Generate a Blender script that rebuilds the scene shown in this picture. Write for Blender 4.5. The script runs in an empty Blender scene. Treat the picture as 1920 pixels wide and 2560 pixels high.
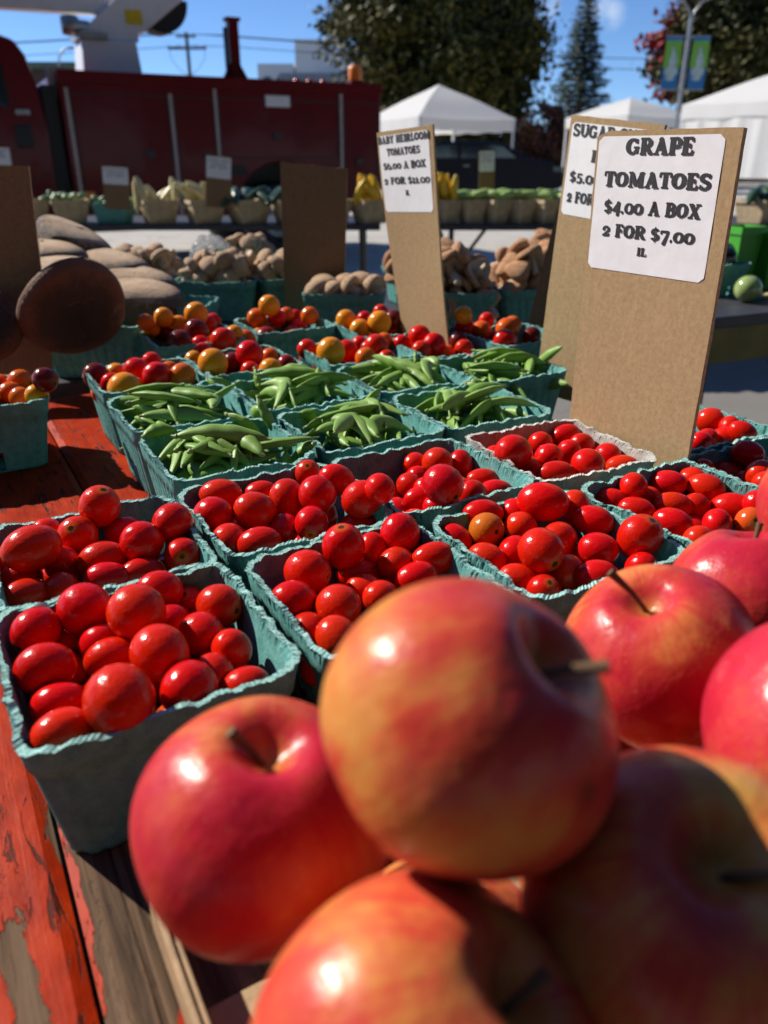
import bpy, bmesh, math, random
from mathutils import Vector, Matrix, Quaternion
R_ = math.radians
random.seed(11)
scene = bpy.context.scene
col = scene.collection
TZ = 0.75                      # table tops stand this high above the ground

# ------------------------------------------------------------------ camera
cam_d = bpy.data.cameras.new('camera'); cam = bpy.data.objects.new('camera', cam_d); col.objects.link(cam)
cam.location = (0, 0, TZ + .30)
cam.rotation_euler = (R_(90 - 24.5), 0, 0)
cam_d.sensor_fit = 'VERTICAL'; cam_d.sensor_height = 36; cam_d.sensor_width = 27
cam_d.lens = 27.04
cam_d.clip_start = .01; cam_d.clip_end = 2000
cam_d.dof.use_dof = True; cam_d.dof.focus_distance = .56; cam_d.dof.aperture_fstop = 7.6
scene.camera = cam

# ------------------------------------------------------------------ sun and sky
SUN_AZ = Vector((-.874, .485, 0)); SUN_EL = R_(36)
SUN = (SUN_AZ * math.cos(SUN_EL) + Vector((0, 0, math.sin(SUN_EL)))).normalized()
sd = bpy.data.lights.new('sun', 'SUN'); sun = bpy.data.objects.new('sun', sd); col.objects.link(sun)
sd.energy = 5.0; sd.angle = R_(.55); sd.color = (1, .93, .82)
sun.rotation_euler = SUN.to_track_quat('Z', 'Y').to_euler(); sun.location = (-20, 10, 20)
w = bpy.data.worlds.new('World'); scene.world = w; w.use_nodes = True
nt = w.node_tree; nt.nodes.clear()
sky = nt.nodes.new('ShaderNodeTexSky'); sky.sky_type = 'NISHITA'; sky.sun_disc = False
sky.sun_elevation = SUN_EL; sky.sun_rotation = math.atan2(SUN_AZ.x, SUN_AZ.y)
sky.air_density = .6; sky.dust_density = 0; sky.ozone_density = 7.5
bg = nt.nodes.new('ShaderNodeBackground'); bg.inputs[1].default_value = .105
wo = nt.nodes.new('ShaderNodeOutputWorld')
# two thin wisps of cloud, fixed in the sky by direction
tc = nt.nodes.new('ShaderNodeTexCoord')
noi = nt.nodes.new('ShaderNodeTexNoise'); noi.inputs['Scale'].default_value = 26; noi.inputs['Detail'].default_value = 5
nt.links.new(tc.outputs['Generated'], noi.inputs['Vector'])
acc = None
for d, sz in (((0.176, 0.973, 0.15), 0.016), ((0.24, 0.96, 0.142), 0.02), ((0.227, 0.962, 0.152), 0.022)):
    d = Vector(d).normalized()
    vm = nt.nodes.new('ShaderNodeVectorMath'); vm.operation = 'DISTANCE'; vm.inputs[1].default_value = d
    nt.links.new(tc.outputs['Generated'], vm.inputs[0])
    mr = nt.nodes.new('ShaderNodeMapRange'); mr.inputs[1].default_value = sz; mr.inputs[2].default_value = 0
    mr.interpolation_type = 'SMOOTHSTEP'
    nt.links.new(vm.outputs['Value'], mr.inputs[0])
    if acc is None: acc = mr.outputs[0]
    else:
        mx = nt.nodes.new('ShaderNodeMath'); mx.operation = 'MAXIMUM'
        nt.links.new(acc, mx.inputs[0]); nt.links.new(mr.outputs[0], mx.inputs[1]); acc = mx.outputs[0]
nr = nt.nodes.new('ShaderNodeMapRange'); nr.inputs[1].default_value = .42; nr.inputs[2].default_value = .7
nt.links.new(noi.outputs[0], nr.inputs[0])
mu = nt.nodes.new('ShaderNodeMath'); mu.operation = 'MULTIPLY'
nt.links.new(acc, mu.inputs[0]); nt.links.new(nr.outputs[0], mu.inputs[1])
mix = nt.nodes.new('ShaderNodeMixRGB'); mix.inputs[2].default_value = (6, 6.6, 7.4, 1)
nt.links.new(mu.outputs[0], mix.inputs[0]); nt.links.new(sky.outputs[0], mix.inputs[1])
nt.links.new(mix.outputs[0], bg.inputs[0]); nt.links.new(bg.outputs[0], wo.inputs[0])
vs = scene.view_settings
vs.view_transform = 'Standard'; vs.look = 'None'; vs.exposure = 0.44; vs.gamma = 1.0; vs.use_curve_mapping = False
scene.cycles.max_bounces = 6; scene.cycles.diffuse_bounces = 2; scene.cycles.glossy_bounces = 3
scene.cycles.transparent_max_bounces = 6; scene.cycles.use_denoising = True
scene.cycles.caustics_reflective = False; scene.cycles.caustics_refractive = False

# ------------------------------------------------------------------ materials
def S(v): return (v[0], v[1], v[2], 1)
class NT:
    """short hand for building a Principled material"""
    def __init__(self, name):
        self.m = bpy.data.materials.new(name); self.m.use_nodes = True
        self.t = self.m.node_tree; self.b = self.t.nodes['Principled BSDF']
    def n(self, kind, **kw):
        x = self.t.nodes.new('ShaderNode' + kind)
        for k, v in kw.items(): setattr(x, k, v)
        return x
    def l(self, a, b): self.t.links.new(a, b)
    def coord(self, scale=(1, 1, 1), out='Object', rot=(0, 0, 0)):
        c = self.n('TexCoord'); mp = self.n('Mapping'); mp.inputs['Scale'].default_value = scale; mp.inputs['Rotation'].default_value = rot
        self.l(c.outputs[out], mp.inputs[0]); return mp.outputs[0]
    def noise(self, vec, scale, detail=4, rough=.55, dist=0):
        x = self.n('TexNoise'); x.inputs['Scale'].default_value = scale; x.inputs['Detail'].default_value = detail
        x.inputs['Roughness'].default_value = rough; x.inputs['Distortion'].default_value = dist
        if vec is not None: self.l(vec, x.inputs['Vector'])
        return x.outputs[0]
    def ramp(self, fac, stops, mode='LINEAR'):
        r = self.n('ValToRGB'); r.color_ramp.interpolation = mode
        e = r.color_ramp.elements
        while len(e) < len(stops): e.new(.5)
        for q, (p, c) in zip(e, stops):
            q.position = p; q.color = S(c) if not isinstance(c, (int, float)) else (c, c, c, 1)
        self.l(fac, r.inputs[0]); return r.outputs[0]
    def mix(self, f, a, b, mode='MIX'):
        x = self.n('MixRGB', blend_type=mode)
        for i, v in ((0, f), (1, a), (2, b)):
            if isinstance(v, (int, float)): x.inputs[i].default_value = v if i == 0 else (v, v, v, 1)
            elif isinstance(v, tuple): x.inputs[i].default_value = S(v)
            else: self.l(v, x.inputs[i])
        return x.outputs[0]
    def math(self, op, a, b=0.0, clamp=False):
        x = self.n('Math', operation=op, use_clamp=clamp)
        for i, v in ((0, a), (1, b)):
            if isinstance(v, (int, float)): x.inputs[i].default_value = v
            else: self.l(v, x.inputs[i])
        return x.outputs[0]
    def bump(self, h, strength=.3, dist=.001):
        x = self.n('Bump'); x.inputs['Strength'].default_value = strength; x.inputs['Distance'].default_value = dist
        self.l(h, x.inputs['Height']); self.l(x.outputs[0], self.b.inputs['Normal'])
    def set(self, **kw):
        names = dict(color='Base Color', rough='Roughness', metal='Metallic', coat='Coat Weight', coatr='Coat Roughness', spec='Specular IOR Level',
                     trans='Transmission Weight', ior='IOR', sheen='Sheen Weight', alpha='Alpha', sss='Subsurface Weight')
        for k, v in kw.items():
            i = self.b.inputs[names[k]]
            if isinstance(v, (int, float)): i.default_value = v
            elif isinstance(v, tuple): i.default_value = S(v)
            else: self.l(v, i)
        return self.m

def plain(name, c, rough=.5, vary=.15, scale=8, bump=0, bdist=.001, bscale=60, **kw):
    k = NT(name); v = k.coord()
    n = k.noise(v, scale, 5)
    lo = tuple(q * (1 - vary) for q in c); hi = tuple(min(1, q * (1 + vary)) for q in c)
    colr = k.ramp(n, [(.3, lo), (.7, hi)])
    if bump: k.bump(k.noise(v, bscale, 4), bump, bdist)
    return k.set(color=colr, rough=rough, **kw)

def m_tomato():
    k = NT('tomato_skin'); c = k.n('TexCoord'); info = k.n('ObjectInfo')
    sep = k.n('SeparateXYZ'); nrm = k.n('VectorMath', operation='NORMALIZE')
    k.l(c.outputs['Object'], nrm.inputs[0]); k.l(nrm.outputs[0], sep.inputs[0])
    z = sep.outputs[2]
    hs = k.n('HueSaturation'); k.l(info.outputs['Color'], hs.inputs['Color'])
    k.l(k.math('MULTIPLY_ADD', info.outputs['Random'], .022), hs.inputs['Hue']); hs.inputs['Hue'].default_value = .5
    h = k.n('MapRange'); h.inputs[3].default_value = .497; h.inputs[4].default_value = .5035
    k.l(info.outputs['Random'], h.inputs[0]); k.l(h.outputs[0], hs.inputs['Hue'])
    n = k.noise(c.outputs['Object'], 2.2, 3)
    base = k.mix(k.math('MULTIPLY', n, .22), hs.outputs[0], k.mix(.6, hs.outputs[0], (.72, .035, .004)))
    ring = k.ramp(k.math('ADD', z, k.math('MULTIPLY', n, .05)), [(.93, 0), (1.0, 1)])
    base = k.mix(k.math('MULTIPLY', ring, .6), base, (.55, .12, .010))
    scar = k.ramp(k.math('ADD', z, k.math('MULTIPLY', k.noise(c.outputs['Object'], 30, 2), .012)), [(.9935, 0), (.9965, 1)])
    base = k.mix(scar, base, (.06, .035, .012))
    k.bump(k.noise(c.outputs['Object'], 5, 2), .06, .12)
    return k.set(color=base, rough=k.ramp(n, [(.3, .17), (.7, .26)]), spec=.22)

def m_apple():
    k = NT('apple_skin'); c = k.n('TexCoord'); info = k.n('ObjectInfo'); cs = k.n('SeparateColor'); k.l(info.outputs['Color'], cs.inputs[0])
    off = k.n('VectorMath', operation='SCALE'); off.inputs[0].default_value = (37, 11, 23); k.l(cs.outputs[1], off.inputs['Scale'])
    ad = k.n('VectorMath', operation='ADD'); k.l(c.outputs['Object'], ad.inputs[0]); k.l(off.outputs[0], ad.inputs[1])
    p = ad.outputs[0]
    sep = k.n('SeparateXYZ'); k.l(c.outputs['Object'], sep.inputs[0])
    ang = k.math('ARCTAN2', sep.outputs[1], sep.outputs[0])
    cb = k.n('CombineXYZ'); k.l(k.math('MULTIPLY', k.math('SINE', ang), 2.2), cb.inputs[0]); k.l(k.math('MULTIPLY', k.math('COSINE', ang), 2.2), cb.inputs[1]); k.l(k.math('MULTIPLY', sep.outputs[2], .35), cb.inputs[2])
    a2 = k.n('VectorMath', operation='ADD'); k.l(cb.outputs[0], a2.inputs[0]); k.l(off.outputs[0], a2.inputs[1])
    streak = k.noise(a2.outputs[0], 3.2, 6, .65)
    big = k.noise(p, 1.05, 3, .5)
    mott = k.noise(p, 7.0, 6, .7)
    f = k.math('ADD', k.math('ADD', k.math('MULTIPLY', big, 1.5), k.math('ADD', k.math('MULTIPLY', streak, .46), k.math('MULTIPLY', mott, .22))), k.math('SUBTRACT', cs.outputs[0], 1.09))
    warm = k.ramp(f, [(.10, (.62, .36, .075)), (.30, (.62, .235, .05)), (.48, (.56, .075, .03)), (.70, (.46, .020, .024)), (.95, (.34, .006, .022))])
    pink = k.mix(k.math('MULTIPLY', cs.outputs[2], k.ramp(mott, [(.3, .35), (.7, 1)])), warm, (.50, .016, .048))
    # paler, greener skin inside the stem cavity
    r2 = k.math('ADD', k.math('MULTIPLY', sep.outputs[0], sep.outputs[0]), k.math('MULTIPLY', sep.outputs[1], sep.outputs[1]))
    top = k.math('GREATER_THAN', sep.outputs[2], 0)
    cav = k.math('MULTIPLY', k.ramp(k.math('ADD', k.math('SQRT', r2), k.math('MULTIPLY', streak, .22)), [(.10, 1), (.32, 0)]), top)
    colr = k.mix(k.math('MULTIPLY', cav, .8), pink, (.52, .27, .045))
    vo = k.n('TexVoronoi'); vo.inputs['Scale'].default_value = 13; k.l(p, vo.inputs['Vector'])
    dots = k.ramp(vo.outputs['Distance'], [(.055, 1), (.10, 0)])
    colr = k.mix(k.math('MULTIPLY', dots, .6), colr, (.62, .38, .18))
    br = k.n('Attribute', attribute_type='GEOMETRY', attribute_name='bruise')
    colr = k.mix(br.outputs['Fac'], colr, (.075, .028, .010))
    k.bump(k.noise(p, 2.5, 4), .05, .2)
    return k.set(color=colr, rough=k.ramp(mott, [(.3, .25), (.7, .36)]), spec=.27)

def m_pulp(name, c, dark):
    k = NT(name); v = k.coord()
    n1 = k.noise(v, 900, 3, .7); n2 = k.noise(v, 120, 5, .6); n3 = k.noise(v, 18, 3)
    colr = k.mix(k.ramp(n2, [(.3, 0), (.72, 1)]), dark, c)
    colr = k.mix(k.math('MULTIPLY', k.ramp(n1, [(.45, 0), (.7, 1)]), .35), colr, tuple(min(1, q * 1.35 + .03) for q in c))
    colr = k.mix(k.math('MULTIPLY', k.ramp(n3, [(.4, 0), (.65, 1)]), .25), colr, dark)
    k.bump(k.math('ADD', k.math('MULTIPLY', n1, .5), n2), .9, .0011)
    return k.set(color=colr, rough=.93, spec=.15)

def m_card(name='brown_cardboard', c=(.41, .28, .15)):
    k = NT(name); v = k.coord((1, 1, 1)); f = k.noise(v, 260, 5, .7); st = k.noise(k.coord((200, 200, 26)), 1.0, 4, .6); big = k.noise(v, 9, 3)
    colr = k.mix(k.ramp(f, [(.32, 0), (.7, 1)]), tuple(q * .80 for q in c), tuple(min(1, q * 1.16) for q in c))
    colr = k.mix(k.math('MULTIPLY', k.ramp(st, [(.52, 0), (.72, 1)]), .35), colr, tuple(min(1, q * 1.3) for q in c))
    colr = k.mix(k.math('MULTIPLY', big, .2), colr, tuple(q * .8 for q in c))
    sp = k.noise(v, 420, 1); colr = k.mix(k.math('MULTIPLY', k.ramp(sp, [(.75, 0), (.79, 1)]), .55), colr, tuple(q * .35 for q in c))
    k.bump(k.math('ADD', f, st), .25, .0006)
    return k.set(color=colr, rough=.88, spec=.2)

def m_table():
    k = NT('peeling_red_paint'); c = k.n('TexCoord')
    def cv(sc):
        mp = k.n('Mapping'); mp.inputs['Scale'].default_value = sc; k.l(c.outputs['Object'], mp.inputs[0]); return mp.outputs[0]
    grain = k.noise(cv((160, 6, 60)), 1.0, 7, .65, .4)
    grain2 = k.noise(cv((45, 2.2, 40)), 1.0, 5, .6, .3)
    wood = k.ramp(grain, [(.30, (.025, .014, .009)), (.48, (.115, .066, .036)), (.70, (.23, .145, .088))])
    wood = k.mix(k.math('MULTIPLY', grain2, .5), wood, (.13, .105, .085))
    crack = k.ramp(k.noise(cv((70, 1.3, 30)), 1.0, 3, .5), [(.385, 1), (.42, 0)])
    wood = k.mix(k.math('MULTIPLY', crack, .9), wood, (.012, .008, .006))
    wear = k.n('Attribute', attribute_type='GEOMETRY', attribute_name='wear')
    ed = k.noise(cv((34, 9, 20)), 1.0, 8, .68, .35)
    m = k.math('ADD', wear.outputs['Fac'], k.math('MULTIPLY', k.math('SUBTRACT', ed, .5), 1.5))
    bare = k.ramp(m, [(.485, 0), (.505, 1)])
    pn = k.noise(cv((60, 30, 40)), 1.0, 6, .6)
    paint = k.ramp(pn, [(.28, (.22, .013, .002)), (.55, (.37, .026, .003)), (.8, (.47, .048, .007))])
    crz = k.ramp(k.noise(cv((120, 22, 60)), 1.0, 5, .65, 1.0), [(.39, 1), (.43, 0)])
    paint = k.mix(k.math('MULTIPLY', crz, .85), paint, (.03, .010, .007))
    colr = k.mix(bare, paint, wood)
    rough = k.mix(bare, .5, .9)
    hgt = k.math('ADD', k.math('MULTIPLY', k.math('SUBTRACT', 1.0, bare), .55), k.math('ADD', k.math('MULTIPLY', grain, .35), k.math('MULTIPLY', pn, .7)))
    hgt = k.math('SUBTRACT', hgt, k.math('ADD', k.math('MULTIPLY', k.math('MULTIPLY', crack, bare), .8), k.math('MULTIPLY', crz, .25)))
    k.bump(hgt, .9, .0012)
    return k.set(color=colr, rough=rough, spec=.07)

def m_pod():
    k = NT('pea_pod_skin'); v = k.coord(); info = k.n('ObjectInfo')
    n = k.noise(v, 60, 3); a = k.ramp(n, [(.3, (.125, .255, .030)), (.7, (.20, .36, .06))])
    b = k.mix(info.outputs['Random'], a, k.mix(.5, a, (.30, .43, .13)))
    sep = k.n('SeparateXYZ'); k.l(v, sep.inputs[0])
    k.bump(k.noise(v, 300, 2), .08, .0008)
    return k.set(color=b, rough=.45, spec=.3)

def m_cap(name, lo, hi, sc=40, patch=.5):
    k = NT(name); v = k.coord(); n = k.noise(v, 3.2, 8, .7)
    sc = 1.2; info = k.n('ObjectInfo')
    colr = k.ramp(n, [(.28, lo), (.72, hi)])
    colr = k.mix(k.math('MULTIPLY', info.outputs['Random'], .25), colr, tuple(q * .6 for q in lo))
    pt = k.ramp(k.noise(v, 2.2, 7, .72, .6), [(.50, 0), (.66, 1)])
    colr = k.mix(k.math('MULTIPLY', pt, patch), colr, tuple(.25 * a + .8 * b + .02 for a, b in zip(lo, hi)))
    k.bump(k.noise(v, 9, 6, .7), .5, .06)
    return k.set(color=colr, rough=.62, spec=.3)

def m_porto(name, top, mid, edge):
    k = NT(name); v = k.coord(); sep = k.n('SeparateXYZ'); k.l(v, sep.inputs[0])
    r2 = k.math('SQRT', k.math('ADD', k.math('MULTIPLY', sep.outputs[0], sep.outputs[0]), k.math('MULTIPLY', sep.outputs[1], sep.outputs[1])))
    n = k.noise(v, 3.0, 8, .72); fi = k.noise(v, 16, 5, .75)
    f = k.math('ADD', r2, k.math('ADD', k.math('MULTIPLY', k.math('SUBTRACT', n, .5), .7), k.math('MULTIPLY', k.math('SUBTRACT', fi, .5), .3)))
    colr = k.ramp(f, [(.15, top), (.68, mid), (.93, edge)])
    pt = k.ramp(k.noise(v, 2.4, 7, .75, .8), [(.60, 0), (.70, 1)])
    colr = k.mix(k.math('MULTIPLY', pt, .3), colr, (.42, .36, .30))
    k.bump(k.math('ADD', n, k.math('MULTIPLY', fi, .6)), .6, .07)
    return k.set(color=colr, rough=.6, spec=.3)
def m_leaf(name, stops, sc=.6):
    k = NT(name); v = k.coord(); at = k.n('Attribute', attribute_type='GEOMETRY', attribute_name='tone')
    n = k.noise(v, sc, 3)
    colr = k.ramp(k.math('ADD', k.math('MULTIPLY', n, .6), k.math('MULTIPLY', at.outputs['Fac'], .5)), stops)
    return k.set(color=colr, rough=.6, spec=.25)

def m_ground(name, c0):
    k = NT(name); v = k.coord()
    a = k.noise(v, 1.6, 6, .65); f = k.noise(v, 60, 4, .7); sp = k.noise(v, 160, 2)
    colr = k.ramp(a, [(.3, tuple(q * .85 for q in c0)), (.7, tuple(q * 1.12 for q in c0))])
    colr = k.mix(k.math('MULTIPLY', k.ramp(f, [(.35, 0), (.7, 1)]), .35), colr, tuple(q * .55 for q in c0))
    colr = k.mix(k.math('MULTIPLY', k.ramp(sp, [(.66, 0), (.7, 1)]), .5), colr, (.09, .085, .08))
    cr = k.ramp(k.noise(v, .8, 4, .5, 1.2), [(.495, 0), (.5, 1), (.505, 0)])
    colr = k.mix(k.math('MULTIPLY', cr, .5), colr, (.07, .065, .06))
    k.bump(f, .4, .004)
    return k.set(color=colr, rough=.9)

M = {}
M['tomato'] = m_tomato(); M['apple'] = m_apple()
M['pulp'] = m_pulp('turquoise_paper_pulp', (.155, .41, .385), (.075, .245, .235))
M['fibre'] = plain('torn_pulp_fibre', (.30, .53, .49), .95, .3, 700, spec=.1); M['fibre_grey'] = plain('torn_grey_fibre', (.62, .61, .57), .95, .2, 700, spec=.1)
M['pulp_grey'] = m_pulp('grey_paper_pulp', (.46, .45, .42), (.28, .27, .25))
M['card'] = m_card(); M['card_edge'] = plain('torn_cardboard_edge', (.50, .37, .22), .9, .3, 300, .6, .001, 500); M['card_shaded'] = m_card('brown_cardboard_shaded', (.25, .155, .08))  # the darker cardboard copy has the boards' shade painted into its colour
M['label'] = plain('white_label_paper', (.80, .80, .83), .6, .04, 60, .3, .0006, 130)
M['ink'] = plain('black_ink', (.018, .017, .018), .55, .5, 200)
M['ink_soft'] = plain('grey_ink', (.09, .09, .13), .6, .3, 200)
M['table'] = m_table(); M['pod'] = m_pod()
M['calyx'] = plain('pod_tip', (.22, .28, .075), .6, .3, 200)
M['stem'] = plain('apple_stem_bark', (.14, .08, .035), .75, .5, 400, .5, .0006, 900)
M['porto'] = m_porto('portobello_cap', (.74, .52, .33), (.58, .38, .23), (.13, .078, .052)); M['porto_shaded'] = m_porto('shaded_portobello_cap', (.045, .028, .022), (.075, .042, .030), (.21, .085, .045))  # second cap: shade painted in as near-black, reddish rim is its own colour
M['cap_tan'] = m_cap('tan_mushroom_cap', (.42, .24, .13), (.80, .56, .34), 60, .3)
M['cap_shii'] = m_cap('shiitake_cap', (.36, .165, .075), (.78, .43, .215), 60, .3)
M['gill_dark'] = plain('dark_mushroom_gills', (.085, .05, .036), .85, .3, 120, .4, .001, 500); M['bldg_grey'] = plain('grey_building_wall', (.34, .34, .33), .8, .06, .4)
M['gill'] = plain('mushroom_flesh', (.55, .44, .32), .8, .25, 120, .4, .001, 500)
M['ground'] = m_ground('worn_asphalt', (.20, .19, .175)); M['concrete'] = m_ground('pale_concrete', (.46, .44, .40))
M['maroon'] = plain('maroon_truck_paint', (.125, .0025, .007), .3, .15, 3, spec=.2, coat=.10, coatr=.06)
M['seam'] = plain('brushed_trim_metal', (.40, .34, .34), .45, .15, 30, metal=.35)
M['white'] = plain('white_enamel', (.78, .78, .80), .35, .05, 6)
M['black'] = plain('black_rubber', (.016, .016, .018), .6, .3, 30)
M['blackm'] = plain('black_painted_metal', (.022, .022, .026), .4, .2, 20)
M['glass'] = plain('dark_window_glass', (.015, .022, .03), .06, .1, 4, spec=.8)
M['steel'] = plain('galvanised_steel', (.36, .37, .38), .4, .15, 15, metal=.7)
M['amber'] = plain('amber_lens', (.85, .25, .01), .25, .1, 30)
M['redlens'] = plain('red_lens', (.65, .02, .015), .25, .1, 30)
M['yellow'] = plain('yellow_decal', (.72, .50, .02), .5, .1, 20)
M['tent'] = plain('white_tent_fabric', (.80, .80, .82), .75, .05, 2.0, .3, .02, 5)
def m_tent():
    k = NT('white_tent_cloth'); v = k.coord(); k.bump(k.noise(v, 5, 4), .3, .02)
    k.set(color=(.80, .80, .81), rough=.75, spec=.2)
    tr = k.n('BsdfTranslucent'); tr.inputs[0].default_value = (.80, .80, .78, 1); mx = k.n('MixShader'); mx.inputs[0].default_value = .45
    k.l(k.b.outputs[0], mx.inputs[1]); k.l(tr.outputs[0], mx.inputs[2]); k.l(mx.outputs[0], k.t.nodes['Material Output'].inputs[0]); return k.m
M['tent'] = m_tent()
M['tableblack'] = plain('black_table_top', (.035, .036, .045), .5, .3, 25, .25, .001, 60)
M['yellowwood'] = plain('dull_yellow_paint', (.16, .125, .02), .6, .3, 12)
M['splint'] = plain('pale_splint_wood', (.52, .40, .25), .75, .2, 30, .4, .001, 120)
M['splint_thin'] = plain('raw_slat_wood', (.37, .245, .13), .75, .25, 60, .6, .0008, 260)
M['pale_zuc'] = plain('pale_squash_skin', (.66, .58, .30), .35, .12, 40)
M['dark_zuc'] = plain('dark_zucchini_skin', (.035, .075, .03), .28, .4, 60)
M['yel_zuc'] = plain('yellow_squash_skin', (.75, .48, .02), .35, .12, 30)
M['cuke'] = plain('light_green_squash_skin', (.30, .44, .13), .35, .25, 40)
M['okra'] = plain('small_green_vegetable_skin', (.17, .29, .12), .45, .3, 60)
M['brightgreen'] = plain('bright_green_plastic', (.05, .34, .02), .4, .1, 10)
M['tomatillo'] = plain('pale_green_fruit_skin', (.30, .40, .13), .16, .2, 40, coat=.4)
M['eggplant'] = plain('glossy_dark_pepper_skin', (.012, .02, .014), .15, .3, 20, coat=.3)
M['bark'] = plain('tree_bark', (.09, .065, .045), .9, .35, 6, .6, .02, 20)
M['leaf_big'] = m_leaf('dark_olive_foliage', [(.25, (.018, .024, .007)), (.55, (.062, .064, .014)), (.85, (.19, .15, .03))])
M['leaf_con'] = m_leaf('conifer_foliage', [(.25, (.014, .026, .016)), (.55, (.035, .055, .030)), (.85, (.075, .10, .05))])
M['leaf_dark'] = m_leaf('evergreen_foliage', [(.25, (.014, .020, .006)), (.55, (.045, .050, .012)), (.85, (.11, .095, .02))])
M['leaf_red'] = m_leaf('red_maple_foliage', [(.25, (.12, .006, .010)), (.55, (.28, .016, .022)), (.85, (.45, .06, .04))])
M['leaf_yel'] = m_leaf('yellow_shrub_foliage', [(.25, (.14, .10, .01)), (.55, (.30, .23, .02)), (.85, (.42, .34, .05))])
M['leaf_br'] = m_leaf('russet_shrub_foliage', [(.25, (.045, .016, .012)), (.55, (.10, .035, .022)), (.85, (.17, .07, .03))])
M['carpaint'] = plain('dark_blue_car_paint', (.006, .008, .016), .3, .1, 3, spec=.2)
M['bluecloth'] = plain('pale_blue_cloth', (.42, .48, .66), .85, .1, 8)
M['bldg_white'] = plain('white_building_wall', (.75, .74, .72), .8, .06, .4)
M['bldg_brown'] = plain('brown_building_wall', (.09, .055, .045), .85, .1, .4)
M['roofgreen'] = plain('dull_green_roof_edge', (.12, .16, .11), .8, .1, .5)
M['polewood'] = plain('weathered_pole_wood', (.13, .105, .085), .9, .2, 3)
M['bangreen'] = plain('green_banner_cloth', (.17, .42, .06), .7, .06, 2)
M['banblue'] = plain('blue_banner_cloth', (.025, .17, .42), .7, .1, 2)
M['banpale'] = plain('pale_banner_print', (.38, .50, .52), .7, .3, 6)
M['cloth_dark'] = plain('dark_jacket_cloth', (.015, .015, .02), .9, .3, 20)
M['cloth_grey'] = plain('grey_trouser_cloth', (.06, .065, .08), .9, .3, 20)
M['skin'] = plain('skin_tone', (.42, .24, .17), .55, .1, 20)
M['hair'] = plain('brown_hair', (.06, .03, .018), .6, .3, 60)
def m_bag():
    k = NT('clear_plastic_bag'); v = k.coord(); k.bump(k.noise(v, 30, 4, .6), .8, .01)
    k.set(color=(.92, .94, .97), rough=.12, trans=.75, ior=1.15, alpha=.55); return k.m
M['bag'] = m_bag()

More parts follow.
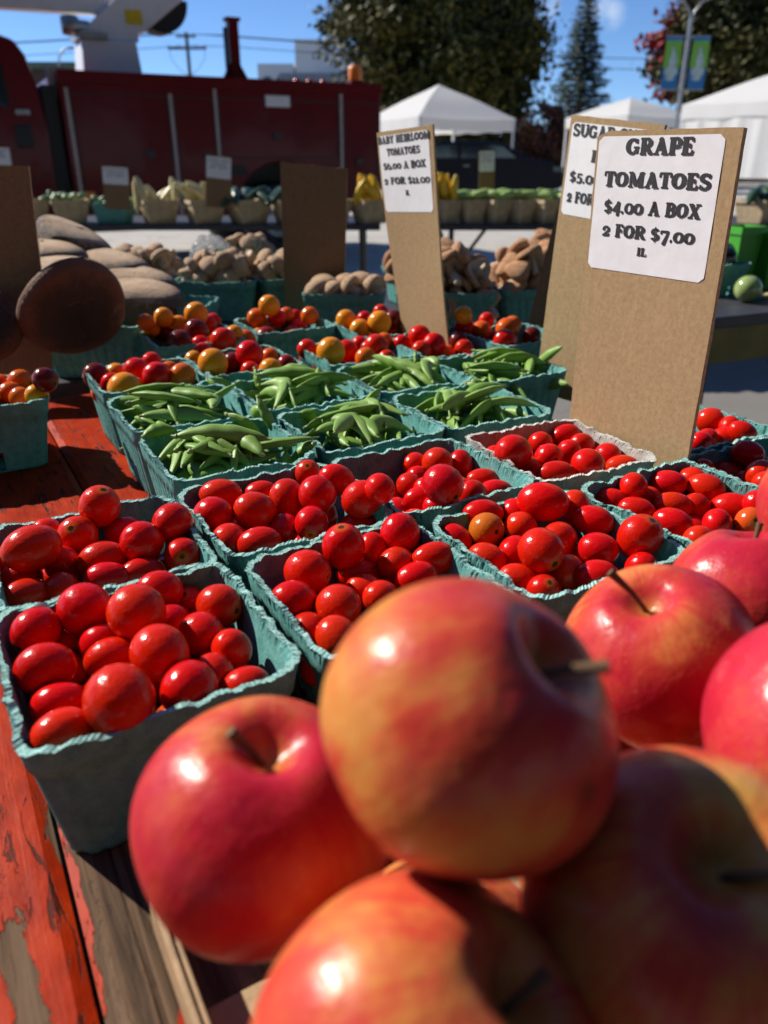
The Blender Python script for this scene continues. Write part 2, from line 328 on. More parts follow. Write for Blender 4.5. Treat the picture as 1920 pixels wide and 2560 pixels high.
# ------------------------------------------------------------------ mesh helpers
def tag(o, label=None, cat=None, group=None, kind=None):
    if label: o['label'] = label
    if cat: o['category'] = cat
    if group: o['group'] = group
    if kind: o['kind'] = kind
    return o
def link(name, me, parent=None):
    o = bpy.data.objects.new(name, me); col.objects.link(o)
    if parent is not None: o.parent = parent
    return o
def empty(name, loc, rz=0, label=None, cat=None, group=None):
    o = link(name, None); o.location = loc; o.rotation_euler = (0, 0, rz); o.empty_display_size = .05
    return tag(o, label, cat, group)
def mesh(name, v, f, mat, smooth=False):
    me = bpy.data.meshes.new(name); me.from_pydata([tuple(q) for q in v], [], f); me.update()
    me.materials.append(M[mat] if isinstance(mat, str) else mat)
    if smooth: me.polygons.foreach_set('use_smooth', [True] * len(me.polygons))
    return me
class MB:
    def __init__(s): s.v = []; s.f = []; s.sm = []
    def add(s, v, f, smooth=False):
        b = len(s.v); s.v += [Vector(q) for q in v]; s.f += [tuple(b + i for i in q) for q in f]; s.sm += [smooth] * len(f); return s
    def box(s, c, d, rot=None, taper=1.0, ty=None):
        x, y, z = d[0] / 2, d[1] / 2, d[2] / 2; t = taper; t2 = taper if ty is None else ty
        p = [(-x, -y, -z), (x, -y, -z), (x, y, -z), (-x, y, -z), (-x * t, -y * t2, z), (x * t, -y * t2, z), (x * t, y * t2, z), (-x * t, y * t2, z)]
        p = [Vector(q) for q in p]
        if rot is not None: p = [rot @ q for q in p]
        return s.add([q + Vector(c) for q in p], [(0, 3, 2, 1), (4, 5, 6, 7), (0, 1, 5, 4), (1, 2, 6, 5), (2, 3, 7, 6), (3, 0, 4, 7)])
    def tube(s, pts, rad, n=10, cap=True, smooth=True):
        pts = [Vector(p) for p in pts]; rad = rad if isinstance(rad, (list, tuple)) else [rad] * len(pts)
        v = []; f = []; prev = None
        for i, p in enumerate(pts):
            t = (pts[min(i + 1, len(pts) - 1)] - pts[max(i - 1, 0)]).normalized()
            if prev is None:
                a = t.orthogonal().normalized()
            else:
                a = (prev - t * prev.dot(t)).normalized()
            prev = a; b = t.cross(a)
            for j in range(n):
                q = 2 * math.pi * j / n; v.append(p + (a * math.cos(q) + b * math.sin(q)) * rad[i])
        for i in range(len(pts) - 1):
            for j in range(n):
                f.append((i * n + j, i * n + (j + 1) % n, (i + 1) * n + (j + 1) % n, (i + 1) * n + j))
        s.add(v, f, smooth)
        if cap: s.add(v[:n], [tuple(range(n))[::-1]]); s.add(v[-n:], [tuple(range(n))])
        return s
    def prism(s, poly, depth, fn):
        """poly: list of 2D points, extruded 0..depth; fn maps (a, b, d) to 3D"""
        n = len(poly); v = [fn(a, b, 0) for a, b in poly] + [fn(a, b, depth) for a, b in poly]
        f = [tuple(range(n))[::-1], tuple(range(n, 2 * n))] + [(i, (i + 1) % n, n + (i + 1) % n, n + i) for i in range(n)]
        return s.add(v, f)
    def lathe(s, prof, c=(0, 0, 0), n=24, smooth=True, sx=1, sy=1, rot=None):
        v = []; f = []; m = len(prof)
        for r, z in prof:
            for j in range(n):
                q = 2 * math.pi * j / n; p = Vector((r * math.cos(q) * sx, r * math.sin(q) * sy, z))
                if rot is not None: p = rot @ p
                v.append(p + Vector(c))
        for i in range(m - 1):
            for j in range(n): f.append((i * n + j, i * n + (j + 1) % n, (i + 1) * n + (j + 1) % n, (i + 1) * n + j))
        s.add(v, f, smooth); return s
    def mesh(s, name, mat, bevel=0):
        me = bpy.data.meshes.new(name); me.from_pydata([tuple(q) for q in s.v], [], s.f); me.update()
        me.materials.append(M[mat] if isinstance(mat, str) else mat)
        me.polygons.foreach_set('use_smooth', s.sm)
        return me
    def build(s, name, mat, parent=None, bevel=0):
        o = link(name, s.mesh(name, mat), parent)
        if bevel:
            b = o.modifiers.new('bevel', 'BEVEL'); b.width = bevel; b.segments = 2; b.limit_method = 'ANGLE'
        return o
def fbm(x, seed):
    return sum(math.sin(x * k * 1.7 + seed * (k + 1.3)) / k ** .7 for k in (1, 2, 3, 5, 8, 13)) / 3.2
TOMATOES = {
 'B': [(-0.1966,0.4852,0.0829,0.014,1.1,0.39,-0.16,0.91,'R',1,0),(-0.2202,0.4279,0.08,0.0147,1.26,0.76,0.65,0.08,'R',0,0),(-0.2063,0.465,0.0703,0.0133,1.1,0.05,-0.69,0.72,'R',1,0),(-0.2455,0.4419,0.0621,0.0106,1.1,-0.26,0.39,-0.88,'R',0,0),(-0.2314,0.4274,0.0588,0.0106,1.32,-0.94,-0.33,-0.08,'R',0,0),(-0.216,0.4006,0.0617,0.0106,1.38,0.79,0.61,-0.08,'R',0,0),(-0.2094,0.441,0.0626,0.0115,1.1,-0.11,0.46,-0.88,'R',0,0),(-0.1818,0.4391,0.0653,0.0125,1.28,-0.94,-0.28,-0.2,'R',0,0),(-0.1823,0.4837,0.0635,0.0113,1.19,-0.87,-0.31,-0.38,'R',0,0),(-0.1576,0.4487,0.0733,0.0141,1.1,0.27,0.7,-0.66,'R',0,0),(-0.1429,0.469,0.0782,0.0133,1.1,0.18,0.98,0.03,'R',0,0),(-0.131,0.444,0.0667,0.0116,1.1,0.22,-0.89,0.41,'R',1,0),(-0.1542,0.4297,0.0609,0.0106,1.4,0.87,0.48,-0.08,'R',0,0),(-0.1724,0.42,0.063,0.0106,1.38,-0.99,-0.15,0.07,'R',0,0),(-0.1978,0.41,0.061,0.0106,1.1,-0.79,0.62,-0.01,'R',0,0),(-0.2295,0.4696,0.0698,0.0106,1.1,0.05,1.0,0.01,'R',0,0),(-0.2185,0.4519,0.0414,0.0139,1.1,-0.62,0.52,0.59,'R',0,1),(-0.1373,0.4246,0.0183,0.0143,1.1,0.23,0.14,-0.96,'R',0,1),(-0.1844,0.4137,0.0177,0.0137,1.1,0.56,-0.55,0.62,'R',0,1),(-0.2124,0.4152,0.0407,0.0138,1.1,0.95,0.29,-0.12,'R',0,1),(-0.1845,0.4568,0.0464,0.0141,1.1,0.8,0.35,-0.49,'R',0,1),(-0.1606,0.4477,0.0182,0.0142,1.1,0.72,-0.18,-0.67,'R',0,1),(-0.1916,0.4517,0.0189,0.0149,1.1,0.86,0.48,0.16,'R',0,1),(-0.1683,0.4779,0.035,0.0151,1.1,-0.1,0.42,0.9,'R',0,1),(-0.1648,0.4166,0.0378,0.0148,1.1,-0.77,0.57,0.3,'R',0,1),(-0.1898,0.3921,0.0446,0.0143,1.1,0.02,0.04,-1.0,'R',0,1),(-0.2164,0.4339,0.0186,0.0146,1.1,0.53,0.85,-0.05,'R',0,1),(-0.1503,0.4589,0.0422,0.0134,1.1,0.0,0.04,-1.0,'R',0,1)],
 'A': [(-0.187,0.3499,0.0703,0.0124,1.1,-0.36,-0.89,-0.28,'R',1,0),(-0.1692,0.3173,0.0693,0.013,1.16,-0.94,-0.33,-0.1,'R',0,0),(-0.1652,0.3652,0.0743,0.0147,1.08,-0.84,0.51,-0.19,'R',0,0),(-0.1321,0.3514,0.0809,0.0153,1.07,-0.42,0.9,0.11,'R',0,0),(-0.1311,0.3898,0.0712,0.0124,1.12,0.88,0.46,-0.09,'R',0,0),(-0.1176,0.3994,0.0576,0.0106,1.1,-0.07,-0.53,0.85,'R',1,0),(-0.0946,0.3794,0.0681,0.0126,1.1,0.85,-0.52,0.05,'R',1,0),(-0.0992,0.3539,0.0651,0.0125,1.1,-0.69,0.72,-0.12,'R',0,0),(-0.112,0.3203,0.0764,0.0145,1.1,-0.61,0.79,-0.01,'R',0,0),(-0.1421,0.3321,0.0654,0.0106,1.28,-0.94,-0.29,-0.17,'R',0,0),(-0.1192,0.2804,0.0789,0.0159,1.1,-0.51,0.86,0.0,'R',0,0),(-0.0929,0.2985,0.071,0.0135,1.1,0.23,0.95,-0.21,'R',0,0),(-0.1574,0.3009,0.0608,0.0106,1.31,-0.94,-0.33,-0.1,'R',0,0),(-0.1444,0.2721,0.0661,0.0119,1.22,0.74,0.67,0.03,'R',0,0),(-0.1762,0.3625,0.0538,0.0106,1.1,-0.81,0.31,-0.5,'R',0,0),(-0.1531,0.3483,0.0634,0.0106,1.1,-0.49,0.25,-0.84,'R',0,0),(-0.0811,0.3419,0.0639,0.0109,1.1,0.15,0.4,-0.9,'R',0,0),(-0.0873,0.323,0.0618,0.0106,1.1,-0.19,0.98,0.02,'R',0,0),(-0.0696,0.3147,0.0595,0.0106,1.25,-0.93,-0.22,-0.31,'R',0,0),(-0.1215,0.3737,0.0608,0.0106,1.1,-0.79,0.5,-0.35,'R',0,0),(-0.1648,0.3248,0.0182,0.0142,1.1,-0.56,-0.49,0.67,'R',0,1),(-0.1338,0.3533,0.0336,0.0135,1.1,0.53,-0.85,-0.02,'R',0,1),(-0.1197,0.3219,0.0174,0.0134,1.1,0.92,-0.1,-0.37,'R',0,1),(-0.1056,0.3531,0.0177,0.0137,1.1,0.81,-0.0,-0.58,'R',0,1),(-0.1009,0.3666,0.0426,0.0152,1.1,0.59,-0.33,-0.73,'R',0,1),(-0.0865,0.3292,0.0186,0.0146,1.1,0.11,0.3,0.95,'R',0,1),(-0.1307,0.2981,0.0531,0.0139,1.1,0.51,-0.13,0.85,'R',0,1),(-0.1137,0.3428,0.0484,0.0139,1.1,0.58,-0.03,-0.82,'R',0,1),(-0.1492,0.3035,0.0177,0.0137,1.1,0.92,-0.22,0.32,'R',0,1),(-0.1277,0.2891,0.0179,0.0139,1.1,0.13,0.7,0.71,'R',0,1),(-0.1643,0.3512,0.0174,0.0134,1.1,-0.74,-0.44,-0.51,'R',0,1),(-0.1013,0.3074,0.0399,0.0146,1.1,-0.73,-0.13,0.67,'R',0,1),(-0.122,0.3774,0.0187,0.0147,1.1,-0.56,0.02,-0.83,'R',0,1),(-0.1447,0.3259,0.0406,0.0155,1.1,-0.39,0.42,0.82,'R',0,1),(-0.1486,0.3676,0.049,0.0145,1.1,0.78,-0.62,0.01,'R',0,1),(-0.1735,0.3396,0.0488,0.0139,1.1,0.88,-0.47,-0.07,'R',0,1)],
 'D': [(-0.1234,0.5333,0.0715,0.0117,1.4,-1.0,-0.06,-0.07,'R',0,0),(-0.1212,0.4967,0.0709,0.0138,1.1,-0.75,0.55,-0.37,'R',0,0),(-0.1053,0.4689,0.0634,0.013,1.05,-0.28,0.94,0.18,'R',0,0),(-0.0922,0.5,0.0727,0.0139,1.13,0.91,0.19,-0.38,'R',0,0),(-0.0838,0.4609,0.0662,0.0119,1.31,-0.99,-0.06,-0.16,'R',0,0),(-0.0964,0.5495,0.0646,0.0106,1.33,-0.95,-0.1,-0.3,'R',0,0),(-0.0728,0.5296,0.0697,0.0133,1.16,-0.08,0.55,0.83,'R',0,0),(-0.0607,0.5726,0.073,0.0106,1.1,0.06,-0.6,0.79,'R',1,0),(-0.0492,0.5224,0.0762,0.0141,1.1,0.08,0.97,0.21,'R',0,0),(-0.036,0.543,0.0793,0.0122,1.21,0.92,0.1,-0.38,'R',0,0),(-0.0163,0.5044,0.08,0.0135,1.1,0.84,-0.18,0.51,'R',1,0),(-0.0512,0.4905,0.0678,0.0121,1.1,0.02,-0.97,-0.25,'R',1,0),(-0.0711,0.4947,0.0612,0.0108,1.1,-0.09,0.98,0.19,'R',0,0),(-0.0172,0.5064,0.0576,0.0106,1.4,-0.98,0.2,0.08,'R',0,0),(-0.0029,0.4925,0.0935,0.0106,1.1,-0.35,0.93,0.15,'R',0,0),(-0.0661,0.5424,0.018,0.014,1.1,0.35,0.21,-0.91,'R',0,1),(-0.0873,0.5241,0.0183,0.0143,1.1,0.67,-0.44,-0.6,'R',0,1),(-0.044,0.4819,0.0177,0.0137,1.1,0.98,0.19,-0.05,'R',0,1),(-0.0728,0.4966,0.018,0.014,1.1,0.02,-0.86,-0.51,'R',0,1),(-0.0895,0.4757,0.0307,0.0147,1.1,-0.82,0.38,0.42,'R',0,1),(-0.0387,0.5087,0.0174,0.0134,1.1,-0.55,0.41,-0.72,'R',0,1),(-0.122,0.5218,0.0457,0.0136,1.1,-0.41,-0.9,0.15,'R',0,1),(-0.0916,0.5275,0.0517,0.0141,1.1,-0.77,0.61,0.19,'R',0,1),(-0.1079,0.5004,0.0174,0.0134,1.1,0.04,-1.0,0.08,'R',0,1),(-0.0511,0.4762,0.0431,0.0139,1.1,0.74,0.07,0.67,'R',0,1),(-0.0594,0.5126,0.0358,0.0134,1.1,0.28,0.82,0.49,'R',0,1),(-0.0522,0.5362,0.0515,0.0155,1.1,0.94,0.25,0.22,'R',0,1),(-0.1076,0.5016,0.0498,0.0138,1.1,0.72,0.28,-0.64,'R',0,1),(-0.0328,0.4969,0.0416,0.0145,1.1,-0.23,-0.96,0.16,'R',0,1)],
 'C': [(-0.0469,0.4125,0.0717,0.0136,1.1,0.91,-0.42,0.02,'R',1,0),(-0.0256,0.4338,0.0782,0.0138,1.1,-0.07,-0.12,0.99,'R',1,0),(0.0107,0.4596,0.0744,0.0135,1.08,-0.01,-0.27,-0.96,'R',0,0),(-0.0078,0.4506,0.0652,0.0106,1.31,0.01,-0.3,-0.95,'R',0,0),(-0.0163,0.4336,0.0575,0.0106,1.4,0.98,0.19,-0.09,'R',0,0),(0.0082,0.4357,0.0632,0.0125,1.05,0.37,0.47,-0.8,'R',0,0),(-0.0523,0.3841,0.0679,0.0125,1.13,0.94,0.15,-0.31,'R',0,0),(-0.026,0.3773,0.0686,0.013,1.08,-0.65,0.63,-0.43,'R',0,0),(-0.0115,0.4142,0.0576,0.0106,1.2,0.95,0.05,-0.31,'R',0,0),(-0.0427,0.3658,0.0597,0.0108,1.1,-0.67,0.66,-0.35,'R',0,0),(-0.0245,0.3484,0.0652,0.0118,1.23,-0.53,0.59,0.61,'R',0,0),(0.0314,0.4357,0.0687,0.0106,1.4,0.97,0.21,0.14,'R',0,0),(0.0199,0.4177,0.064,0.0106,1.36,0.94,0.28,0.21,'R',0,0),(-0.002,0.3977,0.0626,0.0106,1.1,0.59,0.75,-0.32,'R',0,0),(-0.0352,0.3488,0.0473,0.0106,1.1,0.53,0.67,-0.52,'R',0,0),(-0.002,0.4118,0.0176,0.0136,1.1,0.81,-0.48,-0.32,'R',0,1),(-0.0329,0.3809,0.0187,0.0147,1.1,-0.28,-0.09,-0.96,'R',0,1),(0.0283,0.3973,0.0313,0.0137,1.1,-0.26,0.84,0.48,'R',0,1),(-0.0407,0.4079,0.0185,0.0145,1.1,-0.24,-0.94,0.24,'R',0,1),(0.0447,0.3808,0.0512,0.0142,1.1,0.22,0.91,-0.36,'R',0,1),(0.0044,0.3843,0.0181,0.0141,1.1,-0.5,-0.05,-0.86,'R',0,1),(0.0033,0.44,0.0186,0.0146,1.1,-0.46,0.16,-0.87,'R',0,1),(-0.0156,0.3603,0.0383,0.0149,1.1,-0.24,-0.59,-0.77,'R',0,1),(0.002,0.4241,0.04,0.014,1.1,0.96,-0.29,-0.03,'R',0,1),(-0.0268,0.3949,0.0437,0.0143,1.1,0.24,0.67,-0.7,'R',0,1),(0.0103,0.3656,0.0524,0.0135,1.1,-0.93,-0.08,-0.36,'R',0,1),(-0.0511,0.4055,0.0446,0.0138,1.1,0.11,0.53,-0.84,'R',0,1)],
 'E': [(0.0452,0.6084,0.0686,0.013,1.1,-0.51,0.72,-0.47,'R',0,0),(0.0431,0.5231,0.084,0.0147,1.1,0.56,-0.76,-0.32,'R',1,0),(0.0654,0.6163,0.0628,0.0106,1.34,0.05,0.51,0.86,'R',0,0),(0.0821,0.5904,0.059,0.0106,1.4,1.0,0.03,-0.07,'R',0,0),(0.0892,0.5662,0.059,0.0106,1.4,1.0,0.04,0.01,'R',0,0),(0.0689,0.5494,0.0644,0.0115,1.1,0.32,0.49,-0.81,'R',0,0),(0.0396,0.5297,0.0618,0.0106,1.1,-0.07,0.98,0.21,'R',0,0),(0.0283,0.5987,0.0575,0.0113,1.1,-0.12,0.53,-0.84,'R',0,0),(0.0208,0.5801,0.0596,0.0106,1.1,-0.53,0.84,-0.1,'R',0,0),(0.0336,0.5655,0.0611,0.0106,1.1,0.19,0.5,-0.84,'R',0,0),(0.0294,0.5464,0.0622,0.0106,1.4,0.98,0.18,0.09,'R',0,0),(0.0263,0.6182,0.063,0.0107,1.1,0.57,0.82,-0.04,'R',0,0),(0.0625,0.5644,0.0185,0.0145,1.1,-0.85,0.2,0.5,'R',0,1),(-0.0046,0.5778,0.0195,0.0155,1.1,-0.21,0.76,-0.61,'R',0,1),(0.044,0.5379,0.0191,0.0151,1.1,0.3,0.33,0.89,'R',0,1),(0.037,0.5644,0.0376,0.015,1.1,0.46,-0.74,-0.49,'R',0,1),(0.0485,0.595,0.0191,0.0151,1.1,0.49,-0.79,0.37,'R',0,1),(0.0095,0.5488,0.0473,0.0141,1.1,0.05,-0.97,-0.25,'R',0,1),(-0.0007,0.5903,0.0432,0.0134,1.1,-0.72,-0.63,0.31,'R',0,1),(0.0609,0.5785,0.0514,0.015,1.1,0.52,-0.45,-0.73,'R',0,1),(0.061,0.5436,0.0397,0.0136,1.1,0.22,-0.27,0.94,'R',0,1),(0.0236,0.581,0.018,0.014,1.1,-0.88,0.37,0.3,'R',0,1),(0.0441,0.6126,0.0406,0.0154,1.1,0.5,-0.65,0.57,'R',0,1),(0.013,0.5422,0.0178,0.0138,1.1,0.74,-0.51,0.45,'R',0,1),(0.0237,0.5176,0.0519,0.0136,1.1,-0.07,-1.0,-0.01,'R',0,1),(0.0842,0.5559,0.0352,0.015,1.1,-0.39,-0.89,-0.23,'R',0,1)],
 'F': [(0.0704,0.4963,0.072,0.0106,1.4,1.0,0.02,-0.07,'R',0,0),(0.0702,0.4754,0.0698,0.012,1.1,0.42,-0.86,0.31,'R',1,0),(0.0482,0.474,0.0634,0.0106,1.21,-0.89,0.4,0.22,'R',0,0),(0.0681,0.4489,0.0614,0.0106,1.27,-0.87,0.45,0.22,'R',0,0),(0.0949,0.5101,0.067,0.0106,1.1,-0.37,0.93,-0.07,'R',0,0),(0.0958,0.4868,0.0659,0.0116,1.1,-0.38,0.67,-0.64,'R',0,0),(0.1136,0.5024,0.0786,0.0145,1.3,-0.92,0.38,-0.07,'R',0,0),(0.1388,0.5089,0.0712,0.0106,1.29,-0.02,0.57,0.82,'R',0,0),(0.1468,0.4892,0.0704,0.0106,1.4,-0.88,0.47,0.01,'R',0,0),(0.0993,0.432,0.0763,0.0142,1.1,0.41,-0.9,-0.17,'R',1,0),(0.1193,0.47,0.0654,0.012,1.1,0.76,0.57,-0.3,'R',0,0),(0.1425,0.4553,0.065,0.0117,1.18,-0.89,0.45,-0.08,'R',0,0),(0.1681,0.4535,0.0752,0.0145,1.1,0.35,-0.27,0.9,'R',1,0),(0.1322,0.4194,0.0646,0.0106,1.32,-0.9,0.32,-0.31,'R',0,0),(0.0865,0.4255,0.0582,0.0106,1.4,0.94,-0.16,-0.31,'R',0,0),(0.0978,0.4094,0.0594,0.0106,1.1,0.22,-0.48,0.85,'R',1,0),(0.1174,0.4328,0.0602,0.0113,1.1,0.54,0.84,0.08,'R',0,0),(0.1654,0.4341,0.0625,0.0106,1.1,-0.02,0.49,-0.87,'R',0,0),(0.0877,0.4567,0.0627,0.0111,1.1,0.61,0.79,-0.01,'R',0,0),(0.0967,0.4528,0.0373,0.0152,1.1,0.42,0.39,0.82,'R',0,1),(0.1313,0.4878,0.0342,0.0147,1.1,0.37,0.44,0.82,'R',0,1),(0.1563,0.4471,0.0366,0.0138,1.1,0.21,0.34,0.91,'R',0,1),(0.1158,0.4351,0.0185,0.0145,1.1,0.75,0.31,-0.59,'R',0,1),(0.1089,0.4856,0.0175,0.0135,1.1,-0.58,0.74,0.32,'R',0,1),(0.071,0.4646,0.0192,0.0152,1.1,0.43,0.5,-0.75,'R',0,1),(0.1354,0.4625,0.0178,0.0138,1.1,-0.37,0.37,-0.85,'R',0,1),(0.1136,0.4103,0.0401,0.0137,1.1,-0.75,-0.31,-0.59,'R',0,1),(0.0683,0.4683,0.0467,0.0143,1.1,-0.29,0.96,0.04,'R',0,1),(0.0833,0.4267,0.0337,0.0138,1.1,0.65,0.44,-0.62,'R',0,1),(0.0988,0.4144,0.0175,0.0135,1.1,0.71,-0.68,0.16,'R',0,1),(0.127,0.4466,0.0439,0.0133,1.1,0.86,-0.12,0.5,'R',0,1),(0.106,0.4946,0.0444,0.0135,1.1,0.15,-0.69,-0.71,'R',0,1)],
 'G': [(0.0988,0.6399,0.0616,0.0106,1.1,-0.16,0.96,0.21,'R',0,0),(0.1428,0.6275,0.0662,0.0122,1.1,0.27,-0.95,0.16,'R',1,0),(0.1421,0.5885,0.0653,0.0119,1.4,1.0,-0.07,-0.06,'R',0,0),(0.1688,0.5961,0.0715,0.0135,1.1,-0.29,0.96,-0.03,'R',0,0),(0.1222,0.6197,0.0596,0.0106,1.4,-0.93,0.35,-0.06,'R',0,0),(0.1967,0.6364,0.0639,0.0119,1.1,-0.33,0.93,-0.16,'R',0,0),(0.1663,0.6513,0.0633,0.0106,1.1,-0.37,0.79,-0.49,'R',0,0),(0.2055,0.6177,0.061,0.0106,1.4,0.99,-0.15,-0.06,'R',0,0),(0.1085,0.6087,0.0778,0.0152,1.1,0.72,0.64,-0.26,'R',0,0),(0.1432,0.6678,0.0643,0.0114,1.1,-0.39,0.77,-0.5,'R',0,0),(0.1706,0.6898,0.0648,0.0106,1.4,0.96,0.04,0.26,'R',0,0),(0.181,0.6662,0.0629,0.0119,1.1,0.64,0.49,-0.58,'R',0,0),(0.1538,0.6293,0.0186,0.0146,1.1,-0.85,-0.3,-0.43,'R',0,1),(0.1294,0.5965,0.0354,0.0141,1.1,0.17,0.48,-0.86,'R',0,1),(0.1121,0.6292,0.0176,0.0136,1.1,0.41,0.8,0.44,'R',0,1),(0.1681,0.5983,0.0183,0.0143,1.1,-0.78,0.55,0.3,'R',0,1),(0.1549,0.6529,0.0381,0.0153,1.1,0.11,-0.92,0.38,'R',0,1),(0.1293,0.6535,0.0188,0.0148,1.1,-0.18,0.87,-0.46,'R',0,1),(0.186,0.6244,0.0178,0.0138,1.1,-0.43,0.49,-0.76,'R',0,1),(0.1602,0.6122,0.0501,0.0145,1.1,-0.56,0.63,0.53,'R',0,1),(0.174,0.6568,0.0184,0.0144,1.1,0.95,-0.15,0.29,'R',0,1),(0.188,0.6059,0.0384,0.0135,1.1,0.09,-0.21,0.97,'R',0,1),(0.1837,0.6346,0.0427,0.0142,1.1,0.66,0.07,-0.75,'R',0,1),(0.1229,0.6483,0.0548,0.0135,1.1,-0.04,-0.88,-0.47,'R',0,1),(0.1363,0.6309,0.0417,0.0135,1.1,0.64,-0.16,-0.75,'R',0,1)],
 'H': [(0.1928,0.5492,0.0714,0.0106,1.1,0.18,0.95,0.25,'R',0,0),(0.2274,0.5693,0.0658,0.0106,1.4,-0.86,0.49,-0.14,'R',0,0),(0.1758,0.5425,0.0614,0.0106,1.4,0.95,-0.21,-0.23,'R',0,0),(0.2044,0.5568,0.0574,0.0106,1.4,0.98,-0.08,0.17,'R',0,0),(0.2541,0.5595,0.0663,0.0106,1.4,-0.79,0.61,0.1,'R',0,0),(0.2515,0.5789,0.0647,0.0106,1.28,-0.84,0.54,-0.06,'R',0,0),(0.1898,0.5287,0.06,0.0106,1.4,-0.87,0.49,-0.07,'R',0,0),(0.2211,0.5382,0.0602,0.0106,1.4,0.97,-0.22,-0.07,'R',0,0),(0.2652,0.5363,0.0592,0.0115,1.4,-0.82,0.52,-0.22,'R',0,0),(0.211,0.5086,0.0598,0.0106,1.4,-0.81,0.58,0.09,'R',0,0),(0.2404,0.5412,0.058,0.0106,1.1,0.82,0.4,-0.41,'R',0,0),(0.2436,0.5083,0.0591,0.0106,1.1,0.33,0.91,0.23,'R',0,0),(0.2669,0.5074,0.0612,0.0106,1.1,-0.07,-0.88,0.47,'R',1,0),(0.2776,0.5225,0.0681,0.0106,1.1,0.67,0.32,-0.67,'R',0,0),(0.2189,0.4795,0.0596,0.0106,1.1,-0.12,0.64,-0.76,'R',0,0),(0.2323,0.5144,0.0189,0.0149,1.1,0.55,-0.81,0.21,'R',0,1),(0.1982,0.5142,0.0182,0.0142,1.1,0.39,-0.74,-0.54,'R',0,1),(0.2013,0.5345,0.0358,0.0144,1.1,0.83,-0.36,0.43,'R',0,1),(0.21,0.4717,0.0305,0.0141,1.1,0.04,-0.98,-0.2,'R',0,1),(0.2647,0.5009,0.0174,0.0134,1.1,-0.34,0.15,0.93,'R',0,1),(0.2391,0.542,0.0185,0.0145,1.1,-0.37,0.93,-0.07,'R',0,1),(0.239,0.5582,0.0406,0.0137,1.1,0.4,-0.43,0.81,'R',0,1),(0.2359,0.4772,0.0396,0.0151,1.1,-0.51,0.32,-0.8,'R',0,1),(0.2554,0.5252,0.0304,0.0134,1.1,-0.65,-0.61,0.45,'R',0,1),(0.1921,0.5068,0.046,0.0136,1.1,0.89,-0.45,0.12,'R',0,1),(0.2321,0.5264,0.0429,0.0137,1.1,-0.53,-0.85,-0.06,'R',0,1),(0.2611,0.4904,0.0407,0.0146,1.1,0.03,-0.73,-0.68,'R',0,1)],
 'I': [(0.2929,0.6114,0.0563,0.0106,1.4,-0.75,0.64,0.18,'R',0,0),(0.304,0.5774,0.0699,0.0122,1.1,0.87,0.5,-0.01,'R',0,0),(0.2989,0.5563,0.0694,0.0112,1.1,0.5,0.37,-0.78,'R',0,0),(0.3089,0.6147,0.0744,0.011,1.25,0.92,-0.33,-0.22,'R',0,0),(0.3061,0.6261,0.0575,0.0106,1.1,-0.2,0.95,-0.23,'R',0,0),(0.2673,0.6021,0.0634,0.0106,1.1,0.12,0.55,-0.82,'R',0,0),(0.3257,0.627,0.0581,0.0106,1.1,0.76,0.63,0.17,'R',0,0),(0.3016,0.5938,0.0567,0.0106,1.1,0.1,0.57,-0.81,'R',0,0),(0.3518,0.5724,0.018,0.014,1.1,0.18,-0.77,0.61,'R',0,1),(0.3288,0.5559,0.0331,0.0142,1.1,-0.95,0.29,-0.13,'R',0,1),(0.3495,0.5839,0.0486,0.0153,1.1,0.7,0.7,-0.09,'R',0,1),(0.3186,0.5969,0.0189,0.0149,1.1,-0.06,0.23,-0.97,'R',0,1),(0.2972,0.5677,0.0194,0.0154,1.1,-0.65,-0.76,-0.09,'R',0,1),(0.3117,0.5337,0.0179,0.0139,1.1,-0.78,-0.62,0.08,'R',0,1),(0.2982,0.5528,0.0441,0.0152,1.1,0.57,0.82,0.04,'R',0,1),(0.3364,0.6178,0.0319,0.0149,1.1,0.68,0.34,-0.65,'R',0,1),(0.323,0.5319,0.0567,0.0134,1.1,-0.07,-0.21,0.98,'R',0,1),(0.2776,0.5893,0.0372,0.0141,1.1,-1.0,0.09,-0.0,'R',0,1),(0.3715,0.5632,0.0521,0.014,1.1,0.4,-0.04,0.92,'R',0,1),(0.3481,0.5463,0.0553,0.015,1.1,0.94,-0.06,0.35,'R',0,1),(0.3289,0.6013,0.0552,0.0147,1.1,-0.15,0.22,-0.96,'R',0,1),(0.3509,0.6014,0.0175,0.0135,1.1,0.9,-0.3,0.33,'R',0,1)],
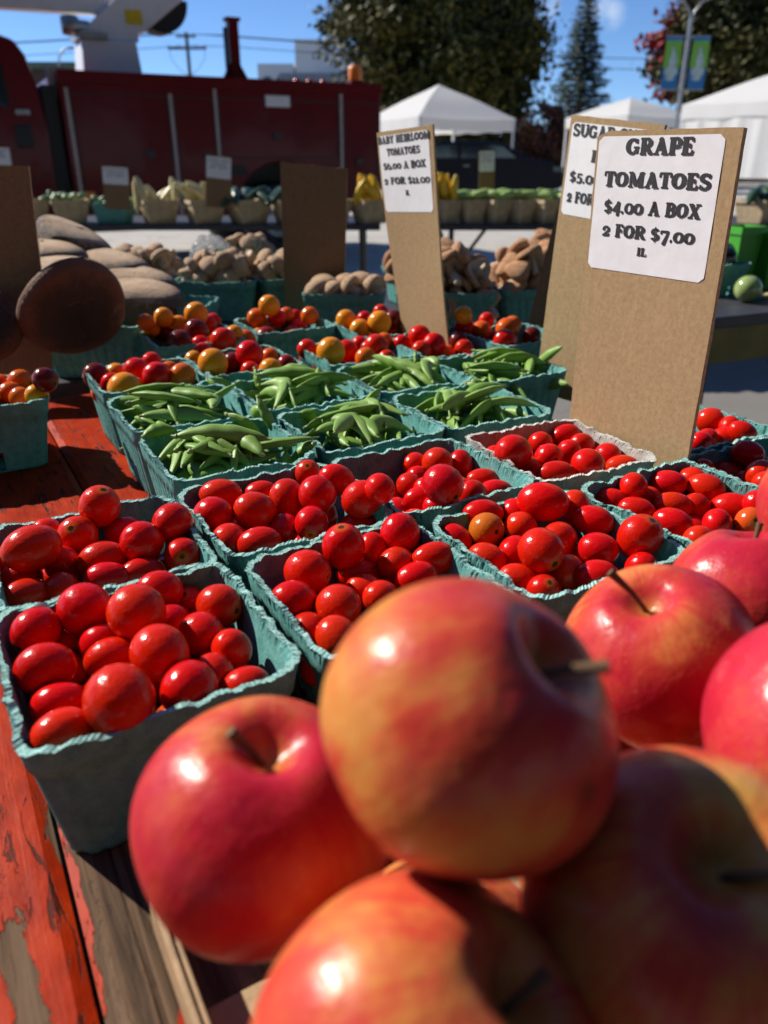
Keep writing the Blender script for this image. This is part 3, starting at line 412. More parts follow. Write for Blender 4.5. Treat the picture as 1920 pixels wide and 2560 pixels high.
 'J': [(0.3263,0.7338,0.0643,0.0139,1.15,0.91,-0.3,-0.29,'R',0,0),(0.3249,0.6972,0.0603,0.0106,1.4,-0.81,0.45,-0.37,'R',0,0),(0.3341,0.6826,0.0699,0.0106,1.31,0.82,-0.35,-0.45,'R',0,0),(0.2943,0.6759,0.0624,0.0106,1.1,0.81,0.42,-0.41,'R',0,0),(0.3061,0.6915,0.0601,0.0106,1.1,0.07,0.62,-0.79,'R',0,0),(0.3354,0.7129,0.0657,0.0106,1.1,0.46,0.82,0.34,'R',0,0),(0.3097,0.7195,0.0303,0.0153,1.1,0.53,-0.13,-0.84,'R',0,1),(0.2672,0.716,0.0194,0.0154,1.1,-0.29,0.27,-0.92,'R',0,1),(0.3056,0.6923,0.0184,0.0144,1.1,0.52,-0.02,0.86,'R',0,1),(0.2878,0.6637,0.0179,0.0139,1.1,-0.46,0.66,0.6,'R',0,1),(0.2768,0.6963,0.0512,0.0154,1.1,-0.06,0.8,-0.6,'R',0,1),(0.2971,0.7458,0.0382,0.0147,1.1,0.0,0.83,0.55,'R',0,1),(0.2867,0.7263,0.0545,0.0143,1.1,0.83,0.34,-0.44,'R',0,1),(0.2431,0.7098,0.0429,0.014,1.1,-0.92,-0.2,-0.35,'R',0,1),(0.255,0.6763,0.0176,0.0136,1.1,-0.55,-0.4,-0.73,'R',0,1),(0.3111,0.6761,0.0422,0.0154,1.1,0.64,-0.19,-0.74,'R',0,1),(0.2627,0.6554,0.0439,0.014,1.1,-0.32,-0.74,0.6,'R',0,1),(0.2518,0.6839,0.0578,0.015,1.1,0.74,-0.63,0.23,'R',0,1),(0.2414,0.7014,0.0177,0.0137,1.1,-0.14,0.96,-0.23,'R',0,1)],
 'Q3': [(-0.3158,1.1201,0.097,0.0137,1.0,-0.78,0.58,-0.25,'Y',0,0),(-0.2728,1.1369,0.099,0.0171,1.0,-0.48,0.61,-0.63,'Y',0,0),(-0.3363,1.0996,0.0927,0.0122,1.0,-0.66,0.7,0.27,'O',0,0),(-0.3357,1.119,0.0808,0.0122,1.0,0.1,0.94,0.32,'Y',0,0),(-0.3221,1.1401,0.0733,0.016,1.0,-0.29,0.62,-0.73,'K',0,0),(-0.3125,1.1644,0.0754,0.0122,1.0,-0.17,0.66,-0.74,'K',0,0),(-0.2985,1.1324,0.0849,0.0123,1.0,0.32,0.84,-0.44,'Y',0,0),(-0.265,1.0943,0.0824,0.0174,1.0,0.06,0.71,-0.7,'K',0,0),(-0.2768,1.0457,0.0765,0.0171,1.0,-0.61,0.56,-0.56,'K',0,0),(-0.2617,1.1557,0.0804,0.0137,1.0,0.01,0.91,0.41,'R',0,0),(-0.2588,1.1796,0.0802,0.0122,1.0,-0.07,0.68,-0.73,'R',0,0),(-0.2543,1.0686,0.0684,0.0136,1.0,0.25,0.77,-0.58,'R',0,0),(-0.2212,1.0585,0.0761,0.0182,1.0,0.35,0.81,-0.47,'R',0,0),(-0.2094,1.0839,0.0805,0.0123,1.0,-0.64,0.61,-0.46,'Y',0,0),(-0.197,1.1014,0.0687,0.0141,1.0,-0.44,0.61,-0.65,'O',0,0),(-0.2811,1.0867,0.0212,0.0172,1.0,0.89,0.24,0.38,'R',0,1),(-0.3121,1.1062,0.0376,0.0157,1.0,0.53,-0.12,-0.84,'Y',0,1),(-0.2513,1.119,0.0502,0.016,1.0,-0.37,-0.89,-0.27,'R',0,1),(-0.2725,1.1383,0.0301,0.0155,1.0,-0.89,-0.03,0.45,'R',0,1),(-0.2407,1.0921,0.0575,0.017,1.0,0.23,0.95,0.22,'R',0,1),(-0.2371,1.0925,0.0196,0.0156,1.0,-0.93,0.31,0.2,'Y',0,1),(-0.296,1.0624,0.0373,0.0159,1.0,0.21,-0.19,0.96,'R',0,1),(-0.2882,1.1097,0.0552,0.0168,1.0,-0.58,-0.62,0.53,'R',0,1),(-0.2514,1.0684,0.0316,0.0153,1.0,0.94,0.26,-0.23,'O',0,1),(-0.2485,1.1249,0.0198,0.0158,1.0,-0.64,-0.11,-0.76,'R',0,1),(-0.2949,1.1231,0.0198,0.0158,1.0,0.98,-0.21,-0.03,'K',0,1),(-0.278,1.0776,0.056,0.0157,1.0,-0.64,-0.39,0.66,'Y',0,1),(-0.2602,1.1489,0.0533,0.0158,1.0,0.42,0.19,0.89,'Y',0,1)],
 'Q4': [(-0.2408,0.9667,0.0707,0.0122,1.0,0.39,0.92,-0.11,'Y',0,0),(-0.2022,0.9011,0.0828,0.0175,1.0,-0.5,0.81,0.32,'Y',0,0),(-0.1924,0.9689,0.0672,0.0131,1.0,-0.35,0.86,0.38,'K',0,0),(-0.1683,0.9581,0.0807,0.0171,1.0,0.01,0.92,0.38,'R',0,0),(-0.1475,0.9916,0.0693,0.0122,1.0,-0.07,0.91,0.4,'O',0,0),(-0.1209,0.944,0.071,0.0122,1.0,0.2,0.93,0.31,'M',0,0),(-0.1367,0.9172,0.0704,0.0147,1.0,-0.1,0.62,-0.77,'Y',0,0),(-0.1642,0.9342,0.0654,0.0122,1.0,-0.72,0.64,-0.27,'R',0,0),(-0.2328,0.9869,0.0771,0.0122,1.0,-0.35,0.6,-0.72,'R',0,0),(-0.1692,0.9313,0.0203,0.0163,1.0,-0.94,0.33,-0.12,'O',0,1),(-0.128,0.9334,0.0441,0.0155,1.0,-0.99,-0.13,-0.11,'M',0,1),(-0.2097,0.936,0.0201,0.0161,1.0,-0.41,0.49,0.77,'M',0,1),(-0.2014,0.9651,0.0201,0.0161,1.0,0.46,0.66,0.59,'O',0,1),(-0.1857,0.9069,0.0427,0.0171,1.0,0.52,0.81,-0.26,'M',0,1),(-0.156,0.9676,0.0556,0.0154,1.0,-0.4,-0.86,0.33,'O',0,1),(-0.2082,0.9334,0.0522,0.0155,1.0,0.48,0.06,0.87,'K',0,1),(-0.1721,0.9786,0.0209,0.0169,1.0,-0.58,0.5,0.65,'K',0,1),(-0.2232,0.9603,0.0442,0.0168,1.0,0.59,0.28,0.76,'R',0,1),(-0.1378,0.943,0.0193,0.0153,1.0,0.36,0.16,0.92,'K',0,1),(-0.1728,0.9965,0.0553,0.0171,1.0,0.51,-0.57,0.65,'K',0,1),(-0.1781,0.9477,0.0451,0.0151,1.0,-0.42,0.58,-0.69,'K',0,1),(-0.1972,0.9826,0.0429,0.0152,1.0,-0.08,-0.99,0.12,'R',0,1),(-0.1519,0.9185,0.0414,0.015,1.0,-0.44,0.77,0.46,'M',0,1)],
 'Q2': [(-0.339,0.8903,0.0704,0.0157,1.0,0.25,0.86,-0.45,'K',0,0),(-0.322,0.9107,0.0678,0.013,1.0,-0.52,0.51,-0.68,'Y',0,0),(-0.3123,0.8648,0.0685,0.0126,1.0,0.13,0.75,-0.65,'R',0,0),(-0.2921,0.8952,0.0752,0.0157,1.0,0.32,0.88,-0.36,'R',0,0),(-0.2828,0.9279,0.078,0.0123,1.0,-0.59,0.75,0.3,'R',0,0),(-0.259,0.8623,0.0776,0.0163,1.0,-0.37,0.56,-0.74,'R',0,0),(-0.2651,0.9386,0.0643,0.0122,1.0,-0.05,0.65,-0.76,'O',0,0),(-0.2322,0.873,0.0748,0.0149,1.0,-0.56,0.78,0.29,'O',0,0),(-0.2828,0.8194,0.0734,0.0187,1.0,-0.77,0.63,0.08,'Y',0,0),(-0.2845,0.8591,0.065,0.0122,1.0,-0.81,0.57,-0.1,'O',0,0),(-0.2353,0.894,0.0612,0.0122,1.0,0.31,0.95,0.05,'R',0,0),(-0.3287,0.8726,0.0543,0.0122,1.0,-0.58,0.75,0.31,'O',0,0),(-0.2748,0.8919,0.0434,0.0155,1.0,-0.1,0.77,0.63,'Y',0,1),(-0.2686,0.845,0.0312,0.0167,1.0,-0.67,-0.67,-0.33,'R',0,1),(-0.29,0.8759,0.02,0.016,1.0,-0.79,-0.11,0.61,'Y',0,1),(-0.2364,0.8643,0.0192,0.0152,1.0,-0.16,-0.54,0.82,'K',0,1),(-0.3062,0.8905,0.039,0.0158,1.0,0.33,-0.5,0.8,'K',0,1),(-0.2547,0.8696,0.0484,0.0173,1.0,-0.84,-0.43,-0.33,'K',0,1),(-0.2639,0.9134,0.0205,0.0165,1.0,0.62,-0.52,0.59,'M',0,1),(-0.3019,0.8563,0.0376,0.0159,1.0,0.12,-0.3,0.95,'Y',0,1),(-0.2594,0.9207,0.0483,0.0152,1.0,0.31,0.32,0.9,'O',0,1),(-0.2611,0.8817,0.0189,0.0149,1.0,0.46,0.32,-0.83,'M',0,1),(-0.2437,0.9006,0.038,0.015,1.0,0.53,-0.72,-0.45,'Y',0,1),(-0.2917,0.9044,0.0194,0.0154,1.0,0.73,-0.41,-0.55,'O',0,1)],
 'Q1': [(-0.4126,0.8562,0.0714,0.0148,1.0,-0.41,0.82,0.4,'O',0,0),(-0.3513,0.7825,0.0943,0.013,1.0,-0.14,0.64,-0.75,'K',0,0),(-0.4143,0.8305,0.0652,0.0137,1.0,0.19,0.97,-0.17,'O',0,0),(-0.365,0.7871,0.0757,0.0123,1.0,0.22,0.93,-0.3,'Y',0,0),(-0.4383,0.8617,0.0673,0.0122,1.0,-0.04,0.71,-0.7,'O',0,0),(-0.3932,0.8089,0.0669,0.0122,1.0,-0.71,0.41,-0.58,'O',0,0),(-0.4434,0.8393,0.0746,0.0138,1.0,-0.24,0.9,0.36,'R',0,0),(-0.4292,0.812,0.0691,0.0122,1.0,-0.9,0.42,-0.12,'Y',0,0),(-0.4628,0.7872,0.0506,0.0155,1.0,-0.17,0.79,0.6,'R',0,1),(-0.4484,0.7525,0.0426,0.0153,1.0,0.23,0.76,0.61,'M',0,1),(-0.4464,0.8165,0.0203,0.0163,1.0,0.5,0.05,-0.86,'Y',0,1),(-0.4229,0.7753,0.0317,0.0149,1.0,0.11,0.98,-0.14,'M',0,1),(-0.3841,0.7844,0.0454,0.0158,1.0,0.14,0.19,-0.97,'Y',0,1),(-0.4104,0.8074,0.0458,0.0158,1.0,0.35,0.46,-0.82,'K',0,1),(-0.4532,0.7732,0.0211,0.0171,1.0,0.39,-0.92,-0.07,'O',0,1),(-0.3993,0.7837,0.0193,0.0153,1.0,0.46,-0.27,0.84,'R',0,1),(-0.4233,0.8397,0.0204,0.0164,1.0,0.5,0.37,-0.78,'O',0,1),(-0.4775,0.804,0.0305,0.0165,1.0,0.68,0.64,-0.35,'R',0,1),(-0.4545,0.8149,0.0488,0.0164,1.0,-0.91,0.39,-0.12,'R',0,1),(-0.4132,0.7748,0.0578,0.0153,1.0,0.66,0.65,0.38,'K',0,1),(-0.4222,0.8008,0.0189,0.0149,1.0,-0.23,0.03,-0.97,'R',0,1)],
 'Q5': [(-0.1769,1.2105,0.0982,0.0164,1.0,0.37,0.79,-0.48,'Y',0,0),(-0.1994,1.2202,0.0775,0.0151,1.0,0.47,0.87,-0.18,'O',0,0),(-0.1677,1.2263,0.076,0.0145,1.0,-0.68,0.73,0.02,'R',0,0),(-0.1556,1.2483,0.0771,0.0125,1.0,0.5,0.84,-0.21,'O',0,0),(-0.1164,1.2238,0.0801,0.0144,1.0,0.23,0.9,0.36,'O',0,0),(-0.143,1.2664,0.0705,0.0122,1.0,-0.34,0.66,-0.67,'R',0,0),(-0.1854,1.1954,0.0198,0.0158,1.0,-0.13,0.97,-0.19,'Y',0,1),(-0.1781,1.1677,0.058,0.0171,1.0,0.97,-0.1,-0.21,'M',0,1),(-0.1678,1.2198,0.0389,0.0161,1.0,-0.33,-0.87,-0.37,'Y',0,1),(-0.1346,1.2296,0.019,0.015,1.0,0.36,-0.07,0.93,'M',0,1),(-0.1229,1.1997,0.02,0.016,1.0,0.59,-0.04,-0.8,'K',0,1),(-0.142,1.1986,0.0537,0.016,1.0,0.24,-0.96,-0.17,'R',0,1),(-0.1446,1.1536,0.0193,0.0153,1.0,0.7,0.13,-0.7,'O',0,1),(-0.1111,1.1873,0.0519,0.0152,1.0,0.53,-0.71,0.46,'O',0,1),(-0.1751,1.1634,0.021,0.017,1.0,-0.76,0.64,0.15,'M',0,1),(-0.1345,1.1545,0.0561,0.0162,1.0,-0.8,-0.36,-0.49,'Y',0,1),(-0.1375,1.2387,0.0563,0.016,1.0,0.28,0.96,0.07,'R',0,1),(-0.1665,1.1434,0.0437,0.0158,1.0,-0.04,0.86,-0.5,'O',0,1),(-0.1934,1.2014,0.0504,0.0157,1.0,-0.71,-0.66,-0.24,'Y',0,1),(-0.1478,1.1839,0.0205,0.0165,1.0,-0.66,-0.73,-0.2,'O',0,1)],
 'Q6': [(-0.1012,1.0109,0.0749,0.0133,1.0,-0.38,0.86,0.34,'R',0,0),(-0.0669,0.966,0.082,0.0184,1.0,-0.16,0.64,-0.75,'Y',0,0),(-0.0488,1.0145,0.0718,0.0149,1.0,-0.59,0.8,0.05,'R',0,0),(-0.0334,1.0648,0.0693,0.0122,1.0,-0.58,0.72,-0.39,'R',0,0),(-0.0105,1.0171,0.0774,0.0163,1.0,-0.61,0.79,-0.12,'R',0,0),(-0.0203,1.046,0.0679,0.0125,1.0,0.58,0.78,-0.22,'M',0,0),(-0.0237,0.9843,0.0692,0.0139,1.0,-0.05,0.91,0.4,'O',0,0),(0.0032,0.997,0.0651,0.0122,1.0,0.29,0.9,0.33,'R',0,0),(-0.1026,1.0277,0.0579,0.0124,1.0,0.31,0.92,0.25,'R',0,0),(-0.0805,0.9823,0.0596,0.0122,1.0,0.53,0.84,-0.11,'R',0,0),(-0.0057,0.996,0.0193,0.0153,1.0,0.72,-0.03,0.69,'Y',0,1),(-0.0358,1.0269,0.0193,0.0153,1.0,0.56,-0.63,-0.53,'K',0,1),(-0.0653,0.9897,0.0385,0.0166,1.0,-0.34,-0.52,0.78,'K',0,1),(-0.0431,0.9698,0.0508,0.0173,1.0,0.1,0.84,-0.53,'R',0,1),(-0.0345,0.9942,0.0198,0.0158,1.0,-0.41,-0.88,0.22,'K',0,1),(-0.0719,1.0195,0.0211,0.0171,1.0,-0.48,0.82,0.31,'R',0,1),(-0.0139,1.0315,0.0398,0.0171,1.0,0.33,-0.37,-0.87,'O',0,1),(-0.05,0.969,0.0199,0.0159,1.0,-0.68,0.18,0.71,'R',0,1),(-0.0711,1.0254,0.0536,0.0149,1.0,-0.29,0.64,-0.71,'R',0,1),(-0.0111,0.9809,0.0447,0.0153,1.0,0.51,-0.73,-0.45,'K',0,1),(-0.0408,1.0097,0.044,0.0162,1.0,-0.67,-0.73,-0.11,'O',0,1),(-0.0431,1.0408,0.0564,0.0161,1.0,-0.97,-0.19,-0.18,'K',0,1)],
 'Q7': [(-0.0577,1.1832,0.0811,0.0157,1.0,0.56,0.81,-0.2,'Y',0,0),(-0.0301,1.2017,0.0794,0.0122,1.0,-0.13,0.68,-0.72,'R',0,0),(-0.0066,1.1502,0.083,0.0176,1.0,-0.44,0.86,0.26,'Y',0,0),(-0.0358,1.1506,0.0734,0.0153,1.0,-0.52,0.83,0.18,'Y',0,0),(0.0153,1.1942,0.0791,0.0158,1.0,0.61,0.77,-0.19,'K',0,0),(0.0112,1.2223,0.0629,0.0122,1.0,0.49,0.71,-0.5,'O',0,0),(0.0326,1.2136,0.0808,0.0122,1.0,-0.31,0.88,0.35,'R',0,0),(0.049,1.1721,0.078,0.0156,1.0,-0.54,0.84,0.02,'R',0,0),(-0.0051,1.2134,0.0874,0.0122,1.0,0.56,0.76,-0.33,'R',0,0),(0.0323,1.2303,0.0655,0.0122,1.0,0.62,0.76,-0.22,'Y',0,0),(0.0221,1.2024,0.0323,0.0158,1.0,0.61,-0.79,-0.09,'O',0,1),(0.0372,1.1733,0.0445,0.0167,1.0,0.74,0.5,0.45,'M',0,1),(0.0165,1.1538,0.0211,0.0171,1.0,0.99,0.08,0.13,'M',0,1),(0.0285,1.1354,0.0444,0.015,1.0,-0.5,-0.4,0.77,'R',0,1),(-0.0131,1.1842,0.0202,0.0162,1.0,-0.07,0.78,-0.62,'R',0,1),(-0.0379,1.1687,0.0194,0.0154,1.0,-0.57,0.72,-0.4,'M',0,1),(-0.0017,1.1383,0.0542,0.0162,1.0,0.08,0.98,-0.19,'Y',0,1),(-0.0256,1.1859,0.0476,0.0151,1.0,0.6,-0.66,-0.46,'O',0,1),(-0.0115,1.133,0.0204,0.0164,1.0,-0.5,-0.8,0.32,'K',0,1),(0.0474,1.1473,0.0195,0.0155,1.0,0.58,-0.63,0.51,'R',0,1),(-0.0276,1.1535,0.0428,0.0157,1.0,0.76,0.09,-0.64,'Y',0,1),(0.0035,1.1833,0.0481,0.015,1.0,-0.07,0.8,0.6,'M',0,1),(-0.0183,1.1132,0.0579,0.015,1.0,0.98,0.04,-0.2,'K',0,1)],
 'Q8': [(0.0237,1.0411,0.0757,0.0122,1.0,0.55,0.83,0.1,'R',0,0),(0.0491,1.0693,0.08,0.0158,1.0,0.11,0.66,-0.74,'R',0,0),(0.0676,1.041,0.0742,0.0161,1.0,0.12,0.9,0.41,'R',0,0),(0.0495,1.0202,0.071,0.0137,1.0,0.1,0.65,-0.76,'R',0,0),(0.0002,1.0484,0.0773,0.0122,1.0,-0.47,0.86,0.19,'O',0,0),(0.1042,1.082,0.0702,0.0136,1.0,0.36,0.86,0.36,'K',0,0),(0.1088,1.0441,0.0678,0.0134,1.0,0.59,0.66,-0.46,'R',0,0),(0.0262,1.076,0.0588,0.0122,1.0,0.3,0.66,-0.69,'O',0,0),(0.0353,1.0556,0.0626,0.0122,1.0,0.46,0.68,-0.57,'R',0,0),(0.0895,1.0995,0.0631,0.0122,1.0,0.61,0.69,-0.4,'O',0,0),(0.0894,1.07,0.0197,0.0157,1.0,-0.88,-0.46,-0.1,'R',0,1),(0.0534,1.0353,0.0195,0.0155,1.0,0.02,0.87,0.49,'R',0,1),(0.0867,1.0007,0.0196,0.0156,1.0,-0.6,-0.52,0.61,'M',0,1),(0.1237,1.0238,0.0201,0.0161,1.0,-0.57,-0.45,0.68,'Y',0,1),(0.098,1.0334,0.037,0.0155,1.0,0.98,0.1,-0.16,'Y',0,1),(0.1146,1.0538,0.0205,0.0165,1.0,0.02,0.15,0.99,'R',0,1),(0.051,1.0408,0.0503,0.015,1.0,0.38,0.82,0.42,'R',0,1),(0.0857,1.0607,0.0555,0.0156,1.0,-0.63,-0.42,-0.65,'O',0,1),(0.1113,1.0122,0.0529,0.0162,1.0,0.44,0.8,-0.4,'R',0,1),(0.0647,1.0087,0.0399,0.0157,1.0,0.19,-0.95,-0.26,'O',0,1),(0.0649,1.0662,0.0345,0.0157,1.0,-0.22,-0.98,-0.01,'M',0,1),(0.132,1.0321,0.0531,0.0153,1.0,0.69,-0.15,-0.71,'M',0,1),(0.1121,1.0673,0.0476,0.0158,1.0,-0.73,-0.68,0.07,'K',0,1)],
 'Q9': [(0.1123,1.1076,0.1019,0.013,1.0,0.29,0.66,-0.69,'Y',0,0),(0.1155,1.1236,0.0817,0.0149,1.0,-0.04,0.68,-0.73,'R',0,0),(0.1419,1.1314,0.0744,0.0157,1.0,-0.31,0.74,-0.6,'O',0,0),(0.1778,1.1239,0.0784,0.0166,1.0,0.6,0.77,0.21,'O',0,0),(0.1924,1.1645,0.0772,0.0138,1.0,0.72,0.67,-0.19,'O',0,0),(0.1641,1.0508,0.0771,0.0162,1.0,0.14,0.65,-0.75,'R',0,0),(0.2138,1.1197,0.0692,0.014,1.0,0.36,0.84,0.4,'K',0,0),(0.1515,1.1527,0.0858,0.0122,1.0,0.62,0.77,0.15,'R',0,0),(0.1581,1.1461,0.0604,0.0122,1.0,-0.2,0.92,0.33,'K',0,0),(0.214,1.1074,0.0206,0.0166,1.0,0.46,0.81,0.35,'R',0,1),(0.181,1.0929,0.0408,0.0158,1.0,-0.91,-0.39,0.15,'Y',0,1),(0.1765,1.1277,0.0212,0.0172,1.0,0.82,0.02,0.57,'R',0,1),(0.1661,1.1213,0.0514,0.015,1.0,0.77,0.45,0.44,'R',0,1),(0.1479,1.1082,0.0193,0.0153,1.0,-0.85,0.38,0.35,'R',0,1),(0.1617,1.0694,0.0413,0.017,1.0,0.87,0.22,0.45,'R',0,1),(0.2225,1.0881,0.0523,0.017,1.0,0.68,0.3,-0.67,'M',0,1),(0.2106,1.1362,0.0414,0.0154,1.0,0.45,0.38,-0.81,'R',0,1),(0.1845,1.1451,0.0542,0.0152,1.0,0.27,0.12,0.96,'R',0,1),(0.1992,1.0784,0.0196,0.0156,1.0,0.06,0.73,-0.68,'K',0,1),(0.1443,1.0997,0.0513,0.0149,1.0,0.33,-0.02,-0.94,'R',0,1)],
}
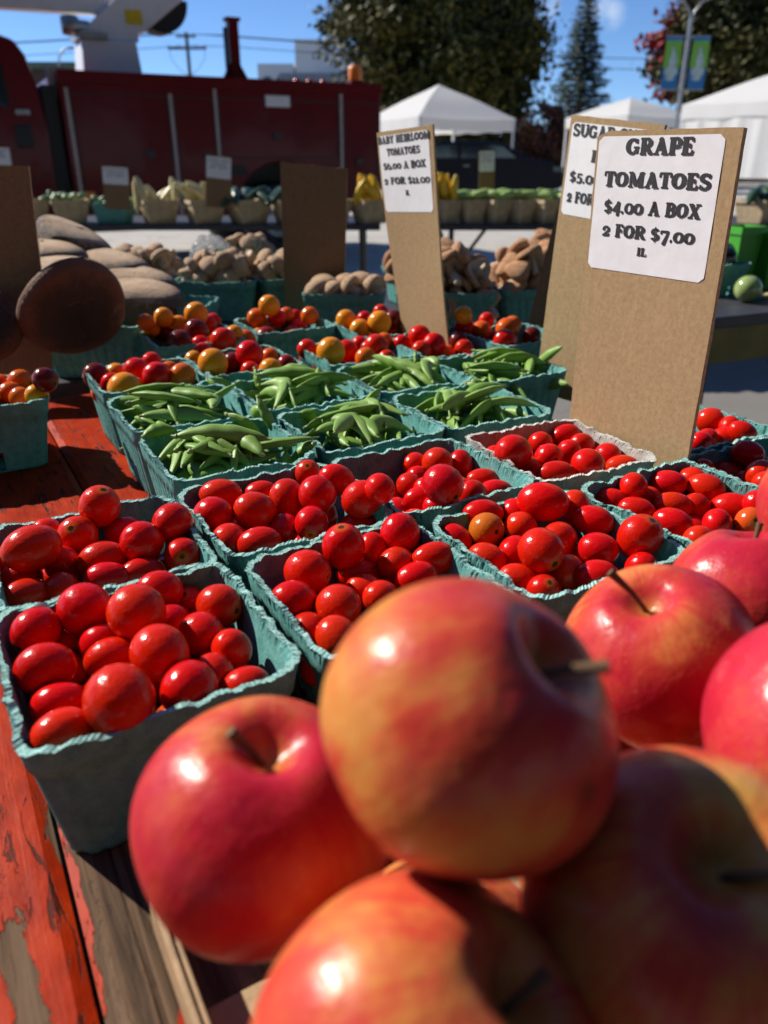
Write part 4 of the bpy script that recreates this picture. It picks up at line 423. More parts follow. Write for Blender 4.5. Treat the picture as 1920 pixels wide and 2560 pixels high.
PODS = {
 'P2': [(-0.2818,0.7755,0.0755,-0.2124,0.7844,0.0627,0),(-0.2185,0.8094,0.0617,-0.1786,0.7576,0.0716,0),(-0.2699,0.7462,0.0728,-0.1995,0.7686,0.0644,0),(-0.229,0.8086,0.078,-0.1852,0.8224,0.0595,0),(-0.2163,0.8248,0.0719,-0.166,0.8923,0.0655,0),(-0.1894,0.8324,0.0788,-0.1809,0.834,0.0611,0),(-0.1547,0.7931,0.0877,-0.1948,0.7261,0.0715,0),(-0.2249,0.8069,0.0688,-0.2042,0.7589,0.0689,0),(-0.155,0.7585,0.0736,-0.1996,0.7893,0.0501,0),(-0.225,0.7561,0.0621,-0.2119,0.6984,0.0688,0),(-0.2246,0.7286,0.0655,-0.2522,0.7737,0.039,0),(-0.2551,0.7521,0.0603,-0.2205,0.7059,0.0721,0),(-0.218,0.7233,0.0429,-0.2153,0.7946,0.0492,1),(-0.1997,0.7082,0.052,-0.233,0.7649,0.0487,1),(-0.1987,0.7526,0.0365,-0.2716,0.768,0.0337,1),(-0.2053,0.8014,0.0365,-0.1865,0.7386,0.0418,1),(-0.2043,0.7958,0.0465,-0.1952,0.725,0.0418,1),(-0.2434,0.7698,0.0525,-0.1949,0.7272,0.048,1),(-0.2352,0.7376,0.0492,-0.1616,0.7486,0.0475,1),(-0.1575,0.7439,0.0602,-0.2066,0.7971,0.0657,1),(-0.1652,0.717,0.0385,-0.2092,0.7794,0.0323,1),(-0.2331,0.7197,0.0613,-0.2379,0.7873,0.0543,1),(-0.2191,0.7547,0.0402,-0.1761,0.7077,0.0356,1),(-0.2224,0.721,0.0497,-0.2366,0.7882,0.0534,1),(-0.2524,0.7559,0.0445,-0.1808,0.7846,0.0493,1),(-0.2248,0.7784,0.0486,-0.1861,0.7148,0.0421,1),(-0.2382,0.7834,0.0692,-0.2222,0.713,0.0723,0),(-0.2019,0.704,0.0721,-0.1682,0.7695,0.0739,0),(-0.195,0.7146,0.0714,-0.2528,0.7489,0.0771,0),(-0.1973,0.7644,0.0677,-0.2543,0.738,0.0662,0),(-0.2305,0.7248,0.0695,-0.1676,0.7554,0.0719,0),(-0.1619,0.7203,0.0772,-0.2247,0.742,0.0782,0),(-0.188,0.7909,0.0708,-0.231,0.7366,0.0761,0),(-0.2299,0.7819,0.0652,-0.2248,0.7115,0.0635,0),(-0.1663,0.7239,0.0734,-0.2327,0.711,0.0804,0),(-0.1571,0.7186,0.0858,-0.1895,0.7746,0.0835,0),(-0.2065,0.7685,0.0923,-0.2564,0.7417,0.093,0),(-0.2374,0.724,0.0895,-0.1992,0.7823,0.0833,0),(-0.2003,0.6937,0.0834,-0.2135,0.7627,0.0806,0),(-0.1751,0.8008,0.0788,-0.2,0.7337,0.0778,0),(-0.2316,0.7639,0.0881,-0.1666,0.7379,0.0908,0),(-0.1841,0.7195,0.0911,-0.2546,0.7386,0.0932,0),(-0.25,0.7619,0.09,-0.184,0.7804,0.0834,0)],
 'P1': [(-0.2038,0.633,0.0719,-0.1332,0.6842,0.0777,0),(-0.1853,0.6741,0.0712,-0.1731,0.5933,0.0672,0),(-0.1821,0.6241,0.0539,-0.1387,0.588,0.0718,0),(-0.1745,0.6508,0.0717,-0.1634,0.6754,0.0588,0),(-0.1458,0.6952,0.0883,-0.1106,0.6881,0.0622,0),(-0.1211,0.7104,0.0965,-0.1001,0.6917,0.0624,0),(-0.1284,0.7245,0.0617,-0.1189,0.7127,0.093,0),(-0.1555,0.6714,0.0701,-0.1361,0.6907,0.0541,0),(-0.1392,0.6224,0.0738,-0.0604,0.6223,0.0863,0),(-0.1282,0.6646,0.0648,-0.133,0.5934,0.0665,0),(-0.2038,0.6414,0.0648,-0.1127,0.6482,0.0624,0),(-0.1383,0.6003,0.0632,-0.0865,0.628,0.0724,0),(-0.0774,0.6515,0.0776,-0.0935,0.6581,0.0587,0),(-0.0887,0.6045,0.0694,-0.0786,0.6321,0.0629,0),(-0.0639,0.6295,0.0772,-0.0746,0.6319,0.0683,0),(-0.2139,0.6563,0.0787,-0.1937,0.6693,0.0798,0),(-0.1682,0.6599,0.0432,-0.1011,0.666,0.0509,1),(-0.1592,0.6533,0.0499,-0.1456,0.5882,0.0536,1),(-0.1384,0.6687,0.0479,-0.1345,0.5894,0.0558,1),(-0.1448,0.5858,0.0539,-0.1105,0.6457,0.0612,1),(-0.1499,0.6424,0.0568,-0.1547,0.5632,0.0592,1),(-0.1779,0.5989,0.0602,-0.1231,0.6317,0.0546,1),(-0.1334,0.6895,0.0451,-0.1151,0.6375,0.0368,1),(-0.1747,0.6509,0.0333,-0.1014,0.6666,0.0371,1),(-0.1916,0.6229,0.042,-0.1167,0.6446,0.0364,1),(-0.1917,0.64,0.036,-0.1146,0.6501,0.0385,1),(-0.1048,0.6272,0.0602,-0.1575,0.5775,0.0541,1),(-0.0966,0.6506,0.0568,-0.1643,0.6533,0.055,1),(-0.1466,0.6011,0.052,-0.0873,0.6421,0.0513,1),(-0.1436,0.675,0.0567,-0.0979,0.6276,0.0569,1),(-0.0818,0.6175,0.0645,-0.1401,0.6645,0.0649,0),(-0.1022,0.668,0.0727,-0.1494,0.6309,0.0795,0),(-0.1752,0.6637,0.0759,-0.1582,0.5879,0.0761,0),(-0.1851,0.6299,0.0694,-0.12,0.5967,0.0678,0),(-0.151,0.6595,0.077,-0.1054,0.6007,0.0764,0),(-0.1601,0.6267,0.0699,-0.1129,0.671,0.0711,0),(-0.1193,0.5822,0.0798,-0.1315,0.6383,0.0768,0),(-0.1507,0.5896,0.0779,-0.1079,0.6555,0.0754,0),(-0.1666,0.5795,0.0617,-0.1214,0.613,0.0673,0),(-0.1753,0.6194,0.0919,-0.0978,0.6144,0.0911,0),(-0.1485,0.5858,0.0877,-0.1409,0.6585,0.0839,0),(-0.1741,0.6101,0.0803,-0.1546,0.6773,0.0776,0),(-0.1787,0.614,0.0838,-0.1161,0.5929,0.0802,0),(-0.1743,0.6322,0.0815,-0.1085,0.5947,0.0811,0),(-0.0797,0.6284,0.0798,-0.147,0.6245,0.0829,0),(-0.0978,0.5946,0.084,-0.1401,0.6366,0.0906,0),(-0.1336,0.5877,0.0853,-0.1766,0.6473,0.0876,0)],
 'P4': [(-0.1445,0.8517,0.0894,-0.1392,0.8457,0.0577,0),(-0.1258,0.7813,0.0731,-0.0985,0.8294,0.0524,0),(-0.1315,0.8426,0.0686,-0.084,0.8024,0.0701,0),(-0.1259,0.8629,0.0715,-0.0834,0.8895,0.0732,0),(-0.1202,0.867,0.0636,-0.0688,0.8967,0.0678,0),(-0.1361,0.8875,0.0685,-0.0876,0.8856,0.0861,0),(-0.0767,0.8487,0.0736,-0.0862,0.7768,0.0682,0),(-0.0765,0.7892,0.0723,-0.0583,0.8652,0.0692,0),(-0.1602,0.8037,0.0714,-0.1303,0.8506,0.0547,0),(-0.058,0.8071,0.0549,-0.0998,0.8648,0.053,1),(-0.0609,0.8144,0.0437,-0.1279,0.8209,0.0458,1),(-0.0668,0.807,0.0434,-0.1084,0.86,0.0431,1),(-0.1225,0.7839,0.061,-0.0566,0.7786,0.0643,1),(-0.0575,0.8101,0.0588,-0.1312,0.7987,0.0533,1),(-0.066,0.8077,0.0478,-0.1248,0.7816,0.042,1),(-0.0566,0.8554,0.0524,-0.112,0.8198,0.0518,1),(-0.091,0.8696,0.0572,-0.1084,0.8026,0.0563,1),(-0.098,0.7943,0.0452,-0.1023,0.8634,0.0462,1),(-0.055,0.849,0.0367,-0.1237,0.8172,0.0431,1),(-0.1199,0.8375,0.0577,-0.0864,0.7796,0.0617,1),(-0.0865,0.7923,0.0369,-0.0518,0.8468,0.0391,1),(-0.0773,0.859,0.0336,-0.0525,0.7936,0.0316,1),(-0.0674,0.7741,0.043,-0.0441,0.8329,0.0479,1),(-0.0657,0.806,0.082,-0.1222,0.7674,0.0759,0),(-0.1107,0.8052,0.0727,-0.0858,0.8726,0.0706,0),(-0.0974,0.7824,0.074,-0.0443,0.8289,0.0758,0),(-0.1129,0.8294,0.0776,-0.0479,0.8396,0.0762,0),(-0.0558,0.8539,0.0684,-0.0929,0.7991,0.071,0),(-0.0962,0.8321,0.0762,-0.0375,0.785,0.0784,0),(-0.0911,0.7566,0.079,-0.1094,0.8312,0.0783,0),(-0.056,0.8278,0.076,-0.1014,0.7667,0.0729,0),(-0.1356,0.8232,0.075,-0.0903,0.7761,0.0755,0),(-0.139,0.8419,0.0858,-0.0671,0.8359,0.0886,0),(-0.0408,0.8269,0.0885,-0.1024,0.784,0.0833,0),(-0.0946,0.8677,0.0817,-0.0688,0.809,0.0736,0),(-0.0748,0.8708,0.0845,-0.07,0.7986,0.0859,0),(-0.0342,0.815,0.0902,-0.102,0.8134,0.0848,0),(-0.1093,0.8243,0.0844,-0.1048,0.7541,0.0781,0),(-0.0793,0.8509,0.0806,-0.0571,0.7832,0.0788,0),(-0.1254,0.8458,0.0821,-0.0924,0.7839,0.0815,0)],
 'P3': [(-0.026,0.7526,0.0839,-0.0515,0.6722,0.0717,0),(-0.0029,0.779,0.0891,-0.0295,0.7512,0.0618,0),(0.0165,0.7545,0.0817,-0.0373,0.7435,0.0609,0),(-0.0683,0.699,0.0737,-0.0325,0.7423,0.0546,0),(-0.0295,0.7088,0.0673,0.023,0.7205,0.0618,0),(-0.0182,0.6856,0.0687,-0.0373,0.7368,0.0463,0),(0.0027,0.7338,0.0583,-0.0226,0.6796,0.0629,0),(-0.0004,0.7201,0.0554,0.0156,0.6651,0.0718,0),(-0.0851,0.7329,0.0791,-0.0621,0.7329,0.0627,0),(-0.0527,0.7374,0.0712,-0.0222,0.6711,0.0736,0),(-0.0202,0.7025,0.0436,0.0081,0.6551,0.0431,1),(-0.0155,0.7288,0.0381,-0.0747,0.6847,0.0307,1),(-0.0628,0.7088,0.0368,0.0042,0.695,0.0402,1),(0.0045,0.7046,0.0557,-0.0543,0.7349,0.0586,1),(-0.0257,0.6846,0.0539,0.0412,0.6819,0.0547,1),(-0.0665,0.7281,0.0626,0.0023,0.7092,0.0632,1),(-0.0366,0.703,0.042,0.0171,0.7253,0.0404,1),(-0.0243,0.7076,0.0345,-0.0549,0.649,0.0381,1),(-0.0083,0.646,0.0387,-0.0242,0.7107,0.0349,1),(-0.0519,0.7319,0.0442,0.0077,0.707,0.0432,1),(-0.0229,0.6783,0.0568,0.0192,0.7215,0.0509,1),(0.0278,0.706,0.0491,-0.0334,0.6649,0.0509,1),(-0.0517,0.7088,0.0421,0.0194,0.7212,0.0424,1),(-0.0583,0.7198,0.0534,-0.017,0.6702,0.054,1),(-0.0143,0.7571,0.0756,-0.0034,0.6898,0.0762,0),(-0.0613,0.72,0.0681,-0.0311,0.6502,0.0705,0),(-0.038,0.6958,0.0809,-0.0007,0.6502,0.0783,0),(-0.0287,0.7186,0.0787,-0.0358,0.6546,0.0745,0),(-0.015,0.7053,0.0736,-0.0648,0.6668,0.0804,0),(-0.0367,0.7223,0.0692,-0.0186,0.6481,0.0676,0),(-0.0242,0.6483,0.0703,-0.0646,0.7052,0.0697,0),(-0.0089,0.7491,0.0771,0.0017,0.6776,0.0789,0),(0.0181,0.7074,0.0799,-0.0291,0.658,0.0776,0),(-0.0476,0.6875,0.0823,-0.0214,0.7494,0.0785,0),(0.0074,0.7247,0.0849,-0.0568,0.6779,0.088,0),(-0.0715,0.6789,0.0796,-0.0254,0.711,0.0805,0),(-0.0436,0.6994,0.0808,0.0005,0.6509,0.0832,0),(-0.0233,0.7,0.0837,-0.0435,0.6283,0.0901,0),(-0.0027,0.6529,0.0838,-0.0626,0.6987,0.0846,0),(0.0221,0.7163,0.0825,-0.0472,0.7388,0.0831,0),(-0.023,0.7522,0.0832,-0.0002,0.6967,0.0845,0)],
 'P5': [(-0.0491,0.9098,0.0731,-0.0063,0.9211,0.0505,0),(-0.0482,0.9102,0.074,0.0324,0.924,0.0735,0),(0.0565,0.9466,0.0869,0.0665,0.9081,0.0629,0),(0.0393,0.9569,0.0815,0.0404,0.9482,0.0595,0),(-0.0136,0.8953,0.072,0.0256,0.8193,0.0728,0),(-0.0061,0.8982,0.0722,0.0469,0.8287,0.0738,0),(0.009,0.9022,0.0712,0.0739,0.8803,0.0635,0),(0.0212,0.942,0.0731,0.0372,0.9465,0.066,0),(-0.017,0.8703,0.0589,0.0413,0.831,0.059,1),(-0.0078,0.8877,0.0625,0.0513,0.8582,0.0616,1),(-0.0044,0.8509,0.0534,0.053,0.8827,0.058,1),(0.0179,0.9046,0.0363,0.0345,0.8302,0.0401,1),(0.0327,0.9146,0.0534,0.0435,0.8481,0.0536,1),(0.0215,0.8905,0.0526,0.0056,0.8182,0.0549,1),(0.007,0.9022,0.0611,0.0628,0.8677,0.0549,1),(0.0032,0.8508,0.0606,0.0606,0.887,0.0582,1),(0.0626,0.8818,0.0469,-0.0117,0.8909,0.0425,1),(0.0038,0.8531,0.0435,0.0816,0.863,0.0464,1),(0.0266,0.8991,0.0326,-0.0042,0.8415,0.0349,1),(0.002,0.8891,0.0518,0.0753,0.8862,0.0467,1),(0.0219,0.8673,0.0416,-0.035,0.9019,0.0362,1),(0.0223,0.8377,0.0337,0.0351,0.9112,0.041,1),(0.0,0.9015,0.0745,0.032,0.8419,0.074,0),(0.0237,0.8517,0.067,0.0798,0.8782,0.0617,0),(0.0482,0.8388,0.0701,-0.0187,0.8705,0.0689,0),(-0.0165,0.8512,0.073,0.03,0.9073,0.0789,0),(-0.0084,0.8891,0.0721,0.0678,0.8998,0.0713,0),(0.0553,0.8455,0.072,0.0126,0.8969,0.0798,0),(0.0358,0.8929,0.0725,-0.0348,0.8787,0.0698,0),(-0.0026,0.9124,0.0704,0.027,0.8509,0.0684,0),(0.043,0.9186,0.0719,0.0281,0.8437,0.0679,0),(-0.0082,0.8307,0.0767,0.0323,0.8897,0.0784,0),(0.0222,0.858,0.0766,0.0575,0.9184,0.0821,0),(0.0285,0.8601,0.085,-0.0124,0.9122,0.0897,0),(0.0757,0.8857,0.0777,-0.0016,0.8896,0.0745,0),(0.0454,0.8378,0.0849,0.0516,0.9118,0.0859,0),(0.0403,0.8699,0.0764,0.0093,0.9276,0.0773,0),(0.0455,0.8748,0.0845,-0.014,0.9147,0.0836,0),(0.0243,0.8698,0.088,-0.0127,0.9154,0.0847,0)],
 'P6': [(0.0406,0.8019,0.068,0.0873,0.8264,0.069,0),(0.0514,0.7837,0.0724,0.1033,0.8116,0.0661,0),(0.0285,0.797,0.0659,0.074,0.8086,0.058,0),(0.0703,0.8071,0.0612,0.0989,0.7615,0.0738,0),(0.0908,0.8307,0.0786,0.1159,0.8145,0.0634,0),(0.1269,0.7683,0.0836,0.0725,0.7031,0.0739,0),(0.0593,0.7688,0.0528,0.0736,0.7152,0.0732,0),(0.0614,0.7515,0.0541,0.0719,0.696,0.0731,0),(0.1302,0.7924,0.0612,0.1589,0.7546,0.0608,0),(0.1114,0.743,0.0694,0.1304,0.7866,0.0453,0),(0.1155,0.7906,0.0476,0.1201,0.7333,0.0609,0),(0.0966,0.8331,0.0708,0.1075,0.8382,0.0766,0),(0.0678,0.7396,0.0738,0.0822,0.7794,0.0441,0),(0.0733,0.7568,0.0516,0.0847,0.7004,0.0669,0),(0.0991,0.7898,0.053,0.0911,0.7182,0.0522,1),(0.0694,0.7608,0.0308,0.1259,0.7903,0.0377,1),(0.0348,0.7571,0.0439,0.1005,0.7868,0.0403,1),(0.0581,0.7083,0.047,0.1223,0.7416,0.0462,1),(0.0333,0.754,0.0358,0.0987,0.7288,0.0336,1),(0.0725,0.7833,0.0461,0.05,0.7201,0.0434,1),(0.1442,0.7558,0.0359,0.0889,0.7275,0.0338,1),(0.0474,0.7355,0.0587,0.1027,0.7683,0.0572,1),(0.0935,0.7927,0.0423,0.0604,0.7248,0.0511,1),(0.089,0.7115,0.0409,0.0975,0.7809,0.0455,1),(0.1332,0.7765,0.0603,0.0951,0.7269,0.0592,1),(0.1038,0.8219,0.055,0.105,0.7504,0.0509,1),(0.0406,0.7775,0.0516,0.0966,0.7282,0.0482,1),(0.0939,0.7146,0.0527,0.1312,0.7677,0.0605,1),(0.0714,0.7477,0.0664,0.0892,0.8142,0.0643,0),(0.1436,0.7299,0.0682,0.0843,0.765,0.0661,0),(0.0507,0.7937,0.0676,0.1059,0.7606,0.068,0),(0.0286,0.7603,0.0723,0.0857,0.7818,0.0714,0),(0.0927,0.7755,0.0749,0.0923,0.7026,0.0692,0),(0.1147,0.8113,0.07,0.0889,0.7479,0.0728,0),(0.0441,0.7346,0.0751,0.096,0.7896,0.073,0),(0.0984,0.7805,0.0665,0.0926,0.7057,0.0728,0),(0.1111,0.7734,0.0701,0.1154,0.7149,0.0754,0),(0.076,0.7555,0.0817,0.1215,0.7984,0.0889,0),(0.0668,0.7136,0.0816,0.0657,0.7798,0.0846,0),(0.0643,0.8,0.0762,0.0501,0.7375,0.0766,0),(0.0927,0.7609,0.0848,0.0549,0.7108,0.0867,0),(0.086,0.7414,0.0819,0.1527,0.7384,0.0853,0),(0.1012,0.7785,0.0826,0.0564,0.7167,0.0818,0),(0.0745,0.7373,0.0825,0.0647,0.8012,0.0799,0),(0.0718,0.7293,0.0868,0.1273,0.778,0.0898,0)],
 'P7': [(0.0963,0.9669,0.0701,0.1123,0.9076,0.064,0),(0.1185,0.9589,0.073,0.1234,0.9692,0.0584,0),(0.1204,0.9465,0.066,0.1704,0.8772,0.0606,0),(0.1129,0.899,0.0701,0.1645,0.8292,0.0637,0),(0.2075,0.9219,0.0789,0.1733,0.9594,0.0484,0),(0.1823,0.9469,0.0628,0.2107,0.9153,0.1015,0),(0.1768,0.9098,0.0507,0.2114,0.8649,0.0695,0),(0.1328,0.9834,0.0673,0.1409,0.9784,0.0581,0),(0.1564,0.9453,0.0602,0.1656,0.888,0.0738,0),(0.1743,0.985,0.0648,0.1693,0.8988,0.074,0),(0.1242,0.9025,0.0551,0.1393,0.9693,0.0565,1),(0.124,0.9654,0.0351,0.1776,0.9088,0.0376,1),(0.1346,0.9144,0.0594,0.1937,0.9206,0.0596,1),(0.0816,0.9303,0.0443,0.1508,0.9299,0.0473,1),(0.1906,0.9033,0.0352,0.1331,0.9489,0.037,1),(0.1222,0.937,0.0424,0.1893,0.9031,0.0462,1),(0.1149,0.8634,0.0562,0.1132,0.9431,0.0562,1),(0.1452,0.938,0.0397,0.1922,0.8945,0.0472,1),(0.1027,0.9536,0.047,0.1695,0.9255,0.0468,1),(0.1647,0.9398,0.0639,0.107,0.9099,0.0638,1),(0.1637,0.9745,0.052,0.1149,0.9243,0.0565,1),(0.1025,0.9075,0.0407,0.1712,0.8959,0.0463,1),(0.1319,0.8585,0.0502,0.1092,0.9277,0.0486,1),(0.0904,0.9256,0.0479,0.1567,0.9497,0.0532,1),(0.1486,0.9636,0.0794,0.1523,0.8991,0.077,0),(0.1041,0.9108,0.0709,0.1799,0.8908,0.0689,0),(0.1612,0.9089,0.0627,0.1016,0.9404,0.0695,0),(0.1555,0.971,0.072,0.1099,0.9196,0.0687,0),(0.1348,0.9175,0.0679,0.1198,0.8521,0.0722,0),(0.1224,0.892,0.0677,0.1033,0.9546,0.0709,0),(0.1857,0.9357,0.0693,0.1266,0.9372,0.0657,0),(0.1638,0.9182,0.0731,0.1294,0.9705,0.0749,0),(0.1595,0.8732,0.08,0.0998,0.9114,0.0717,0),(0.1777,0.9373,0.0794,0.169,0.8782,0.0771,0),(0.0981,0.8875,0.0847,0.1622,0.8798,0.0838,0),(0.166,0.9728,0.0764,0.1422,0.9136,0.0818,0),(0.1665,0.9717,0.0831,0.1232,0.9328,0.0843,0),(0.1196,0.9415,0.0847,0.1692,0.9668,0.0817,0),(0.13,0.9239,0.0841,0.1927,0.9225,0.0846,0),(0.1129,0.9617,0.0843,0.1813,0.944,0.0799,0),(0.1115,0.9555,0.0845,0.1846,0.9378,0.0867,0)],
}
BOXES = {'A': (-0.15, 0.245, 29.5, 0.129, 0.075), 'B': (-0.207, 0.356, 29, 0.122, 0.075), 'C': (-0.027, 0.312, 30, 0.122, 0.075), 'D': (-0.095, 0.423, 30, 0.122, 0.075), 'E': (0.015, 0.486, 30, 0.122, 0.075), 'F': (0.089, 0.37, 30, 0.122, 0.075), 'G': (0.121, 0.547, 25, 0.121, 0.075), 'H': (0.205, 0.43, 30, 0.122, 0.075), 'I': (0.303, 0.492, 29, 0.122, 0.075), 'J': (0.257, 0.614, 28, 0.122, 0.075), 'P1': (-0.16, 0.546, 30, 0.122, 0.075), 'P2': (-0.226, 0.665, 30, 0.124, 0.075), 'P3': (-0.047, 0.612, 29, 0.122, 0.075), 'P4': (-0.114, 0.73, 29, 0.122, 0.075), 'P5': (-0.001, 0.795, 29, 0.122, 0.075), 'P6': (0.062, 0.674, 28, 0.122, 0.075), 'P7': (0.113, 0.836, 28, 0.122, 0.075), 'Q1': (-0.455, 0.712, 30, 0.124, 0.075), 'Q2': (-0.296, 0.792, 30, 0.124, 0.075), 'Q4': (-0.205, 0.862, 29, 0.126, 0.075), 'Q6': (-0.062, 0.918, 27, 0.124, 0.075), 'Q8': (0.06, 0.955, 27, 0.122, 0.075), 'Q9': (0.157, 1.022, 27, 0.124, 0.075), 'Q3': (-0.3, 1.015, 27, 0.124, 0.075), 'Q5': (-0.178, 1.105, 28, 0.124, 0.075), 'Q7': (-0.026, 1.078, 26, 0.124, 0.075)}
MBOXES = {'M3': [-0.149, 1.432, -2, 0.15, 0.08], 'M2': [-0.428, 1.59, -2, 0.165, 0.08], 'M2c': [-0.612, 1.684, -2, 0.165, 0.08], 'M2b': [-0.436, 2.043, -3, 0.15, 0.08], 'M3b': [-0.247, 1.612, 25, 0.15, 0.08], 'M4a': [0.042, 1.735, 20, 0.15, 0.08], 'M4b': [0.036, 1.432, 2, 0.172, 0.08], 'M5': [0.218, 1.48, 4, 0.165, 0.08], 'M6': [0.284, 1.684, 15, 0.15, 0.08], 'M1': [-0.519, 1.133, -2, 0.165, 0.08], 'M1b': [-0.427, 1.287, -2, 0.13, 0.08]}# ------------------------------------------------------------------ ground
g = MB(); g.add([(-400, -60, 0), (400, -60, 0), (400, 700, 0), (-400, 700, 0)], [(0, 1, 2, 3)])
tag(g.build('ground', 'ground'), kind='structure')
g = MB(); g.add([(-120, 5.2, .004), (120, 5.2, .004), (120, 46, .004), (-120, 46, .004)], [(0, 1, 2, 3)])
tag(g.build('pavement', 'concrete'), kind='structure')

# ------------------------------------------------------------------ tables
A30 = R_(30)
def ab(a, b, z=0): return Vector((a * math.cos(A30) - b * math.sin(A30), a * math.sin(A30) + b * math.cos(A30), TZ + z))
tbl = empty('plank_table', (0, 0, 0), A30, 'long table of weathered planks with peeling red paint under the fruit boxes', 'table')
def wear(a, b):
    v = .22
    e = min(1, max(0, (b - .02) / .06)) * min(1, max(0, (.405 - b) / .06))
    v += .62 * e * math.exp(-((a - .042) / .043) ** 8)
    v += .42 * math.exp(-((a + .024) / .008) ** 2) * math.exp(-((b - .245) / .05) ** 4)
    v += .40 * math.exp(-((a + .060) / .010) ** 2) * math.exp(-((b - .36) / .06) ** 4)
    v -= .55 * math.exp(-((a - .030) / .006) ** 2) * math.exp(-((b - .185) / .022) ** 4)
    return v
k = 0; a0 = -.285; pw = .095
while a0 < .66:
    nx, ny = 14, 300; b0, b1 = -.35, 1.13; th = .028; gp = .0010
    v = []; f = []; wv = []
    for j in range(ny + 1):
        for i in range(nx + 1):
            x = a0 + gp + (pw - 2 * gp) * i / nx; y = b0 + (b1 - b0) * j / ny
            z = -.0028 if i in (0, nx) else .0006 * math.sin(x * 90 + k) * math.sin(y * 7)
            v.append((x, y, z)); wv.append(wear(x, y))
    for j in range(ny):
        for i in range(nx):
            q = j * (nx + 1) + i; f.append((q, q + 1, q + nx + 2, q + nx + 1))
    n0 = len(v); ring = list(range(nx + 1)) + [j * (nx + 1) + nx for j in range(1, ny + 1)] + [ny * (nx + 1) + i for i in range(nx - 1, -1, -1)] + [j * (nx + 1) for j in range(ny - 1, 0, -1)]
    for r in ring: v.append((v[r][0], v[r][1], -th)); wv.append(.3)
    m = len(ring)
    for i in range(m): f.append((ring[(i + 1) % m], ring[i], n0 + i, n0 + (i + 1) % m))
    f.append(tuple(range(n0 + m - 1, n0 - 1, -1)))
    sh = k * .37
    me = mesh('plank', [(p[0] - a0, p[1] - b0 + 0, p[2]) for p in v], f, 'table')
    at = me.attributes.new('wear', 'FLOAT', 'POINT'); at.data.foreach_set('value', wv)
    o = link('plank', me, tbl); o.location = (a0, b0, TZ)
    a0 += pw; k += 1
MB().box((.19, .39, TZ - .0335), (.94, 1.46, .008)).build('gap_dark_sheet', 'blackm', tbl)  # black sheet added below the planks so their gaps look dark
for sx, sy in ((-.2, -.2), (.58, -.2), (-.2, .95), (.58, .95)):
    MB().box((sx, sy, (TZ - .04) / 2), (.07, .07, TZ - .041)).build('leg', 'table', tbl)
MB().box((.19, -.2, TZ - .080), (.70, .035, .08)).build('apron', 'table', tbl)
MB().box((.19, .95, TZ - .080), (.70, .035, .08)).build('apron', 'table', tbl)

bt = empty('folding_table', (.702, 1.648, 0), R_(24), 'black topped table with a dull yellow edge board carrying the mushroom boxes', 'table')
MB().box((-.25, .39, TZ - .0125), (3.5, .78, .025)).build('tabletop', 'tableblack', bt, .003)
MB().box((-.25, .03, TZ - .067), (3.4, .022, .08)).build('edge_board', 'yellowwood', bt, .002)
MB().box((-.25, .75, TZ - .067), (3.4, .022, .08)).build('edge_board', 'yellowwood', bt, .002)
for x in (-1.9, .02, 1.4):
    for y in (.06, .72):
        MB().box((x, y, (TZ - .03) / 2), (.045, .045, TZ - .03)).build('leg', 'blackm', bt)

